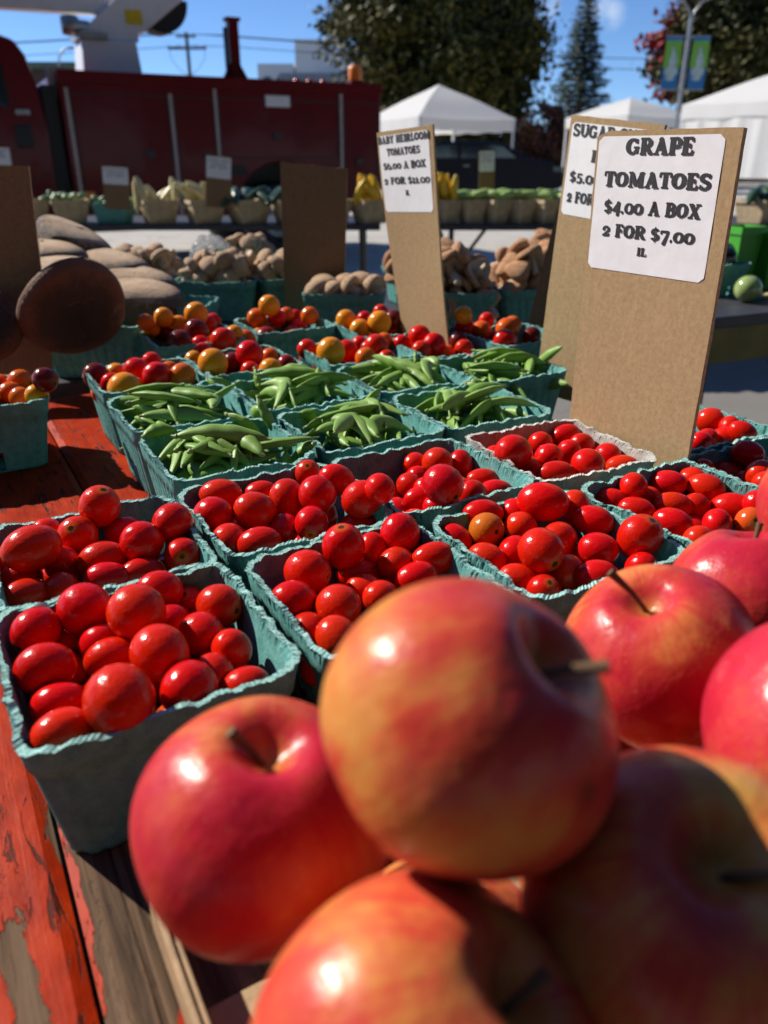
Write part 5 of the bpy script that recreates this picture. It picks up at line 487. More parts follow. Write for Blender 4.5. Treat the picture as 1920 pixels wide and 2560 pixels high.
# ------------------------------------------------------------------ pulp boxes
def box_mesh(name, Sz, Hh, mat, seed, inset=.010, slots=True):
    rnd = random.Random(seed)
    N = 352; hs = Sz / 2
    def ring(h, rad):
        pts = []
        per = 8 * (h - rad) + 2 * math.pi * rad
        for i in range(N):
            s = per * i / N
            side = 2 * (h - rad); arc = math.pi * rad / 2; seg = side + arc
            qd = int(s // seg) % 4; t = s - qd * seg
            if t < side: x, y = -(h - rad) + t, -h
            else:
                an = (t - side) / rad; x, y = (h - rad) + rad * math.sin(an), -h + rad - rad * math.cos(an)
            for _ in range(qd): x, y = -y, x
            pts.append((x, y))
        return pts
    lipz = Hh - .016
    zs = [0, .003, .007, .011, .015, .019, .023, .028, .034, .042, .05, lipz - .001, lipz, Hh - .008, Hh - .003, Hh]
    zs = sorted(z for z in zs if z <= Hh)
    v = []; f = []
    raw = [rnd.gauss(0, 1) for i in range(N)]
    rim = [.8e-3 * fbm(i * 2 * math.pi / N * 3, seed) + .00055 * sum(raw[(i + q) % N] for q in range(-2, 3)) / 2.2 + .00022 * raw[i] for i in range(N)]
    rw2 = [rnd.gauss(0, 1) for i in range(N)]; rj = [.0007 * sum(rw2[(i + q) % N] for q in range(-3, 4)) / 2.65 for i in range(N)]
    for _ in range(4):
        c0 = rnd.randrange(N); dp = rnd.uniform(.0012, .003); wd = rnd.uniform(3, 8)
        for i in range(N):
            dd = min(abs(i - c0), N - abs(i - c0)); rim[i] -= dp * math.exp(-(dd / wd) ** 2)
    warp = [.0016 * fbm(i * 2 * math.pi / N * 1.5 + 2, seed + 3) for i in range(N)]
    def level(z, off):
        h = hs - inset * (1 - z / Hh) + off
        pr = ring(h, .014)
        out = []
        for i, (x, y) in enumerate(pr):
            l = math.hypot(x, y); e = 0
            if z < lipz and off >= 0:
                ph = math.cos(i * 2 * math.pi / N * 40); e = -.0009 if ph > .2 else 0
            wz = warp[i] * (z / Hh) ** 2
            jit = rnd.gauss(0, .00002 if z < Hh - .004 else .00022)
            k = 1 + (e + wz + jit + (rj[i] if z >= Hh - .0005 else rj[i] * .3 if z > Hh - .0035 else 0)) / l
            zz = z + (rim[i] if z >= Hh - .0005 else rim[i] * .35 if z > Hh - .005 else 0)
            out.append((x * k, y * k, zz))
        return out
    L = []
    for z in zs: L.append(level(z, .0012 if z >= lipz else 0.0))
    for z in reversed(zs[1:]): L.append(level(z, -.0021))
    for ring_ in L: v += ring_
    nl = len(L); no = len(zs)
    mid = [int(N / 4 * q + N / 4 * .43) for q in range(4)]
    def slot(i): return any(0 <= (i - m) < 6 for m in mid)
    rim0 = rim1 = 0
    for a in range(nl - 1):
        if a + 1 == no: rim0 = len(f)
        if a == no: rim1 = len(f)
        za = L[a][0][2]; zb = L[a + 1][0][2]
        for i in range(N):
            if slots and slot(i) and max(za, zb) < .0245 and min(za, zb) > .002 and (a + 1 != no): continue
            f.append((a * N + i, a * N + (i + 1) % N, (a + 1) * N + (i + 1) % N, (a + 1) * N + i))
    f.append(tuple(range(N))[::-1])
    b = (nl - 1) * N; f.append(tuple(b + i for i in range(N)))
    # torn fibres along the rim
    tr = (no - 1) * N
    nf0 = len(f)
    for q in range(1700):
        i = rnd.randrange(N); p = Vector(v[tr + i]).lerp(Vector(v[tr + (i + 1) % N]), rnd.random())
        if rnd.random() < .5: p = p + (Vector(v[tr + N + i]) - Vector(v[tr + i])) * rnd.random()
        n = Vector((p.x, p.y, 0)).normalized(); t = Vector((-n.y, n.x, 0))
        d = (t * rnd.gauss(0, 1) + n * rnd.gauss(0, .6) + Vector((0, 0, rnd.uniform(.1, 1.0)))).normalized() * rnd.uniform(.0005, .0016)
        wv = t.cross(d).normalized() * rnd.uniform(.0001, .00025) + t * .00012
        bi = len(v); v += [tuple(p - wv), tuple(p + wv), tuple(p + d)]; f.append((bi, bi + 1, bi + 2))
    me = mesh(name, v, f, mat, True); me.materials.append(M['fibre' if mat == 'pulp' else 'fibre_grey'])
    for q in range(rim0, rim1): me.polygons[q].material_index = 1
    for p in me.polygons:
        if p.center.z > Hh - .006: p.use_smooth = False
    for q in range(nf0, len(f)): me.polygons[q].material_index = 1
    return me
BNAME = {k: (v,) for k, v in {
 'A': 'front left tomato box', 'B': 'left edge tomato box', 'C': 'tomato box behind the top apple', 'D': 'tomato box touching front pea box',
 'E': 'tomato box left of grey box', 'F': 'tomato box with one orange fruit', 'G': 'grey tomato box', 'H': 'tomato box before the grape sign',
 'I': 'right edge tomato box', 'J': 'hindmost tomato box by grape sign',
 'P1': 'front left pea box', 'P2': 'back left pea box', 'P3': 'front middle pea box', 'P4': 'back middle pea box',
 'P5': 'hindmost pea box', 'P6': 'front right pea box', 'P7': 'pea box beside leaning sign',
 'Q1': 'heirloom box at far left', 'Q2': 'heirloom box left of peas', 'Q3': 'heirloom box beside big portobello', 'Q4': 'heirloom box behind left peas',
 'Q5': 'heirloom box of orange fruit', 'Q6': 'heirloom box behind middle peas', 'Q7': 'heirloom box left of bent sign', 'Q8': 'heirloom box before bent sign',
 'Q9': 'heirloom box right of bent sign'}.items()}
BM = {}
for sd_ in range(4): BM[sd_] = box_mesh('pulp_box', .122, .075, 'pulp', 40 + sd_)
BMG = box_mesh('pulp_box', .121, .075, 'pulp_grey', 77)
def place_box(k, x, y, rot, size, me, i, lab, hh=.075, grp=None):
    r = R_(rot); hs = size / 2
    c = Vector((x + hs * math.cos(r) - hs * math.sin(r), y + hs * math.sin(r) + hs * math.cos(r), TZ + .001))
    o = link('pulp_box', me); o.location = c; o.rotation_euler = (0, 0, r + math.pi / 2 * i)
    base = .122 if hh == .075 else .15
    o.scale = (size / base, size / base, 1)
    return tag(o, lab, 'produce box', grp)
for i, (k, (x, y, rot, size, hh)) in enumerate(BOXES.items()):
    lab = BNAME[k][0]
    lab = ('turquoise paper pulp ' + lab) if k != 'G' else 'grey paper pulp box of grape tomatoes among turquoise ones'
    place_box(k, x, y, rot, size, BMG if k == 'G' else BM[i % 4], i % 4 if k != 'A' else 0, lab, .075, 'pulp boxes of fruit and peas on the plank table')
BMM = [box_mesh('pulp_box', .150, .08, 'pulp', 90 + q, .014) for q in range(2)]
MLAB = {'M3': 'turquoise mushroom box in front of the tall blank cardboard', 'M2': 'turquoise box of tan mushrooms right of the portobellos', 'M2c': 'turquoise tan mushroom box partly hidden behind the portobellos', 'M2b': 'turquoise mushroom box behind the tan mushroom box near the plastic bag',
 'M3b': 'turquoise mushroom box left of the blank cardboard', 'M4a': 'turquoise shiitake box farthest back behind the bent sign', 'M4b': 'turquoise shiitake box directly behind the bent sign',
 'M5': 'turquoise shiitake box by the leaning sugar pea sign', 'M6': 'turquoise shiitake box behind the right shiitake box', 'M1': 'turquoise box under the largest dark portobello', 'M1b': 'turquoise box of portobellos behind the largest cap'}
MC = {}
for i, (k, (x, y, rot, size, hh)) in enumerate(MBOXES.items()):
    o = place_box(k, x, y, rot, size, BMM[i % 2], i % 4, MLAB[k], .08, 'mushroom boxes on the black table'); MC[k] = (o.location.copy(), R_(rot), size)

# ------------------------------------------------------------------ labels for heaped fruit: row and place in the row, as seen from the front
FWD = Vector((0, math.cos(R_(24.5)), -math.sin(R_(24.5)))); UPV = Vector((0, math.sin(R_(24.5)), math.cos(R_(24.5))))
def screen(p):
    d = Vector(p) - cam.location; z = d.dot(FWD); return d.x / z, d.dot(UPV) / z
ORD = ['first', 'second', 'third', 'fourth', 'fifth', 'sixth', 'seventh', 'eighth', 'ninth', 'tenth']
def heap_labels(objs, looks, where, group, nrow=None):
    """objs: list of (object, look words); label says the look, the row counted from the front and the place from the left"""
    n = len(objs)
    if not n: return
    pts = [screen(o.location) for o in objs]
    nrow = nrow or max(1, round(n / 4.5))
    order = sorted(range(n), key=lambda i: pts[i][1]); rows = []; q = 0
    for r in range(nrow):
        m = (n - q) // (nrow - r); rows.append(sorted(order[q:q + m], key=lambda i: pts[i][0])); q += m
    for r, row in enumerate(rows):
        rn = 'front' if r == 0 else 'back' if r == nrow - 1 else ORD[r]
        for c, i in enumerate(row):
            pl = 'leftmost' if c == 0 else 'rightmost' if c == len(row) - 1 else ORD[c] + ' from left'
            tag(objs[i], '%s, %s, %s row of %s' % (looks[i], pl, rn, where), None, group)

# ------------------------------------------------------------------ tomatoes
def tomato_mesh(seed):
    rnd = random.Random(seed); n, m = 36, 22; v = []; f = []
    lob = rnd.uniform(0, 6.28); e1 = rnd.uniform(-.03, .05)
    for i in range(m + 1):
        th = math.pi * i / m
        for j in range(n):
            ph = 2 * math.pi * j / n
            r = 1 + .012 * math.sin(2 * ph + lob) * math.sin(th) + e1 * math.cos(th) * math.sin(th) ** 2
            r -= .05 * math.exp(-(th / .16) ** 2) + .03 * math.exp(-((math.pi - th) / .12) ** 2)
            v.append((r * math.sin(th) * math.cos(ph), r * math.sin(th) * math.sin(ph), r * math.cos(th)))
    for i in range(m):
        for j in range(n): f.append((i * n + j, (i + 1) * n + j, (i + 1) * n + (j + 1) % n, i * n + (j + 1) % n))
    return mesh('tomato', v, f, 'tomato', True)
TM = [tomato_mesh(s) for s in range(5)]
TCOL = {'R': (.60, .0080, .0028), 'O': (.66, .115, .008), 'Y': (.74, .27, .012), 'K': (.10, .013, .009), 'M': (.22, .010, .010)}
TWORD = {'R': 'red', 'O': 'orange', 'Y': 'yellow', 'K': 'dark brown', 'M': 'deep red'}
for bk, lst in TOMATOES.items():
    heir = bk[0] == 'Q'
    vis = []; looks = []
    for q, (x, y, z, R, el, nx, ny, nz, cc, scar, fill) in enumerate(lst):
        o = link('heirloom_tomato' if heir else 'grape_tomato', TM[q % 5])
        o.location = (x, y, TZ + z)
        s_ = R / math.sqrt(max(1, el)) if (el > 1.15) else R
        o.scale = (R, R, R * el)
        o.rotation_mode = 'QUATERNION'
        o.rotation_quaternion = Vector((nx, ny, nz)).to_track_quat('Z', 'Y') @ Quaternion((0, 0, 1), random.uniform(0, 6.28))
        c = TCOL[cc]
        if not heir:
            j = random.uniform(-1, 1); c = (c[0] + .06 * j, max(.003, c[1] + .003 * j), c[2])
        w = TWORD[cc]
        if bk == 'F' and q == 1: c = (.50, .12, .010); w = 'orange'
        if bk == 'H' and q == 12: c = (.60, .085, .010); w = 'orange red'
        o.color = (*c, 1); o['category'] = 'tomato'
        grp = ('heirloom' if heir else 'grape') + ' tomatoes in the ' + BNAME[bk][0]
        if fill:
            tag(o, 'small tomato half buried under the others in the %s' % BNAME[bk][0], None, grp + ', buried')
        else:
            vis.append(o); looks.append(w + (' round' if el < 1.15 else ' oval') + ' tomato')
            o['group'] = grp
    heap_labels(vis, looks, BNAME[bk][0], 'heirloom tomatoes' if heir else 'grape tomatoes')

# ------------------------------------------------------------------ sugar snap pea pods
def pod_mesh(bend, seed):
    rnd = random.Random(seed); n, m = 14, 26; v = []; f = []
    for i in range(m + 1):
        t = i / m; x = t - .5
        r = (math.sin(math.pi * min(1, max(0, t * .97 + .015))) ** .62)
        r *= 1 + .05 * math.sin(t * 6.28 * 3.5 + seed)
        w = .096 * r; h = .060 * r
        zc = -bend * (2 * x) ** 2 * .5
        for j in range(n):
            q = 2 * math.pi * j / n
            cz, cy = math.cos(q), math.sin(q)
            zz = w * cz * (1.0 if cz < 0 else 1.06); yy = h * cy * (1 - .18 * abs(cz) ** 4)
            v.append((x, yy, zc + zz + (.010 if (j == 0) else 0)))
    for i in range(m):
        for j in range(n): f.append((i * n + j, i * n + (j + 1) % n, (i + 1) * n + (j + 1) % n, (i + 1) * n + j))
    f.append(tuple(range(n))[::-1]); f.append(tuple(m * n + j for j in range(n)))
    me = mesh('pea_pod', v, f, 'pod', True)
    # little stalk end and dried tip
    c = MB(); c2 = MB(); z0 = -bend * .5
    c.tube([(-.495, 0, z0), (-.52, 0, z0 - bend * .03), (-.56, 0, z0 - bend * .09 + .015)], [.035, .026, .014], 7)
    c2.tube([(.49, 0, z0), (.53, 0, z0 - bend * .05), (.555, 0, z0 - bend * .04 + .012)], [.020, .008, .005], 6)
    return me, c.mesh('stalk', 'calyx'), c2.mesh('dry_tip', 'calyx')
PM = [pod_mesh(b, s) for s, b in enumerate((.10, .20, .30, .44, .05, .24))]
BENDS = {('P1', 0): 3, ('P1', 1): 1, ('P1', 2): 3, ('P3', 0): 3, ('P3', 1): 1, ('P3', 2): 3, ('P2', 4): 3, ('P5', 2): 3, ('P6', 5): 2, ('P7', 3): 2, ('P7', 6): 4, ('P7', 5): 0}
for bk, lst in PODS.items():
    vis = []; looks = []
    for q, r in enumerate(lst):
        P, Q = Vector(r[:3]), Vector(r[3:6]); d = Q - P; L = max(d.length, .030)
        mi = BENDS.get((bk, q), (q * 5 + len(bk) + ord(bk[1])) % 6)
        me, ce, dt = PM[mi]
        o = link('pea_pod', me); X = d.normalized(); up_ = Vector((0, 0, 1))
        sd0 = random.uniform(-1.5, 1.5)
        Zv = (up_ - X * up_.dot(X))
        if Zv.length < .05: Zv = X.orthogonal()
        Zv.normalize(); Yv = Zv.cross(X); an = sd0 if (bk, q) not in BENDS else .25 * sd0 + .5
        Z2 = Zv * math.cos(an) + Yv * math.sin(an); Y2 = Z2.cross(X)
        o.rotation_mode = 'QUATERNION'; o.rotation_quaternion = Matrix((X, Y2, Z2)).transposed().to_quaternion()
        th = .072 * random.uniform(.9, 1.1)
        o.location = (P + Q) / 2 + Vector((0, 0, TZ)); o.scale = (L / 1.0, th, th)
        link('stalk', ce, o); link('dry_tip', dt, o)
        o['category'] = 'pea pod'
        if r[6]: tag(o, 'green pea pod lying deep under the others in the %s' % BNAME[bk][0], None, 'buried pea pods in the ' + BNAME[bk][0])
        else: vis.append(o); looks.append(('long' if L > .07 else 'short' if L < .05 else 'plump') + ' green pod')
    heap_labels(vis, looks, BNAME[bk][0], 'sugar snap pea pods')

# ------------------------------------------------------------------ apples in their tray
tray = empty('slat_tray', (0, 0, 0), A30, 'shallow tray of raw wooden slats under the heap of apples', 'tray')
def slat(name, x0, x1, y0, y1, z0, z1): MB().box(((x0 + x1) / 2, (y0 + y1) / 2, TZ + (z0 + z1) / 2), (x1 - x0, y1 - y0, z1 - z0)).build(name, 'splint_thin', tray, .0006)
slat('side_slat', .0270, .0295, .02, .242, .004, .031); slat('side_slat', .0302, .0325, .022, .240, .002, .0290)
slat('side_slat', .418, .421, .02, .242, .004, .031)
slat('end_slat', .034, .417, .2375, .2405, .003, .026); slat('end_slat', .034, .417, .021, .024, .004, .031)
for yb in (.045, .095, .145, .186): slat('floor_slat', .034, .417, yb - .012, yb + .012, .0015, .0045)
def apple_mesh(seed):
    rnd = random.Random(seed); n, m = 56, 44; v = []; f = []
    l5 = rnd.uniform(0, 6.28); ob = rnd.uniform(.86, .95); sk = rnd.uniform(-.05, .05)
    for i in range(m + 1):
        th = math.pi * i / m
        for j in range(n):
            ph = 2 * math.pi * j / n
            st, ct = math.sin(th), math.cos(th)
            rr = st * (1 + .04 * ct) * (1 + .012 * math.sin(2 * ph + l5))
            rr *= 1 + .022 * math.cos(5 * ph + l5) * (.5 - .5 * ct) ** 1.5 + .008 * math.cos(5 * ph + l5)
            z = ob * ct
            cav = math.exp(-(st / .235) ** 2) if ct > 0 else 0
            z -= .31 * cav
            if ct > 0: z -= .02 * math.cos(3 * ph + l5) * math.exp(-((st - .45) / .2) ** 2)
            cav2 = math.exp(-(st / .24) ** 2) if ct < 0 else 0
            z += .22 * cav2 + (.03 * math.cos(5 * ph + l5) * math.exp(-((st - .35) / .15) ** 2) if ct < 0 else 0)
            v.append((rr + sk * z * .0, 0, z) if False else (rr * math.cos(ph) + sk * z, rr * math.sin(ph), z))
    for i in range(m):
        for j in range(n): f.append((i * n + j, (i + 1) * n + j, (i + 1) * n + (j + 1) % n, i * n + (j + 1) % n))
    return mesh('apple', v, f, 'apple', True)
AM = [apple_mesh(s) for s in range(4)]
def stem_mesh(bx, by, L, fat=1.0):
    p = [(0, 0, .50), (bx * .15, by * .15, .5 + L * .3), (bx * .45, by * .45, .5 + L * .62), (bx, by, .5 + L)]
    return MB().tube(p, [.034 * fat, .026 * fat, .027 * fat, .046 * fat], 9).mesh('stem', 'stem')
def frame_at(p):
    d = (Vector(p) - cam.location).normalized(); r = d.cross(Vector((0, 0, 1))).normalized(); u = r.cross(d); return r, u, -d
# position (table top z=0), radius, stem axis (right, up, toward the viewer), spin, redness, seed, pinkness, stem bend, length, label
APPLES = [
 ((.0205, .152, .1727), .0370, (.62, .54, .52), 0.4, .46, .31, .2, (.30, -.06), .52, 'blurred yellow and red apple on top of the heap'),
 ((-.038, .182, .108), .0405, (.12, .62, .77), 2.1, .60, .62, .45, (-.30, .10), .42, 'pink red apple leaning over the left tray slat'),
 ((.009, .106, .113), .0410, (.62, .42, .66), 4.0, .42, .13, .30, (.1, .1), .45, 'orange red apple lowest and nearest of the heap'),
 ((.0785, .136, .124), .0425, (.10, .42, .90), 1.0, .40, .84, .15, (.5, 0), .55, 'brownish orange apple in shade right of the top apple'),
 ((.116, .270, .110), .0400, (-.26, .66, .70), 5.2, .55, .47, .35, (-.35, .1), .60, 'red apple with orange streaks and a tall stem before the right tomato box'),
 ((.176, .322, .107), .0375, (-.1, .97, .2), 3.0, .68, .71, .6, (.05, .1), .50, 'rosy speckled apple behind the red streaked one'),
 ((.147, .199, .127), .0410, (.6, .7, .3), 2.5, .74, .22, .8, (0, .2), .4, 'deep pink apple at the right edge of the heap'),
 ((.226, .350, .142), .0375, (.3, .9, .2), .7, .50, .55, .8, (0, .2), .4, 'bright red apple perched highest at the right edge'),
]
def add_apple(p, R, ax, spin, red, seed, pink, sb, sl, lab, mi, grp='apples heaped in the tray'):
    o = link('apple', AM[mi % 4]); o.location = (p[0], p[1], TZ + p[2])
    if len(ax) == 3:
        r, u, v = frame_at(o.location); A = (r * ax[0] + u * ax[1] + v * ax[2]).normalized()
    o.rotation_mode = 'QUATERNION'; q0 = A.to_track_quat('Z', 'Y')
    o.rotation_quaternion = q0 @ Quaternion((0, 0, 1), spin)
    o.scale = (R, R, R); o.color = (red, seed, pink, 1)
    tag(o, lab, 'apple', grp)
    # the stem's bend is given in the picture's right / up sense
    r, u, v = frame_at(o.location); W = r * sb[0] + u * sb[1]
    loc = o.rotation_quaternion.inverted() @ W
    s = link('stem', stem_mesh(loc.x, loc.y, sl), o)
    return o
for i, a in enumerate(APPLES):
    o = add_apple(*a, i)
    if i == 0:                                   # the brown spot low on the top apple
        o.data = o.data.copy(); r, u, v = frame_at(o.location); d = o.rotation_quaternion.inverted() @ (r * .72 - u * .32 + v * .61)
        at = o.data.attributes.new('bruise', 'FLOAT', 'POINT')
        at.data.foreach_set('value', [.9 * math.exp(-((q.co.normalized() - d).length / .075) ** 2) for q in o.data.vertices])
for i, (a, b) in enumerate(((.112, .148), (.105, .058), (.188, .148), (.19, .058), (.272, .065), (.280, .150), (.355, .165), (.36, .075))):
    p = ab(a, b, .042); add_apple((p.x, p.y, .0405), .0365, (.2, .9, .1), i, .4, i * .1 + .05, .5, (0, .1), .3, 'red apple in the hidden bottom layer of the tray', i + 1, 'apples of the bottom layer')

# ------------------------------------------------------------------ lettering: a fat slab face drawn as strokes
def arc(cx, cy, rx, ry, a0, a1, wv, wh, n=18): return ('a', cx, cy, rx, ry, a0, a1, wv, wh, n)
def st(x0, y0, x1, y1, w0, w1=None): return ('l', x0, y0, x1, y1, w0, w0 if w1 is None else w1)
TH, TN = .27, .12
GL = {
'A': (.98, [st(.20, .06, .47, .95, .12), st(.45, .95, .76, .06, .25), st(.28, .33, .64, .33, .11), st(.07, .05, .34, .05, .11), st(.60, .05, .94, .05, .11)]),
'B': (.86, [st(.24, .10, .24, .90, TH), st(.07, .05, .36, .05, .11), st(.07, .95, .36, .95, .11), arc(.40, .74, .26, .21, -90, 90, .23, .11), arc(.42, .28, .30, .23, -90, 90, .25, .11), st(.24, .525, .42, .525, .09), st(.24, .95, .42, .95, .11), st(.24, .05, .44, .05, .11)]),
'E': (.80, [st(.24, .10, .24, .90, TH), st(.07, .05, .68, .05, .12), st(.07, .95, .66, .95, .12), st(.24, .51, .52, .51, .11), st(.66, .05, .70, .24, .11), st(.64, .95, .67, .78, .11), st(.53, .40, .53, .62, .10)]),
'F': (.76, [st(.24, .10, .24, .90, TH), st(.07, .05, .42, .05, .11), st(.07, .95, .64, .95, .12), st(.24, .51, .52, .51, .11), st(.63, .95, .66, .76, .11), st(.53, .40, .53, .62, .10)]),
'G': (.94, [arc(.46, .50, .34, .41, 40, 330, .27, .13, 26), st(.74, .12, .74, .42, .22), st(.56, .44, .88, .44, .10), st(.74, .92, .74, .70, .10)]),
'H': (.98, [st(.24, .08, .24, .92, TH), st(.74, .08, .74, .92, TH), st(.07, .05, .40, .05, .10), st(.07, .95, .40, .95, .10), st(.58, .05, .91, .05, .10), st(.58, .95, .91, .95, .10), st(.24, .5, .74, .5, .12)]),
'I': (.50, [st(.25, .08, .25, .92, TH), st(.08, .05, .42, .05, .11), st(.08, .95, .42, .95, .11)]),
'L': (.76, [st(.24, .08, .24, .92, TH), st(.07, .05, .66, .05, .12), st(.07, .95, .42, .95, .11), st(.65, .05, .69, .27, .11)]),
'M': (1.18, [st(.20, .06, .20, .94, .12), st(.24, .94, .58, .14, .24), st(.58, .14, .92, .94, .11), st(.94, .08, .94, .92, TH), st(.07, .05, .34, .05, .10), st(.78, .05, 1.11, .05, .10), st(.07, .95, .26, .95, .10), st(.92, .95, 1.11, .95, .10)]),
'N': (1.0, [st(.20, .06, .20, .94, .12), st(.24, .92, .78, .10, .25), st(.80, .10, .80, .94, .12), st(.07, .05, .34, .05, .10), st(.66, .95, .93, .95, .10), st(.07, .95, .26, .95, .10)]),
'O': (.94, [arc(.47, .50, .33, .41, 0, 360, .28, .12, 30)]),
'P': (.82, [st(.24, .08, .24, .92, TH), st(.07, .05, .42, .05, .11), st(.07, .95, .40, .95, .11), arc(.42, .69, .28, .26, -90, 90, .26, .11), st(.24, .95, .42, .95, .11), st(.24, .43, .42, .43, .10)]),
'R': (.92, [st(.24, .08, .24, .92, TH), st(.07, .05, .40, .05, .11), st(.07, .95, .40, .95, .11), arc(.42, .72, .27, .23, -90, 90, .25, .11), st(.24, .95, .42, .95, .11), st(.24, .49, .42, .49, .10), st(.46, .46, .74, .08, .24), st(.70, .05, .90, .05, .11)]),
'S': (.76, [arc(.38, .72, .24, .21, 20, 270, .22, .15, 20), arc(.38, .28, .26, .22, -160, 90, .22, .15, 20), st(.62, .95, .62, .74, .10), st(.13, .05, .13, .28, .10), st(.30, .56, .50, .44, .20)]),
'T': (.86, [st(.43, .08, .43, .92, TH), st(.24, .05, .62, .05, .11), st(.08, .95, .78, .95, .12), st(.08, .95, .07, .72, .11), st(.78, .95, .79, .72, .11)]),
'U': (.96, [st(.24, .36, .24, .92, TH), st(.78, .36, .78, .92, .13), arc(.51, .36, .27, .28, 180, 360, .20, .16), st(.07, .95, .40, .95, .10), st(.64, .95, .91, .95, .10)]),
'X': (.96, [st(.22, .93, .74, .07, .27), st(.74, .93, .22, .07, .12), st(.07, .05, .36, .05, .11), st(.60, .05, .91, .05, .11), st(.07, .95, .36, .95, .11), st(.60, .95, .91, .95, .11)]),
'Y': (.92, [st(.20, .93, .46, .46, .25), st(.74, .93, .48, .46, .12), st(.47, .46, .47, .08, TH), st(.28, .05, .66, .05, .11), st(.05, .95, .36, .95, .11), st(.60, .95, .89, .95, .11)]),
'0': (.80, [arc(.40, .40, .29, .33, 0, 360, .24, .11, 26)]),
'1': (.52, [st(.27, .06, .27, .74, .25), st(.08, .05, .46, .05, .10), st(.08, .70, .26, .74, .10)]),
'2': (.74, [arc(.36, .52, .22, .22, -30, 190, .20, .12, 18), st(.54, .42, .16, .08, .14), st(.10, .07, .60, .07, .15), st(.60, .07, .64, .20, .09), st(.15, .52, .16, .50, .20)]),
'4': (.80, [st(.54, -.14, .54, .82, .24), st(.54, .80, .10, .20, .11), st(.08, .19, .74, .19, .12)]),
'5': (.76, [st(.20, .76, .62, .76, .15), st(.20, .76, .18, .44, .10), arc(.36, .24, .24, .24, -150, 110, .24, .12, 20)]),
'6': (.80, [arc(.40, .30, .27, .26, 0, 360, .22, .11, 24), arc(.56, .36, .44, .52, 110, 190, .24, .12, 12)]),
'7': (.76, [st(.10, .74, .66, .74, .15), st(.66, .74, .34, -.18, .12, .26), st(.10, .74, .09, .56, .10)]),
'$': (.76, [arc(.38, .66, .23, .19, 20, 270, .20, .14, 20), arc(.38, .28, .25, .20, -160, 90, .20, .14, 20), st(.30, .53, .48, .42, .18), st(.38, -.08, .38, 1.02, .07)]),
'.': (.32, [st(.15, .09, .16, .09, .24)]),
' ': (.42, []),
}
def glyph_polys(ch):
    w, ss = GL[ch]; out = []
    for s in ss:
        if s[0] == 'l':
            _, x0, y0, x1, y1, w0, w1 = s; w0 += .035; w1 += .035; d = Vector((x1 - x0, y1 - y0)); d = d.normalized() if d.length > 1e-6 else Vector((1, 0)); n = Vector((-d.y, d.x))
            pl = []
            horiz = False
            for (x, y, ww, sg) in ((x1, y1, w1, 1), (x0, y0, w0, -1)):
                for q in range(5):
                    an = R_(90 - q * 45) if sg > 0 else R_(-90 - q * 45)
                    e = d * math.cos(an) * .6 + n * math.sin(an); pl.append((x + e.x * ww / 2, y + e.y * ww / 2))
            out.append(pl[::-1])
        else:
            _, cx, cy, rx, ry, a0, a1, wv, wh, n = s
            for i in range(n):
                q0 = R_(a0 + (a1 - a0) * i / n); q1 = R_(a0 + (a1 - a0) * (i + 1) / n); pl = []
                for q, sg in ((q0, 1), (q1, 1), (q1, -1), (q0, -1)):
                    t = .035 + wh + (wv - wh) * abs(math.cos(q)); c_, s_ = math.cos(q), math.sin(q)
                    pl.append((cx + (rx + sg * t / 2) * c_, cy + (ry + sg * t / 2) * s_))
                out.append(pl)
    return w, out
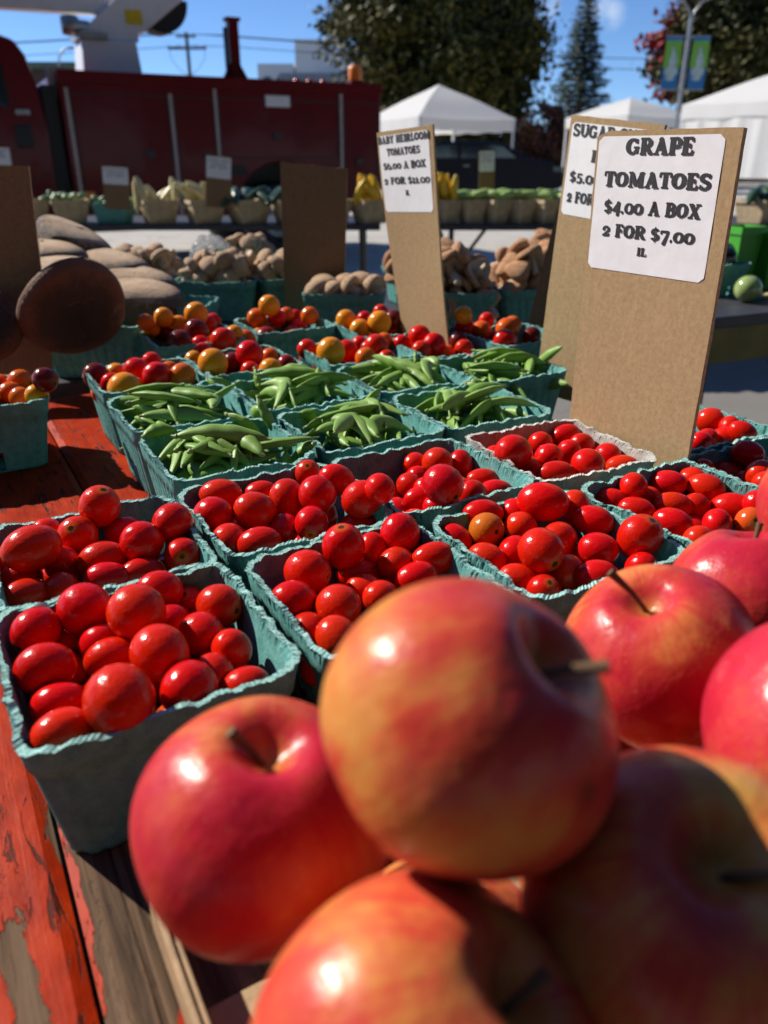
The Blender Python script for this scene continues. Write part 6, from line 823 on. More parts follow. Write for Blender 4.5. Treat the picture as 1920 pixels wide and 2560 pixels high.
def sign(label, corners, lab, lines, thick=.0032, card='card', bulge=0, wave=0, seed=0, ink='ink', name='price_sign', cat='price sign', group=None, dog=0):
    """corners TL, TR, BR, BL above the table; u runs left to right, v from the top down"""
    TL, TR, BR, BL = [Vector((c[0], c[1], TZ + c[2])) for c in corners]
    nrm = (TR - TL).cross(BL - TL).normalized()
    if nrm.dot(cam.location - TL) > 0: pass
    else: nrm = -nrm
    def P(u, v, off=0):
        p = TL.lerp(TR, u).lerp(BL.lerp(BR, u), v)
        return p + nrm * (off + bulge * math.sin(math.pi * v) + wave * math.sin(6 * v + 2 * u + seed))
    o = empty(name, P(.5, 1), 0, label, cat, group)
    inv = Matrix.Translation(-o.location)
    rnd = random.Random(seed + 5)
    # board
    nu, nv = 10, 24; v = []; f = []
    for side in (0, 1):
        for j in range(nv + 1):
            for i in range(nu + 1):
                u_, v_ = i / nu, j / nv
                e = (rnd.gauss(0, .0011) if i in (0, nu) else 0)
                if j == 0: v_ += rnd.uniform(0, .003)
                if dog and j == 0 and i == 0: v_ += .012
                v.append(P(u_ + e, v_, 0 if side == 0 else -thick) - o.location)
    m = (nu + 1) * (nv + 1)
    for j in range(nv):
        for i in range(nu):
            q = j * (nu + 1) + i; f.append((q, q + nu + 1, q + nu + 2, q + 1)); f.append((m + q, m + q + 1, m + q + nu + 2, m + q + nu + 1))
    ring = list(range(nu + 1)) + [j * (nu + 1) + nu for j in range(1, nv + 1)] + [nv * (nu + 1) + i for i in range(nu - 1, -1, -1)] + [j * (nu + 1) for j in range(nv - 1, 0, -1)]
    for i in range(len(ring)):
        a, b = ring[i], ring[(i + 1) % len(ring)]; f.append((a, b, m + b, m + a))
    bo = link('board', mesh('board', v, f, card), o); bo.data.materials.append(M['card_edge'])
    for q in range(2 * nu * nv, len(f)): bo.data.polygons[q].material_index = 1
    if not lab: return o
    u0, u1, v0, v1 = lab[:4]; sk = lab[4] if len(lab) > 4 else 0
    Wd = (TR - TL).length; Hd = (BL - TL).length; rc = .0045
    out = []
    for cx, cy, a0 in ((u1, v0, 90), (u1, v1, 0), (u0, v1, -90), (u0, v0, -180)):
        sx = -1 if cx == u1 else 1; sy = 1 if cy == v0 else -1
        for q in range(6):
            an = R_(a0 - q * 18); out.append((cx + sx * rc / Wd + rc / Wd * math.cos(an), cy + sy * rc / Hd - rc / Hd * math.sin(an)))
    # a grid inside the rounded outline, so that the paper follows the board
    nu, nv = 12, 30; v = []; f = []
    for j in range(nv + 1):
        for i in range(nu + 1):
            tv = j / nv; vv = v0 + (v1 - v0) * tv; hh = (min(tv, 1 - tv)) * (v1 - v0) * Hd
            ins = rc - math.sqrt(max(0, rc * rc - (rc - hh) ** 2)) if hh < rc else 0
            uu = u0 + ins / Wd + (u1 - u0 - 2 * ins / Wd) * i / nu
            v.append(P(uu, vv + sk * (i / nu), .0004 + .00012 * math.sin(uu * 37 + vv * 51)) - o.location)
    for j in range(nv):
        for i in range(nu):
            q = j * (nu + 1) + i; f.append((q, q + nu + 1, q + nu + 2, q + 1))
    link('label', mesh('label', v, f, 'label', True), o)
    v = []; f = []; kk = 0
    for text, uc, vc, width, hgt, *al in lines:
        ws = [GL[c][0] for c in text]; tot = sum(ws); x = -tot / 2
        if al: x = 0
        for c, w_ in zip(text, ws):
            _, pls = glyph_polys(c)
            for pl in pls:
                b = len(v); kk += 1
                for px_, py_ in pl:
                    uu = uc + (x + px_) / tot * width; vv = vc - (py_ - .5) * hgt
                    v.append(P(uu, vv + sk * (uu - u0) / (u1 - u0), .00072 + .000012 * (kk % 23)) - o.location)
                f.append(tuple(range(b, b + len(pl))))
            x += w_
    link('lettering', mesh('lettering', v, f, ink), o)
    return o
sign('upright brown cardboard sign reading GRAPE TOMATOES $4.00 A BOX', [(.1766, .7075, .323), (.2500, .597, .322), (.2500, .597, .018), (.1766, .7075, .018)], (.02, .905, .014, .352),
     [('GRAPE', .48, .039, .48, .039), ('TOMATOES', .475, .118, .77, .037), ('$4.00 A BOX', .465, .186, .71, .034), ('2 FOR $7.00', .46, .247, .69, .033), ('IL', .445, .295, .075, .021)], .0042, bulge=-.002, dog=1, seed=2, group='price signs on the plank table')
sign('brown cardboard sign reading SUGAR SNAP, leaning behind the grape tomato sign', [(.2105, .97, .348), (.281, .86, .334), (.266, .877, .03), (.195, .97, .03)], (.03, .97, .022, .325),
     [('SUGAR SNAP', .50, .046, .90, .040), ('PEAS', .50, .122, .40, .038), ('$5.00 A BOX', .50, .195, .84, .037), ('2 FOR', .08, .262, .32, .037, 1)], .0035, seed=4, group='price signs on the plank table')
sign('bent brown cardboard sign reading BABY HEIRLOOM TOMATOES', [(-.0095, 1.20, .337), (.063, 1.11, .344), (.097, 1.08, .03), (.035, 1.175, .03)], (.03, .93, .018, .335),
     [('BABY HEIRLOOM', .48, .036, .93, .030), ('TOMATOES', .47, .086, .60, .029), ('$6.00 A BOX', .47, .142, .78, .029), ('2 FOR $11.00', .49, .204, .84, .029), ('IL', .49, .255, .07, .021)], .0030, bulge=.006, wave=.0012, seed=7, group='price signs on the plank table')
sign('tall blank brown cardboard seen from behind among the cremini mushrooms', [(-.200, 1.625, .300), (-.070, 1.60, .288), (-.080, 1.565, .03), (-.200, 1.585, .03)], None, [], .003, 'card_shaded', seed=9, group='blank backs of cardboard signs')
sign('blank brown cardboard at the left edge standing among the portobellos', [(-.59, 1.115, .295), (-.468, 1.11, .295), (-.470, 1.075, .02), (-.59, 1.08, .02)], None, [], .003, 'card_shaded', seed=11, group='blank backs of cardboard signs')
sign('dark slanting cardboard back left of the sugar pea sign', [(.282, 1.275, .31), (.395, 1.24, .31), (.34, 1.20, .03), (.222, 1.235, .03)], None, [], .003, 'card_shaded', seed=13, group='blank backs of cardboard signs')
# ------------------------------------------------------------------ mushrooms
def cap_lathe(dome=.55, curl=.18, n=26, seed=0, wav=.0, flat=False):
    """unit cap: radius 1, axis +Z, gills underneath"""
    rnd = random.Random(seed); prof = []
    for i in range(9):
        t = i / 8 * math.pi / 2; prof.append((math.sin(t), dome * (math.cos(t) if not flat else math.cos(t) ** .85 * (1 - .05 * math.cos(t) ** 6))))
    prof += [(1.0, -curl * .5), (.95, -curl), (.82, -curl * .8), (.5, -curl * .15), (.2, .02)] if not flat else [(1.03, -.07), (1.02, -.17), (.96, -.26), (.84, -.29), (.72, -.22), (.4, -.05), (.2, 0)]
    v = []; f = []; m = len(prof); ph0 = rnd.uniform(0, 6)
    for r, z in prof:
        for j in range(n):
            q = 2 * math.pi * j / n; dz_ = .016 * math.sin(3 * r + 2 * math.cos(q) + ph0) * math.cos(4 * r * math.sin(q) + ph0) if flat else 0
            k = 1 + wav * (math.sin(2 * q + ph0) * .5 + math.sin(3 * q + ph0 * 2) * .5) * r
            v.append((r * k * math.cos(q), r * k * math.sin(q), z + dz_ + wav * 1.2 * r * r * math.sin(2 * q + ph0 * 1.7)))
    for i in range(m - 1):
        for j in range(n): f.append((i * n + j, (i + 1) * n + j, (i + 1) * n + (j + 1) % n, i * n + (j + 1) % n))
    return v, f
def cap_mesh(mat, seed, dome, curl, wav):
    v, f = cap_lathe(dome, curl, 26, seed, wav); me = mesh('mushroom_cap', v, f, mat, True)
    me.materials.append(M['gill'])
    for p in me.polygons:
        if p.index >= 26 * 10: p.material_index = 1
    return me
def stem_m(L, r, seed):
    b = MB(); b.tube([(0, 0, .1), (.03, 0, -.25 * L), (.06, .03, -.7 * L), (.02, .05, -L)], [r * 1.1, r, r * 1.05, r * .95], 12); return b.mesh('mushroom_stem', 'gill')
CAPS = {'tan': [cap_mesh('cap_tan', s, .62 + .05 * s, .22, .03) for s in range(3)], 'shi': [cap_mesh('cap_shii', 5 + s, .38 + .06 * s, .30, .16) for s in range(3)], 'cre': [cap_mesh('cap_tan', 9 + s, .72, .25, .02) for s in range(2)]}
STM = [stem_m(.9, .38, 1), stem_m(1.4, .22, 2)]
def mushroom(name, loc, R, axis, kind, i, stem=True):
    o = link(name, CAPS[kind][i % len(CAPS[kind])]); o.location = loc; o.rotation_mode = 'QUATERNION'
    o.rotation_quaternion = Vector(axis).normalized().to_track_quat('Z', 'Y') @ Quaternion((0, 0, 1), i * 1.7)
    o.scale = (R, R, R); o['category'] = 'mushroom'
    if stem: link('stem', STM[1 if kind == 'shi' else 0], o)
    return o
rm = random.Random(21)
MN = {'M2': ('tan mushroom box', 'tan', 'brown_mushroom', .0205), 'M2c': ('tan box behind the portobellos', 'tan', 'brown_mushroom', .022), 'M2b': ('tan box near the plastic bag', 'tan', 'brown_mushroom', .0205), 'M3b': ('tan box left of the blank cardboard', 'tan', 'brown_mushroom', .023),
      'M4a': ('farthest shiitake box', 'shi', 'shiitake_mushroom', .026), 'M4b': ('shiitake box behind the bent sign', 'shi', 'shiitake_mushroom', .026), 'M5': ('shiitake box by the leaning sign', 'shi', 'shiitake_mushroom', .026), 'M6': ('rear right shiitake box', 'shi', 'shiitake_mushroom', .026)}
for k, (nm, kind, oname, R0) in MN.items():
    c, rot, size = MC[k]; vis = []; looks = []
    pts = []
    layers = ((4, .064, .95), (4, .090, .88), (3, .114, .8), (3, .134, .5)) if kind == 'shi' else ((4, .064, .98), (4, .088, .92), (4, .110, .75)) if k in ('M2', 'M2c') else ((4, .062, .95), (4, .086, .8), (3, .108, .6))
    for n, z, sp in layers:
        for a in range(n):
            for b in range(n if n < 4 else 3):
                la = ((a + .5) / n - .5) * size * sp + rm.gauss(0, .006); lb = ((b + .5) / (n if n < 4 else 3) - .5) * size * sp + rm.gauss(0, .006)
                if n < 4 and rm.random() < .18: continue
                pts.append((la, lb, z + rm.gauss(0, .004)))
    for i, (la, lb, z) in enumerate(pts):
        p = Vector((c.x + la * math.cos(rot) - lb * math.sin(rot), c.y + la * math.sin(rot) + lb * math.cos(rot), TZ + z))
        R = R0 * rm.uniform(.8, 1.2); t = .8 if kind == 'tan' else 1.2
        o = mushroom(oname, p, R, (rm.gauss(0, t), rm.gauss(-.1, t), 1.0 if rm.random() < .72 else -.5), kind, i)
        vis.append(o); looks.append(('curled brown shiitake' if kind == 'shi' else 'tan mushroom') if R > R0 else ('small curled shiitake' if kind == 'shi' else 'small tan mushroom'))
    heap_labels(vis, looks, nm, ('shiitake' if kind == 'shi' else 'tan') + ' mushrooms in the ' + nm)
c, rot, size = MC['M3']
vis = []; looks = []
for i, (la, lb, z, ax, R) in enumerate([(-.050, -.045, .086, (-.3, .2, .9), .024), (-.022, -.052, .084, (-.55, .1, .75), .023), (.012, -.050, .086, (-.82, .50, .25), .026), (.052, -.046, .086, (-.85, .45, .25), .027), (.030, -.010, .092, (.1, -.2, .95), .028),
      (-.035, -.005, .086, (.2, .1, .95), .026), (0, .03, .086, (.1, .1, .95), .026), (.05, .035, .084, (.2, .1, .95), .025), (-.05, .04, .084, (-.2, .1, .95), .025), (.055, -.005, .088, (.3, -.5, .8), .023)]):
    p = Vector((c.x + la * math.cos(rot) - lb * math.sin(rot), c.y + la * math.sin(rot) + lb * math.cos(rot), TZ + z))
    vis.append(mushroom('cremini_mushroom', p, R, ax, 'cre', i)); looks.append('round cremini mushroom')
heap_labels(vis, looks, 'box before the blank cardboard', 'cremini mushrooms before the blank cardboard', 2)

def porto_mesh(seed):
    v, f = cap_lathe(.32, .22, 40, seed, .03, flat=True); v = [Vector(p) for p in v]
    me = mesh('portobello', v, f, 'porto', True); me.materials.append(M['gill_dark'])
    for p in me.polygons:
        if p.index >= 40 * 12: p.material_index = 1
    return me
PMM = [porto_mesh(s) for s in range(3)]
PST = MB().tube([(0, 0, .1), (.02, 0, -.2), (.05, .02, -.5)], [.26, .22, .24], 14).mesh('portobello_stem', 'gill')
for i, (p, R, ax, sc, lab) in enumerate([
  ((-.425, 1.075, .113), .072, None, (1.0, 1.0, .85), 'largest dark portobello, leaning cap outward over the left box'),
  ((-.570, 1.50, .168), .072, (.45, .0, .88), (1, .95, 1.15), 'hindmost portobello, tilted with its dark underside showing'),
  ((-.590, 1.40, .146), .076, (.05, -.04, .98), (1, 1, 1.3), 'lit brown portobello just right of the left cardboard'),
  ((-.530, 1.30, .124), .080, (.10, -.10, .98), (1.05, 1, 1.35), 'pale lit portobello right behind the largest one'),
  ((-.490, 1.44, .128), .070, (.14, -.05, .98), (1.1, 1, 1.2), 'flat brown portobello behind and right of the pale one'),
  ((-.435, 1.395, .110), .064, (.18, -.05, .98), (1.15, 1, 1.15), 'small brown portobello in the middle of the right side'),
  ((-.402, 1.305, .093), .066, (.18, -.10, .97), (1.1, 1, 1.35), 'rightmost portobello, lit on top and overhanging its box'),
  ((-.535, 1.035, .105), .052, (.30, -.70, .55), (1, 1, .9), 'dark portobello at the left edge below the cardboard')]):
    if ax is None:
        r_, u_, v_ = frame_at((p[0], p[1], TZ + p[2])); ax = r_ * .24 - u_ * .60 + v_ * .76
    o = link('portobello_mushroom', PMM[i % 3]); o.location = (p[0], p[1], TZ + p[2]); o.rotation_mode = 'QUATERNION'
    o.rotation_quaternion = Vector(ax).normalized().to_track_quat('Z', 'Y') @ Quaternion((0, 0, 1), i)
    o.scale = (R * sc[0], R * sc[1], R * sc[2]); link('stem', PST, o)
    if i in (0, 7): o.material_slots[0].link = 'OBJECT'; o.material_slots[0].material = M['porto_shaded']
    tag(o, lab, 'mushroom', 'portobellos at the left')

def bag(loc, sx, sy, sz, lab, seed):
    rnd = random.Random(seed); bm = bmesh.new(); bmesh.ops.create_icosphere(bm, subdivisions=4, radius=1)
    for q in bm.verts:
        p = q.co; k = 1 + .16 * fbm(p.x * 2 + p.z, seed) + .12 * fbm(p.y * 3 - p.x, seed + 2) + .10 * fbm(p.z * 5 + p.y * 4, seed + 5) + .06 * fbm(p.x * 9 - p.z * 7, seed + 8)
        q.co = Vector((p.x * sx * k, p.y * sy * k, max(-sz * .9, p.z * sz * k)))
    me = bpy.data.meshes.new('plastic_bag'); bm.to_mesh(me); bm.free(); me.materials.append(M['bag'])
    o = link('plastic_bag', me); o.location = loc; return tag(o, lab, 'plastic bag', 'clear plastic bags among the mushrooms')
bag((-.405, 1.90, TZ + .072), .060, .045, .070, 'crumpled clear plastic bag standing behind the tan mushrooms', 3)
bag((-.225, 1.72, TZ + .035), .030, .030, .040, 'small crumpled clear bag left of the blank cardboard', 5)

# ------------------------------------------------------------------ right end of the black table
def veg(name, loc, L, r, d, mat, bend=0, n=10, neck=.75):
    d = Vector(d).normalized(); s = d.orthogonal().normalized(); pts = []; rr = []
    for i in range(11):
        t = i / 10; pts.append(d * ((t - .5) * L) + s * (bend * L * math.sin(math.pi * t)))
        rr.append(r * max(.12, (math.sin(math.pi * min(1, max(0, .04 + .92 * t)))) ** .42 * (neck + (1 - neck) * t)))
    o = MB().tube(pts, rr, n).build(name, mat); o.location = loc; return o
def tub(name, c, w, d, h, mat, rz, lab, cat, grp=None, taper=.8, rim=.006):
    o = empty(name, c, rz, lab, cat, grp)
    b = MB(); t = .004
    def sh(W, D, z): return [(-W / 2, -D / 2, z), (W / 2, -D / 2, z), (W / 2, D / 2, z), (-W / 2, D / 2, z)]
    lv = [sh(w * taper, d * taper, 0), sh(w, d, h), sh(w - 2 * t, d - 2 * t, h), sh(w * taper - 2 * t, d * taper - 2 * t, t)]
    v = sum(lv, []); f = []
    for i in range(3):
        for j in range(4): f.append((i * 4 + j, i * 4 + (j + 1) % 4, i * 4 + 4 + (j + 1) % 4, i * 4 + 4 + j))
    f += [(3, 2, 1, 0), (12, 13, 14, 15)]
    b.add(v, f); b.build('tub_body' if mat != 'splint' else 'splint_body', mat, o)
    r = MB(); z = h - .008; e = .003
    for sx, sy, lx, ly in ((0, -1, w + 2 * e, e), (0, 1, w + 2 * e, e), (-1, 0, e, d), (1, 0, e, d)):
        r.box((sx * (w / 2 + e / 2), sy * (d / 2 + e / 2), z), (lx, ly, .018))
    r.build('rim_band', mat, o); return o
for i, (x, y, lab) in enumerate(((.905, 2.06, 'bright green plastic tub nearest the tall sign'), (.985, 2.06, 'bright green plastic tub at the right frame edge'))):
    tub('plastic_tub', (x, y, TZ + .002), (.075, .070)[i], .075, (.150, .135)[i], 'brightgreen', R_(20), lab, 'tub', 'green plastic tubs on the black table', .7)
for i, (x, y, z, r) in enumerate(((.825, 1.95, .088, .028), (.785, 1.96, .085, .026), (.835, 1.99, .092, .030), (.80, 1.99, .098, .026))):
    o = MB().lathe([(0.001, -r)] + [(r * math.sin(q * math.pi / 10), -r * math.cos(q * math.pi / 10)) for q in range(1, 10)] + [(.001, r * .93)], n=18).build('dark_pepper', 'eggplant'); o.location = (x, y, TZ + z)
    tag(o, 'glossy dark pepper, %s, in the teal box behind the sign edge' % ('nearest', 'leftmost', 'rightmost', 'topmost')[i], 'pepper', 'dark peppers right of the sign')
ob = link('pulp_box', BM[1]); ob.location = (.81, 1.97, TZ + .001); ob.rotation_euler = (0, 0, R_(24)); tag(ob, 'turquoise pulp box of dark peppers right of the tall sign', 'produce box')
r = .0305
gt = MB().lathe([(.001, -r)] + [(r * math.sin(q * math.pi / 12), -r * math.cos(q * math.pi / 12)) for q in range(1, 12)] + [(.001, r * .94)], n=26).build('green_tomato', 'tomatillo'); gt.location = (.846, 1.842, TZ + .0305)
tag(gt, 'single shiny pale green tomato lying loose on the black table', 'tomato')
o = veg('dark_zucchini', (.95, 1.86, TZ + .013), .12, .012, (1, -.2, .05), 'pale_zuc'); tag(o, 'thin pale vegetable lying beside the loose green tomato', 'vegetable')

# ------------------------------------------------------------------ far row of tables with baskets
def trestle(x0, x1, lab):
    o = empty('market_table', ((x0 + x1) / 2, 4.66, 0), 0, lab, 'table', 'tables in the far row'); w_ = x1 - x0
    MB().box((0, 0, .735), (w_, .74, .03)).build('tabletop', 'tableblack', o, .004)
    for sx in (-1, 1):
        for dx in (.10, .34):
            x = sx * (w_ / 2 - dx)
            MB().tube([(x, -.3, .72), (x, -.3, .0)], .014, 8).build('leg', 'blackm', o)
        x = sx * (w_ / 2 - .10); x2 = sx * (w_ / 2 - .55)
        MB().tube([(x, -.28, .16), (x2, -.05, .70)], .010, 8).build('brace', 'blackm', o)
        MB().tube([(x, .3, .72), (x, .3, 0)], .014, 8).build('leg', 'blackm', o)
        MB().tube([(x, -.3, .16), (x, .3, .16)], .010, 8).build('cross_bar', 'blackm', o)
trestle(-2.65, -.02, 'black folding table of squash baskets before the maroon truck')
trestle(0.02, 2.55, 'black folding table of cucumber baskets before the white tents')
def fx(u, t=4.05): return (u - 960) / 1923 * t
BK = [  # px x, width, content, label
 (62, .185, 'okra', 'wood basket of small green vegetables farthest left'), (166, .185, 'okra', 'dark wood basket of small green vegetables beside the teal box'), (277, None, 'okra', 'teal box of small green vegetables on the far table'),
 (390, .185, 'pale', 'wood basket of pale squash right of the teal box'), (504, .185, 'pale2', 'wood basket of long pale squash in the middle'), (616, .185, 'dark', 'wood basket of dark zucchini left of the blank cardboard'), (726, .185, 'dark', 'wood basket of dark zucchini hidden behind the blank cardboard'),
 (826, .165, 'yel', 'wood basket behind the blank cardboard, of yellow squash'), (925, .165, 'yel', 'wood basket of upright yellow squash left of the bent sign'), (1035, .13, 'yel', 'wood basket behind the bent sign'), (1118, .120, 'yel', 'wood basket of yellow squash right of the bent sign'),
 (1180, .120, 'cuke', 'tilted pale wood basket of light green squash'), (1242, .120, 'cuke', 'wood basket of light green squash, left of the last two'), (1304, .120, 'cuke', 'wood basket of light green squash, next to last'), (1366, .120, 'cuke', 'wood basket of light green squash by the slanting cardboard'),
 (1440, .13, 'cuke', 'wood basket behind the sugar pea sign'), (1560, .15, 'dark', 'wood basket behind the grape tomato sign'), (1905, .16, 'dark', 'wood basket right of the grape tomato sign')]
rv = random.Random(31)
VN = {'okra': ('green_vegetable', 'okra'), 'pale': ('pale_squash', 'pale_zuc'), 'pale2': ('pale_squash', 'pale_zuc'), 'dark': ('dark_zucchini', 'dark_zuc'), 'yel': ('yellow_squash', 'yel_zuc'), 'cuke': ('light_green_squash', 'cuke')}
for i, (u, wd, kind, lab) in enumerate(BK):
    x = fx(u); y = 4.40; rz = R_(28 + rv.gauss(0, 4))
    if wd is None:
        o = link('pulp_box', BMM[0]); o.location = (x, y, TZ + .001); o.scale = (1.25, 1.1, 1.25); tag(o, 'turquoise pulp box of small green vegetables on the far table', 'produce box'); wd = .19; h = .10
    else:
        h = .115; tub('splint_basket', (x, y, TZ + .001), wd, wd * 1.15, h, 'splint', rz, lab, 'basket', 'splint baskets on the far tables', .72)
    vis = []; looks = []
    nm, mt = VN[kind]
    n = {'okra': 16, 'pale': 10, 'pale2': 11, 'dark': 9, 'yel': 9, 'cuke': 6}[kind]
    for q in range(n):
        px_ = x + rv.uniform(-.55, .55) * wd; py_ = y + rv.uniform(-.45, .4) * wd
        if kind == 'okra': o = veg(nm, (px_, py_, TZ + h + rv.uniform(-.005, .03)), rv.uniform(.035, .06), .018, (rv.gauss(0, 1), rv.gauss(0, 1), rv.gauss(0, .3)), mt)
        elif kind in ('pale', 'pale2'): o = veg(nm, (px_, py_, TZ + h + .018 + rv.uniform(-.01, .03)), rv.uniform(.12, .17), .022, ((.9 + rv.gauss(0, .3), .2, -.7) if kind == 'pale2' else (rv.gauss(0, .9), .3, 1)), mt, .06)
        elif kind == 'dark': o = veg(nm, (px_, py_, TZ + h + rv.uniform(0, .035)), .15, .026, (rv.gauss(0, .6), 1, .5), mt, .03)
        elif kind == 'yel': o = veg(nm, (px_, py_, TZ + h + .045 + rv.uniform(-.01, .02)), rv.uniform(.13, .17), .022, (rv.gauss(0, .3), .2, -1), mt, .07)
        else: o = veg(nm, (px_, py_, TZ + h + .012 + rv.uniform(0, .015)), rv.uniform(.09, .12), .026, (1, rv.gauss(0, .4), rv.gauss(0, .25)), mt, .05, 10, .6)
        o['category'] = 'vegetable'; vis.append(o)
    where = lab.replace('wood basket', 'basket')
    short = {0: 'farthest left basket', 1: 'basket left of the teal box', 2: 'teal box on the far table', 3: 'basket right of the teal box', 4: 'middle pale squash basket', 5: 'zucchini basket left of the blank cardboard', 6: 'basket behind the blank cardboard',
             7: 'second basket behind the blank cardboard', 8: 'basket left of the bent sign', 9: 'basket behind the bent sign', 10: 'basket right of the bent sign', 11: 'tilted pale basket', 12: 'basket before the last two', 13: 'next to last basket', 14: 'basket by the slanting cardboard', 15: 'basket behind the sugar pea sign', 16: 'basket behind the grape sign', 17: 'basket right of the grape sign'}[i]
    wl = {'okra': 'small green vegetable', 'pale': 'pale squash', 'pale2': 'long pale squash', 'dark': 'dark zucchini', 'yel': 'yellow squash', 'cuke': 'light green squash'}[kind]
    heap_labels(vis, [wl] * len(vis), short, wl + ' in the ' + short, 2)
GL['~'] = (.62, [st(.12, .42, .50, .50, .30)])
TXT = [('~~~~ ~~~', .5, .16, .8, .07), ('~~~~~~', .5, .32, .6, .07), ('~~ ~~~', .5, .47, .7, .07)]
def far_sign(u, v, w_, h_, tilt, lab, Y=4.30, hb=.16):
    t = Y * .94; x = fx(u, t); z = .30 + (-.4147 - (v - 1280) / 1923 * .91) * t
    c, s_ = math.cos(tilt), math.sin(tilt)
    def P(a, b): return (x + a * c + b * s_, Y + .02 * b, z - a * s_ + b * c)
    sign(lab, [P(-w_ / 2, h_), P(w_ / 2, h_), P(w_ / 2, -hb), P(-w_ / 2, -hb)], (.02, .98, .02, h_ / (h_ + hb) + .0), [(a, b, .04 + (c_ - .05) * h_ / (h_ + hb), d, e * .8) for a, b, c_, d, e in TXT], .003, 'card_shaded', seed=int(u), ink='ink_soft', group='small price signs on the far tables')
far_sign(304, 460, .135, .085, .06, 'small white price sign standing between the teal box and pale squash', hb=.12)
far_sign(556, 445, .130, .105, .10, 'small white price sign over the dark zucchini', hb=.14)
far_sign(1210, 428, .085, .105, -.04, 'small shaded white price sign over the light green squash', 4.55, .14)
far_sign(18, 412, .17, .085, .02, 'white price sign at the left edge above the blank cardboard', hb=.16)

# ------------------------------------------------------------------ utility truck with a bucket boom
tk = empty('bucket_truck', (-3.13, 8.43, 0), math.atan2(.464, .886), 'dark maroon utility service truck with a white bucket boom behind the far tables', 'truck')
def xz(pl, y0, y1): return MB().prism(pl, y1 - y0, lambda a, b, d: (a, y0 + d, b))
arch = [(2.25 + .56 * math.cos(R_(q)), .50 + .55 * math.sin(R_(q))) for q in range(0, 181, 12)]
body = [(0, .5), (0, 1.85), (3.49, 1.85), (3.49, .5)] + [p for p in arch]
sb = xz(body, 0, 2.1).build('service_body', 'maroon', tk, .015)
MB().box((1.745, -.012, 1.80), (3.5, .03, .10)).build('top_rail', 'maroon', sb)
for x, z0, z1 in ((.06, .52, 1.70), (1.06, .52, 1.68), (1.53, 1.0, 1.74), (2.98, .95, 1.74)): MB().box((x, -.008, (z0 + z1) / 2), (.035, .014, z1 - z0)).build('door_trim', 'seam', sb)
for x0, x1, z0, z1 in ((.10, 1.03, .56, 1.66), (1.09, 1.51, .56, 1.66), (1.56, 2.95, 1.08, 1.66), (3.02, 3.44, .56, 1.66)):
    pm_ = MB()
    for q in ((x0, x0 + .012, z0, z1), (x1 - .012, x1, z0, z1), (x0 + .012, x1 - .012, z0, z0 + .012), (x0 + .012, x1 - .012, z1 - .012, z1)): pm_.box(((q[0] + q[1]) / 2, -.002, (q[2] + q[3]) / 2), (q[1] - q[0], .006, q[3] - q[2]))
    pm_.build('door_seal', 'black', sb)
for x, z in ((.80, 1.12), (1.40, 1.10), (3.20, 1.05), (2.2, 1.30)):
    MB().box((x, -.01, z), (.09, .02, .07)).build('latch', 'blackm', sb, .006)
MB().box((2.225, -.008, 1.645), (.28, .014, .11)).build('data_plate', 'white', sb, .004)
MB().box((2.84, -.02, .93), (.15, .04, .14)).build('vent_cover', 'black', sb)
MB().box((.14, -.012, .74), (.10, .02, .06)).build('side_marker', 'amber', sb)
MB().box((1.72, -.010, .96), (.20, .018, .10)).build('filler_door', 'black', sb, .004)
MB().box((.02, .25, 1.76), (.16, .12, .26)).build('bracket', 'seam', sb)
MB().box((-.085, 1.05, 1.1), (.13, 1.9, 1.25)).build('cab_gap_dark_fill', 'black', tk)  # black block added to stand in for the shade between cab and body
MB().box((2.25, 1.05, .80), (1.3, 1.3, .62)).build('wheel_housing', 'black', tk)
cab = [(-3.5, .52), (-3.5, 1.18), (-3.35, 1.30), (-2.25, 1.36), (-1.75, 1.98), (-1.55, 2.10), (-.46, 2.12), (-.33, 2.08), (-.25, 1.96), (-.19, 1.72), (-.15, 1.35), (-.16, .52)]
cb = xz(cab, .03, 2.0).build('cab', 'maroon', tk, .03)
for pl in ([(-1.02, 1.52), (-1.02, 1.93), (-.52, 1.93), (-.47, 1.85), (-.46, 1.52)], [(-2.0, 1.50), (-1.62, 1.93), (-1.10, 1.93), (-1.10, 1.50)]): xz(pl, .018, .034).build('side_window', 'glass', cb)
MB().box((-.36, .012, 1.48), (.13, .04, .05)).build('door_handle', 'steel', cb, .008)
MB().box((-.38, .018, 1.27), (.15, .03, .20)).build('filler_flap', 'black', cb, .01)
MB().box((-1.6, .02, .62), (2.6, .03, .035)).build('trim_strip', 'seam', cb)
MB().box((0, 1.05, .42), (6.6, .8, .18)).build('chassis', 'black', tk)
for x, y in ((2.25, .18), (2.25, 1.92), (-2.7, .18), (-2.7, 1.92)):
    wv_ = MB(); rot = Matrix.Rotation(R_(90), 3, 'X')
    ww = empty('wheel', (x, y, .42)); ww.parent = tk
    MB().lathe([(.24, -.13), (.38, -.14), (.42, -.09), (.42, .09), (.38, .14), (.24, .13)], n=32, rot=rot).build('tyre', 'black', ww)
    MB().lathe([(.01, -.04), (.08, -.10), (.14, -.04), (.23, -.05), (.25, -.12)], n=24, rot=rot).build('rim', 'steel', ww)
ped = MB().box((.665, 1.0, 2.02), (.62, .60, .38), None, .9).build('pedestal', 'white', tk, .02)
tur = [(.36, 2.215), (.36, 2.30), (.50, 2.36), (.82, 2.62), (1.15, 2.90), (1.62, 2.95), (1.50, 2.63), (1.08, 2.325), (.99, 2.30), (.99, 2.215)]
tu = xz(tur, .80, 1.20).build('turret', 'white', tk, .01)
cv = [(1.075, 2.325)] + [(1.28 + .285 * math.cos(R_(q)), 2.62 + .30 * math.sin(R_(q))) for q in range(-118, 12, 10)] + [(1.5, 2.64)]
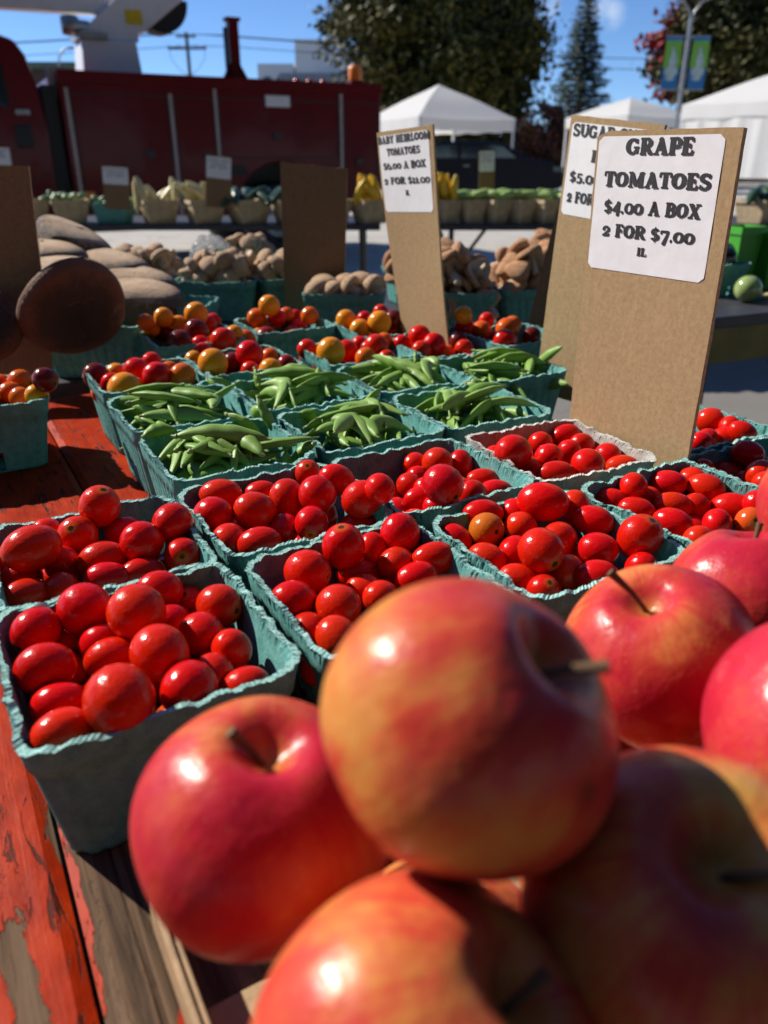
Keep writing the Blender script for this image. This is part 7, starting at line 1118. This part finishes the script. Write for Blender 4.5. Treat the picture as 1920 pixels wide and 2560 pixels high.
xz(cv, .86, 1.14).build('boom_cover', 'black', tk)
MB().box((.96, .796, 2.44), (.17, .012, .13)).build('caution_decal', 'yellow', tu)
mt_ = MB().lathe([(.01, -.14), (.085, -.13), (.10, -.05), (.095, .02), (.06, .05), (.055, .14), (.01, .15)], (.36, .85, 2.33), 18, rot=Matrix.Rotation(R_(90), 3, 'Y')).build('hydraulic_motor', 'steel', tk)
MB().box((.50, .95, 2.235), (.30, .5, .05)).build('bearing_ring', 'steel', tk)
xz([(-3.6, 2.42), (-3.6, 2.52), (.80, 2.63), (.86, 2.47), (.58, 2.46)], .90, 1.10).build('boom_arm', 'white', tk, .015)
po = MB().box((1.87, .30, 2.13), (.105, .10, .56)).box((1.87, .30, 2.415), (.15, .13, .035)).build('boom_rest', 'maroon', tk)
xz([(1.72, 1.85), (1.82, 2.02), (1.82, 1.85)], .28, .32).build('gusset', 'maroon', po)
xz([(2.02, 1.85), (1.92, 2.02), (1.92, 1.85)], .28, .32).build('gusset', 'maroon', po)
MB().box((1.79, .30, 2.14), (.03, .06, .40)).build('rubber_pad', 'black', po)
be = MB().box((3.36, .40, 1.88), (.17, .14, .06)).build('beacon_base', 'maroon', tk)
MB().lathe([(.075, 0), (.08, .02), (.078, .13), (.06, .16), (.001, .165)], (3.36, .40, 1.912), 20).build('beacon_lens', 'amber', be)
for x in (2.62, 2.78, 2.95): MB().lathe([(.035, 0), (.04, .01), (.035, .05), (.001, .06)], (x, .40, 1.852), 14).build('marker_lamp', 'redlens', tk)

# ------------------------------------------------------------------ market tents
def tent(c, size, rz, ev, ez, pk, lab, walls=(), sag=.03):
    o = empty('market_tent', (c[0], c[1], 0), rz, lab, 'tent', 'white pop up tents'); h = size / 2; n = 14
    v = []; f = []
    for s in range(4):
        b = len(v)
        for i in range(n + 1):
            t = i / n; w_ = 1 - t
            z = ev + (pk - ev) * (t ** 1.0) - sag * math.sin(math.pi * t) * .8 + .05 * math.sin(math.pi * t) ** 2
            if t > .9: z += 0
            for j in range(n + 1):
                a = (2 * j / n - 1) * w_ * h; d = -w_ * h
                zz = z - .05 * (1 - (2 * j / n - 1) ** 2) * w_
                x, y = a, d
                for _ in range(s): x, y = -y, x
                v.append((x, y, zz))
        for i in range(n):
            for j in range(n): q = b + i * (n + 1) + j; f.append((q, q + 1, q + n + 2, q + n + 1))
    link('canopy', mesh('canopy', v, f, 'tent', True), o)
    vb = MB()
    for s in range(4):
        vv = []; ff = []
        for j in range(n + 1):
            a = (2 * j / n - 1) * h; k_ = .02 * math.sin(j * 2.1)
            for zz, oo in ((ev - .045 * (1 - (2 * j / n - 1) ** 2), 0), (ez + .02 * math.sin(j * 1.3), k_)):
                x, y = a, -h - oo - .004
                for _ in range(s): x, y = -y, x
                vv.append((x, y, zz))
        for j in range(n): ff.append((2 * j, 2 * j + 1, 2 * j + 3, 2 * j + 2))
        vb.add(vv, ff, True)
    vb.build('valance', 'tent', o)
    for sx in (-1, 1):
        for sy in (-1, 1): MB().box((sx * (h - .04), sy * (h - .04), ev / 2), (.045, .045, ev)).build('leg', 'white', o)
    for s in walls:
        vv = []; ff = []
        for j in range(41):
            a = (j / 20 - 1) * (h - .06); k_ = .05 * math.sin(j * 1.1) + .03 * math.sin(j * 2.3)
            for i, zz in enumerate((ez + .05, .68)):
                x, y = a, -h + .03 + k_ * i
                for _ in range(s): x, y = -y, x
                vv.append((x, y, zz))
        for j in range(40): ff.append((2 * j, 2 * j + 1, 2 * j + 3, 2 * j + 2))
        wl_ = MB().add(vv, ff, True).build('side_wall', 'tent', o)
    return o
tent((1.72, 27.5), 3.5, R_(28.4), 2.26, 1.90, 3.25, 'white peaked tent standing behind the dark blue car and the truck')
tent((9.0, 31.8), 3.2, R_(29), 2.53, 2.20, 3.17, 'distant white tent partly hidden by the sugar pea sign')
tent((10.6, 21.3), 4.4, R_(30), 2.36, 2.02, 3.35, 'large white tent with hanging side walls at the right edge', (0, 3))

# ------------------------------------------------------------------ parked car, vendor and stall under the tent
ca = empty('parked_car', (0, 22.6, 0), R_(-4), 'dark blue parked car beneath the white peaked tent', 'car')
prof = [(-.3, .35), (-.35, .75), (-.25, 1.02), (.5, 1.10), (1.1, 1.46), (1.5, 1.53), (2.7, 1.54), (3.2, 1.47), (3.85, 1.12), (4.4, 1.04), (4.75, .85), (4.8, .45), (4.5, .33)]
cbd = xz(prof, 0, 1.75).build('body', 'carpaint', ca, .05)
xz([(.75, 1.14), (1.2, 1.42), (1.95, 1.47), (1.95, 1.14)], -.006, .02).build('side_window', 'glass', cbd)
xz([(2.05, 1.14), (2.05, 1.47), (2.75, 1.47), (3.15, 1.40), (3.50, 1.14)], -.006, .02).build('side_window', 'glass', cbd)
MB().box((2.2, -.02, .95), (.16, .03, .03)).build('door_handle', 'steel', cbd)
MB().box((4.62, .02, .86), (.25, .06, .12)).build('headlight', 'glass', cbd)
for x in (.75, 3.85):
    for y in (.12, 1.63):
        ww = empty('wheel', (x, y, .34)); ww.parent = ca; rot = Matrix.Rotation(R_(90), 3, 'X')
        MB().lathe([(.2, -.1), (.31, -.11), (.34, -.07), (.34, .07), (.31, .11), (.2, .1)], n=28, rot=rot).build('tyre', 'black', ww)
        MB().lathe([(.01, -.08), (.1, -.09), (.2, -.07), (.21, -.1)], n=20, rot=rot).build('rim', 'steel', ww)
def person(loc, rz, lab, jacket, h=1.62):
    o = empty('person', loc, rz, lab, 'person'); s = h / 1.62
    def skin(name, pts, edges, rad, mat):
        me = bpy.data.meshes.new(name); me.from_pydata([(p[0] * s, p[1] * s, p[2] * s) for p in pts], edges, []); me.materials.append(M[mat])
        b = link(name, me, o); b.modifiers.new('skin', 'SKIN')
        for q, r_ in zip(me.skin_vertices[0].data, rad): q.radius = (r_[0] * s, r_[1] * s) if isinstance(r_, tuple) else (r_ * s, r_ * s)
        me.skin_vertices[0].data[0].use_root = True
        m_ = b.modifiers.new('sub', 'SUBSURF'); m_.levels = m_.render_levels = 2; return b
    skin('body', [(0, 0, .86), (0, -.01, 1.08), (0, 0, 1.27), (0, -.01, 1.37), (0, -.03, 1.42), (0, -.04, 1.53), (-.10, 0, .80), (-.11, -.02, .44), (-.11, .02, .07), (-.11, -.11, .03), (.10, 0, .80), (.11, -.03, .44), (.11, .02, .07), (.11, -.11, .03), (-.19, 0, 1.30), (-.23, .02, 1.04), (-.20, -.14, .86), (.19, 0, 1.30), (.23, .02, 1.04), (.20, -.14, .86), (-.19, -.21, .82), (.19, -.21, .82)],
         [(0, 1), (1, 2), (2, 3), (3, 4), (4, 5), (0, 6), (6, 7), (7, 8), (8, 9), (0, 10), (10, 11), (11, 12), (12, 13), (2, 14), (14, 15), (15, 16), (2, 17), (17, 18), (18, 19), (16, 20), (19, 21)],
         [(.15, .11), (.14, .10), (.15, .10), .055, .055, (.075, .095), .085, .06, .045, .04, .085, .06, .045, .04, .06, .047, .036, .06, .047, .036, .03, .03], 'skin')
    skin('jacket', [(0, 0, .84), (0, -.01, 1.08), (0, 0, 1.28), (0, -.01, 1.36), (-.19, 0, 1.30), (-.24, .02, 1.04), (-.21, -.13, .88), (.19, 0, 1.30), (.24, .02, 1.04), (.21, -.13, .88)], [(0, 1), (1, 2), (2, 3), (2, 4), (4, 5), (5, 6), (2, 7), (7, 8), (8, 9)], [(.18, .14), (.165, .125), (.17, .12), .075, .075, .062, .05, .075, .062, .05], jacket)
    skin('trousers', [(0, 0, .86), (-.10, 0, .80), (-.11, -.02, .44), (-.11, .02, .10), (.10, 0, .80), (.11, -.03, .44), (.11, .02, .10)], [(0, 1), (1, 2), (2, 3), (0, 4), (4, 5), (5, 6)], [(.165, .125), .10, .078, .065, .10, .078, .065], 'cloth_grey')
    MB().lathe([(.001, .125), (.05, .115), (.09, .07), (.102, 0), (.098, -.04)], (0, -.02 * s, 1.555 * s), 20).build('hair', 'hair', o)
    return o
person((2.78, 34.6, 0), .5, 'person in a dark jacket standing in the shade under the peaked tent', 'cloth_dark')
st_ = empty('vendor_table', (1.9, 24.4, 0), R_(10), 'vendor table under the peaked tent with a pale blue cloth', 'table')
MB().box((0, 0, .72), (2.4, .75, .03)).build('tabletop', 'tableblack', st_)
for x, y in ((-1.1, -.3), (1.1, -.3), (-1.1, .3), (1.1, .3)): MB().box((x, y, .35), (.04, .04, .70)).build('leg', 'blackm', st_)
for i, (x, w_) in enumerate(((1.75, .55), (2.55, .5))):
    b = MB(); vv = []; ff = []
    for j in range(13):
        a = (j / 12 - .5) * w_
        for zz, oo in ((.76, -.1), (.755, -.40), (.42 - .03 * math.sin(j), -.42 - .03 * math.sin(j * 1.7))): vv.append((a, oo, zz))
    for j in range(12):
        for q in range(2): ff.append((3 * j + q, 3 * j + q + 1, 3 * j + q + 4, 3 * j + q + 3))
    o = b.add(vv, ff, True).build('cloth', 'bluecloth'); o.location = (x, 24.36 + .1 * i, 0)
    tag(o, 'pale blue cloth hanging off the vendor table, %s one' % ('left', 'right')[i], 'cloth', 'blue cloths on the vendor table')

# ------------------------------------------------------------------ lamp post with banners
lp = empty('street_lamp', (9.0, 26.5, 0), 0, 'tall grey street lamp with two curved arms and two banners', 'street lamp')
MB().tube([(0, 0, 0), (0, 0, 5.0)], [.075, .055], 14).build('pole', 'steel', lp)
for s in (-1, 1):
    a = MB().tube([(0, 0, 4.75), (s * .08, 0, 5.05), (s * .28, 0, 5.30), (s * .62, 0, 5.42), (s * .85, 0, 5.44)], .032, 10).build('arm', 'steel', lp)
    MB().box((s * 1.0, 0, 5.44), (.50, .22, .09), None, .8).build('lamp_head', 'steel', a, .02)
    for z in (3.02, 4.42): MB().tube([(0, 0, z), (s * .66, 0, z)], .014, 8).build('banner_rod', 'steel', lp)
    bn = empty('banner', (9.0 + s * .40, 26.47, 0), 0, '%s of the two green and blue banners on the street lamp' % ('left' if s < 0 else 'right'), 'banner', 'banners on the street lamp')
    def cl(z0, z1, dy, x0=-.25, x1=.25, n=8):
        vv = []; ff = []
        for i in range(n + 1):
            for j in range(n + 1):
                x = x0 + (x1 - x0) * i / n; z = z0 + (z1 - z0) * j / n
                vv.append((x, dy + .015 * math.sin(z * 6 + x * 4), z))
        for i in range(n):
            for j in range(n): q = i * (n + 1) + j; ff.append((q, q + n + 1, q + n + 2, q + 1))
        return vv, ff
    MB().add(*cl(3.60, 4.40, 0), True).build('upper_field', 'bangreen', bn)
    MB().add(*cl(3.04, 3.60, 0), True).build('lower_field', 'banblue', bn)
    MB().add(*cl(4.30, 4.40, -.004), True).build('top_band', 'banblue', bn)
    e = MB()
    for cx, cz, rx, rz_, n in ((0, 3.50, .20, .15, 14), (.02, 3.78, .11, .20, 12), (-.01, 4.05, .06, .09, 10), (-.02, 3.32, .14, .06, 12)):
        vv = [(cx + rx * math.cos(6.283 * q / n), -.012 - rx * .01 + .015 * math.sin((cz + rz_ * math.sin(6.283 * q / n)) * 6 + cx * 4), cz + rz_ * math.sin(6.283 * q / n)) for q in range(n)]
        e.add(vv, [tuple(range(n))])
    e.build('print', 'banpale', bn)

# ------------------------------------------------------------------ trees
def leaves(rnd, centers, per, spread, size, flat=0.0, droop=0):
    v = []; f = []; tone = []
    for c, sp in centers:
        ct = rnd.random()
        for _ in range(per):
            d = Vector((rnd.gauss(0, 1), rnd.gauss(0, 1), rnd.gauss(0, .8))); 
            p = Vector(c) + Vector((d.x * sp[0], d.y * sp[1], d.z * sp[2])) * .55
            a = Vector((rnd.gauss(0, 1), rnd.gauss(0, 1), rnd.gauss(0, 1))).normalized(); b = a.orthogonal().normalized()
            if rnd.random() < .5: b = a.cross(b)
            s = size * rnd.uniform(.6, 1.3); q = len(v)
            v += [p - a * s - b * s * .45, p + a * s * .2 - b * s * .7, p + a * s, p + a * s * .2 + b * s * .7]
            f.append((q, q + 1, q + 2, q + 3)); tn = min(1, max(0, ct * .6 + rnd.random() * .5)); tone += [tn] * 4
    return v, f, tone
def leaf_obj(data, mat, parent, name='crown'):
    v, f, tone = data; me = mesh(name, v, f, mat); at = me.attributes.new('tone', 'FLOAT', 'POINT'); at.data.foreach_set('value', tone); return link(name, me, parent)
def tree(name, base, cz, rad, mat, lab, seed, clumps=70, per=130, size=.16, clump=1.0, trunk=.3, grp=None, cat='tree'):
    rnd = random.Random(seed); o = empty(name, base, 0, lab, cat, grp); cs = []
    while len(cs) < clumps:
        d = Vector((rnd.gauss(0, 1), rnd.gauss(0, 1), rnd.gauss(0, 1))).normalized(); k_ = rnd.uniform(.25, 1.0) ** .6
        k_ *= 1 + .12 * math.sin(d.x * 5 + seed) * math.cos(d.z * 4 + seed)
        p = Vector((d.x * rad[0] * k_, d.y * rad[1] * k_, cz + d.z * rad[2] * k_))
        cs.append((p, Vector((1, 1, .75)) * clump * rnd.uniform(.7, 1.3)))
    leaf_obj(leaves(rnd, cs, per, 1, size), mat, o)
    t = MB(); t.tube([(0, 0, 0), (.1, 0, cz * .4), (0, .1, cz * .9)], [trunk, trunk * .75, trunk * .3], 10)
    for q in range(9):
        c = cs[q * 5 % len(cs)][0]; t.tube([(0, 0, cz * .45), (c.x * .4, c.y * .4, cz * .45 + (c.z - cz * .45) * .6), tuple(c)], [trunk * .4, trunk * .22, trunk * .06], 6)
    t.build('trunk', 'bark', o); return o
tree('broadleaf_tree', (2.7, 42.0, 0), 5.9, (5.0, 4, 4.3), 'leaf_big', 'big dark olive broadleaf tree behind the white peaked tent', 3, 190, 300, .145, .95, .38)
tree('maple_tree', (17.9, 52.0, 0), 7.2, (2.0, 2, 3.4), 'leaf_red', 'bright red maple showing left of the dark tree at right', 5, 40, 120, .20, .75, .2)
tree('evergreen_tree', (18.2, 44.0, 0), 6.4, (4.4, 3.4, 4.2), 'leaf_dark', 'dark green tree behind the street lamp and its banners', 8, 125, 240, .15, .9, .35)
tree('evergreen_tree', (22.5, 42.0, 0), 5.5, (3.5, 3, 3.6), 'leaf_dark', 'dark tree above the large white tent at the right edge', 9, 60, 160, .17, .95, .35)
tree('russet_shrub', (7.6, 38.5, 0), 1.9, (1.7, 1.2, 1.3), 'leaf_br', 'russet brown shrub right of the white peaked tent', 12, 30, 110, .11, .5, .06, None, 'shrub')
tree('yellow_shrub', (15.3, 43.0, 0), 2.4, (1.0, 1, 1.1), 'leaf_yel', 'yellow autumn shrub at the foot of the street lamp', 13, 18, 90, .11, .45, .06, None, 'shrub')
def copy_tree(src, loc, rz, sc, lab, grp):
    o = src.copy(); col.objects.link(o); o.location = loc; o.rotation_euler = (0, 0, rz); o.scale = (sc, sc, sc); o['label'] = lab; o['group'] = grp
    for ch in list(src.children):
        d = ch.copy(); col.objects.link(d); d.parent = o
    return o
ev_ = [q for q in col.objects if q.name.startswith('evergreen_tree')][0]
for i, (az, dist, sc) in enumerate(((100, 17, 1.5), (125, 15, 1.5), (150, 16, 1.7), (172, 14, 1.5), (194, 15, 1.6), (218, 16, 1.6), (243, 17, 1.4), (76, 24, 1.4))):  # unseen trees added behind the camera to darken reflections and fill light
    an = R_(az); copy_tree(ev_, (math.sin(an) * dist, math.cos(an) * dist, -1.5), i * 1.3, sc, 'one of the dark trees added unseen behind the camera to dim the light', 'unseen trees added behind the viewer to block light')
hd = random.Random(17)
hdc = [(Vector((hd.uniform(-7, 27), hd.uniform(-.6, .6), hd.uniform(.2, 2.9))), Vector((.9, .6, .7))) for _ in range(190)]
ho = empty('hedge', (0, 49, 0), 0, 'long dark hedge closing the view behind the tents', 'hedge'); leaf_obj(leaves(hd, hdc, 60, 1, .2), 'leaf_big', ho, 'foliage')
MB().box((10, 0, 1.2), (33, .5, 2.4)).build('branch_core', 'bark', ho)
co = empty('conifer_tree', (12.9, 57.5, 0), 0, 'tall tiered conifer between the two dark trees', 'tree'); rc_ = random.Random(23)
v = []; f = []; tone = []; bt_ = MB(); bt_.tube([(0, 0, 0), (0, 0, 10.9)], [.25, .03], 8)
lv = 30
for L_ in range(lv):
    z = 1.6 + 9.0 * L_ / (lv - 1); rr = 2.35 * (1 - (z - 1.6) / 9.6) ** .8 + .12
    nb = 9 if rr > .8 else 6
    for q in range(nb):
        an = 6.283 * q / nb + L_ * .9 + rc_.gauss(0, .15); R1 = rr * rc_.uniform(.65, 1.15); dx, dy = math.cos(an), math.sin(an)
        if L_ % 2 == 0: bt_.tube([(0, 0, z), (dx * R1 * .6, dy * R1 * .6, z - .05), (dx * R1, dy * R1, z + .05 - .15 * R1 * .3)], [.04, .025, .008], 5, False)
        for _ in range(int(34 * R1) + 8):
            t = rc_.random() ** .6; p = Vector((dx * R1 * t, dy * R1 * t, z - .10 * t * R1 * .5 + rc_.gauss(0, .05))) + Vector((rc_.gauss(0, .14), rc_.gauss(0, .14), rc_.gauss(0, .05)))
            a = (Vector((dx, dy, -.25)) + Vector((rc_.gauss(0, .6), rc_.gauss(0, .6), rc_.gauss(0, .3)))).normalized(); b = a.orthogonal().normalized(); s = .15 * rc_.uniform(.6, 1.3); k_ = len(v)
            v += [p - a * s, p - b * s * .3, p + a * s, p + b * s * .3]; f.append((k_, k_ + 1, k_ + 2, k_ + 3)); tone += [rc_.random()] * 4
leaf_obj((v, f, tone), 'leaf_con', co); bt_.build('trunk', 'bark', co)

# ------------------------------------------------------------------ utility pole, wires, small lamp, buildings
up_ = empty('utility_pole', (-15.33, 69.6, 0), 0, 'wooden utility pole with crossarms standing far behind the truck', 'utility pole')
MB().tube([(0, 0, 0), (0, 0, 10.15)], [.19, .13], 10).build('pole', 'polewood', up_)
MB().box((0, -.16, 9.06), (3.0, .12, .16)).build('crossarm', 'polewood', up_)
MB().box((0, -.16, 9.85), (1.5, .12, .13)).build('crossarm', 'polewood', up_)
for x in (-1.4, -.7, .7, 1.4): MB().tube([(x, -.16, 9.12), (x, -.16, 9.32)], .05, 8).build('insulator', 'steel', up_)
for x in (-.65, .65): MB().tube([(x, -.16, 9.9), (x, -.16, 10.1)], .05, 8).build('insulator', 'steel', up_)
for s in (-1, 1):
    MB().tube([(s * 1.4, -.2, 9.05), (s * 1.3, -.2, 8.3), (s * .7, -.2, 7.6), (s * .1, -.15, 7.2)], .022, 6, False).build('drop_cable', 'blackm', up_)
for i, (dx, z) in enumerate(((-.65, 10.1), (.65, 10.08), (1.4, 9.3))):
    pts = []
    for q in range(41):
        t = q / 40; x = -75 + 130 * t; sag = -1.0 * math.sin(math.pi * min(1, max(0, (x + 15.3) / 70 if x > -15.3 else (-15.3 - x) / 60)))
        pts.append((x + dx, 69.4 + (x + 15.3) * .08, z + sag - .012 * abs(x + 15.3)))
    o = MB().tube(pts, .028, 5, False, False).build('power_line', 'blackm'); tag(o, '%s of the dark overhead wires on the utility pole' % ('highest', 'middle', 'lowest')[i], 'wire', 'overhead wires')
sl = empty('small_street_lamp', (-17.1, 46.4, 0), 0, 'thin curved street lamp in front of the brown building', 'street lamp')
MB().tube([(0, 0, 0), (0, 0, 5.2), (.12, 0, 6.0), (.45, 0, 6.38), (.75, 0, 6.42)], .05, 8).build('pole', 'steel', sl)
MB().box((.9, 0, 6.42), (.5, .2, .10), None, .7).build('lamp_head', 'steel', sl)
wb_ = empty('white_building', (-8.0, 84, 0), 0, 'stepped white building beside the big tree far behind the truck', 'building')
MB().box((-1.8, 0, 4.55), (3.3, 8, 9.1)).build('lower_block', 'bldg_white', wb_)
MB().box((2.2, 0, 5.4), (4.4, 8, 10.8)).build('upper_block', 'bldg_white', wb_)
MB().box((2.2, -4.03, 10.86), (4.6, .5, .16)).build('parapet', 'bldg_white', wb_)
for x in (-2.6, -1.4): MB().box((x, -4.02, 7.6), (.7, .06, .9)).build('window', 'glass', wb_)
for x in (1.0, 2.4, 3.6): MB().box((x, -4.02, 7.9), (.7, .06, .9)).build('window', 'glass', wb_)
for x in (-2.4, -1.2): MB().box((x, 0, 9.25), (.6, .8, .3)).build('roof_vent', 'bldg_white', wb_)
gb = empty('grey_building', (-5.2, 78, 0), 0, 'low grey slatted building at the foot of the white one', 'building')
MB().box((0, 0, 3.95), (7.5, 6, 7.9)).build('wall', 'bldg_grey', gb)
for q in range(15): MB().box((-3.6 + q * .5, -3.03, 7.4), (.16, .08, 1.0)).build('fin', 'steel', gb)
br = empty('brown_building', (-23.5, 55, 0), 0, 'low dark brown building with a green roof edge behind the cab', 'building')
MB().box((0, 0, 3.0), (12.5, 6, 6.0)).build('wall', 'bldg_brown', br)
MB().box((0, -.1, 6.17), (12.9, 6.5, .34)).build('roof_edge', 'roofgreen', br)
for x in (-4, -1, 2, 4.6): MB().box((x, -3.02, 3.4), (1.2, .06, 1.4)).build('window', 'glass', br)
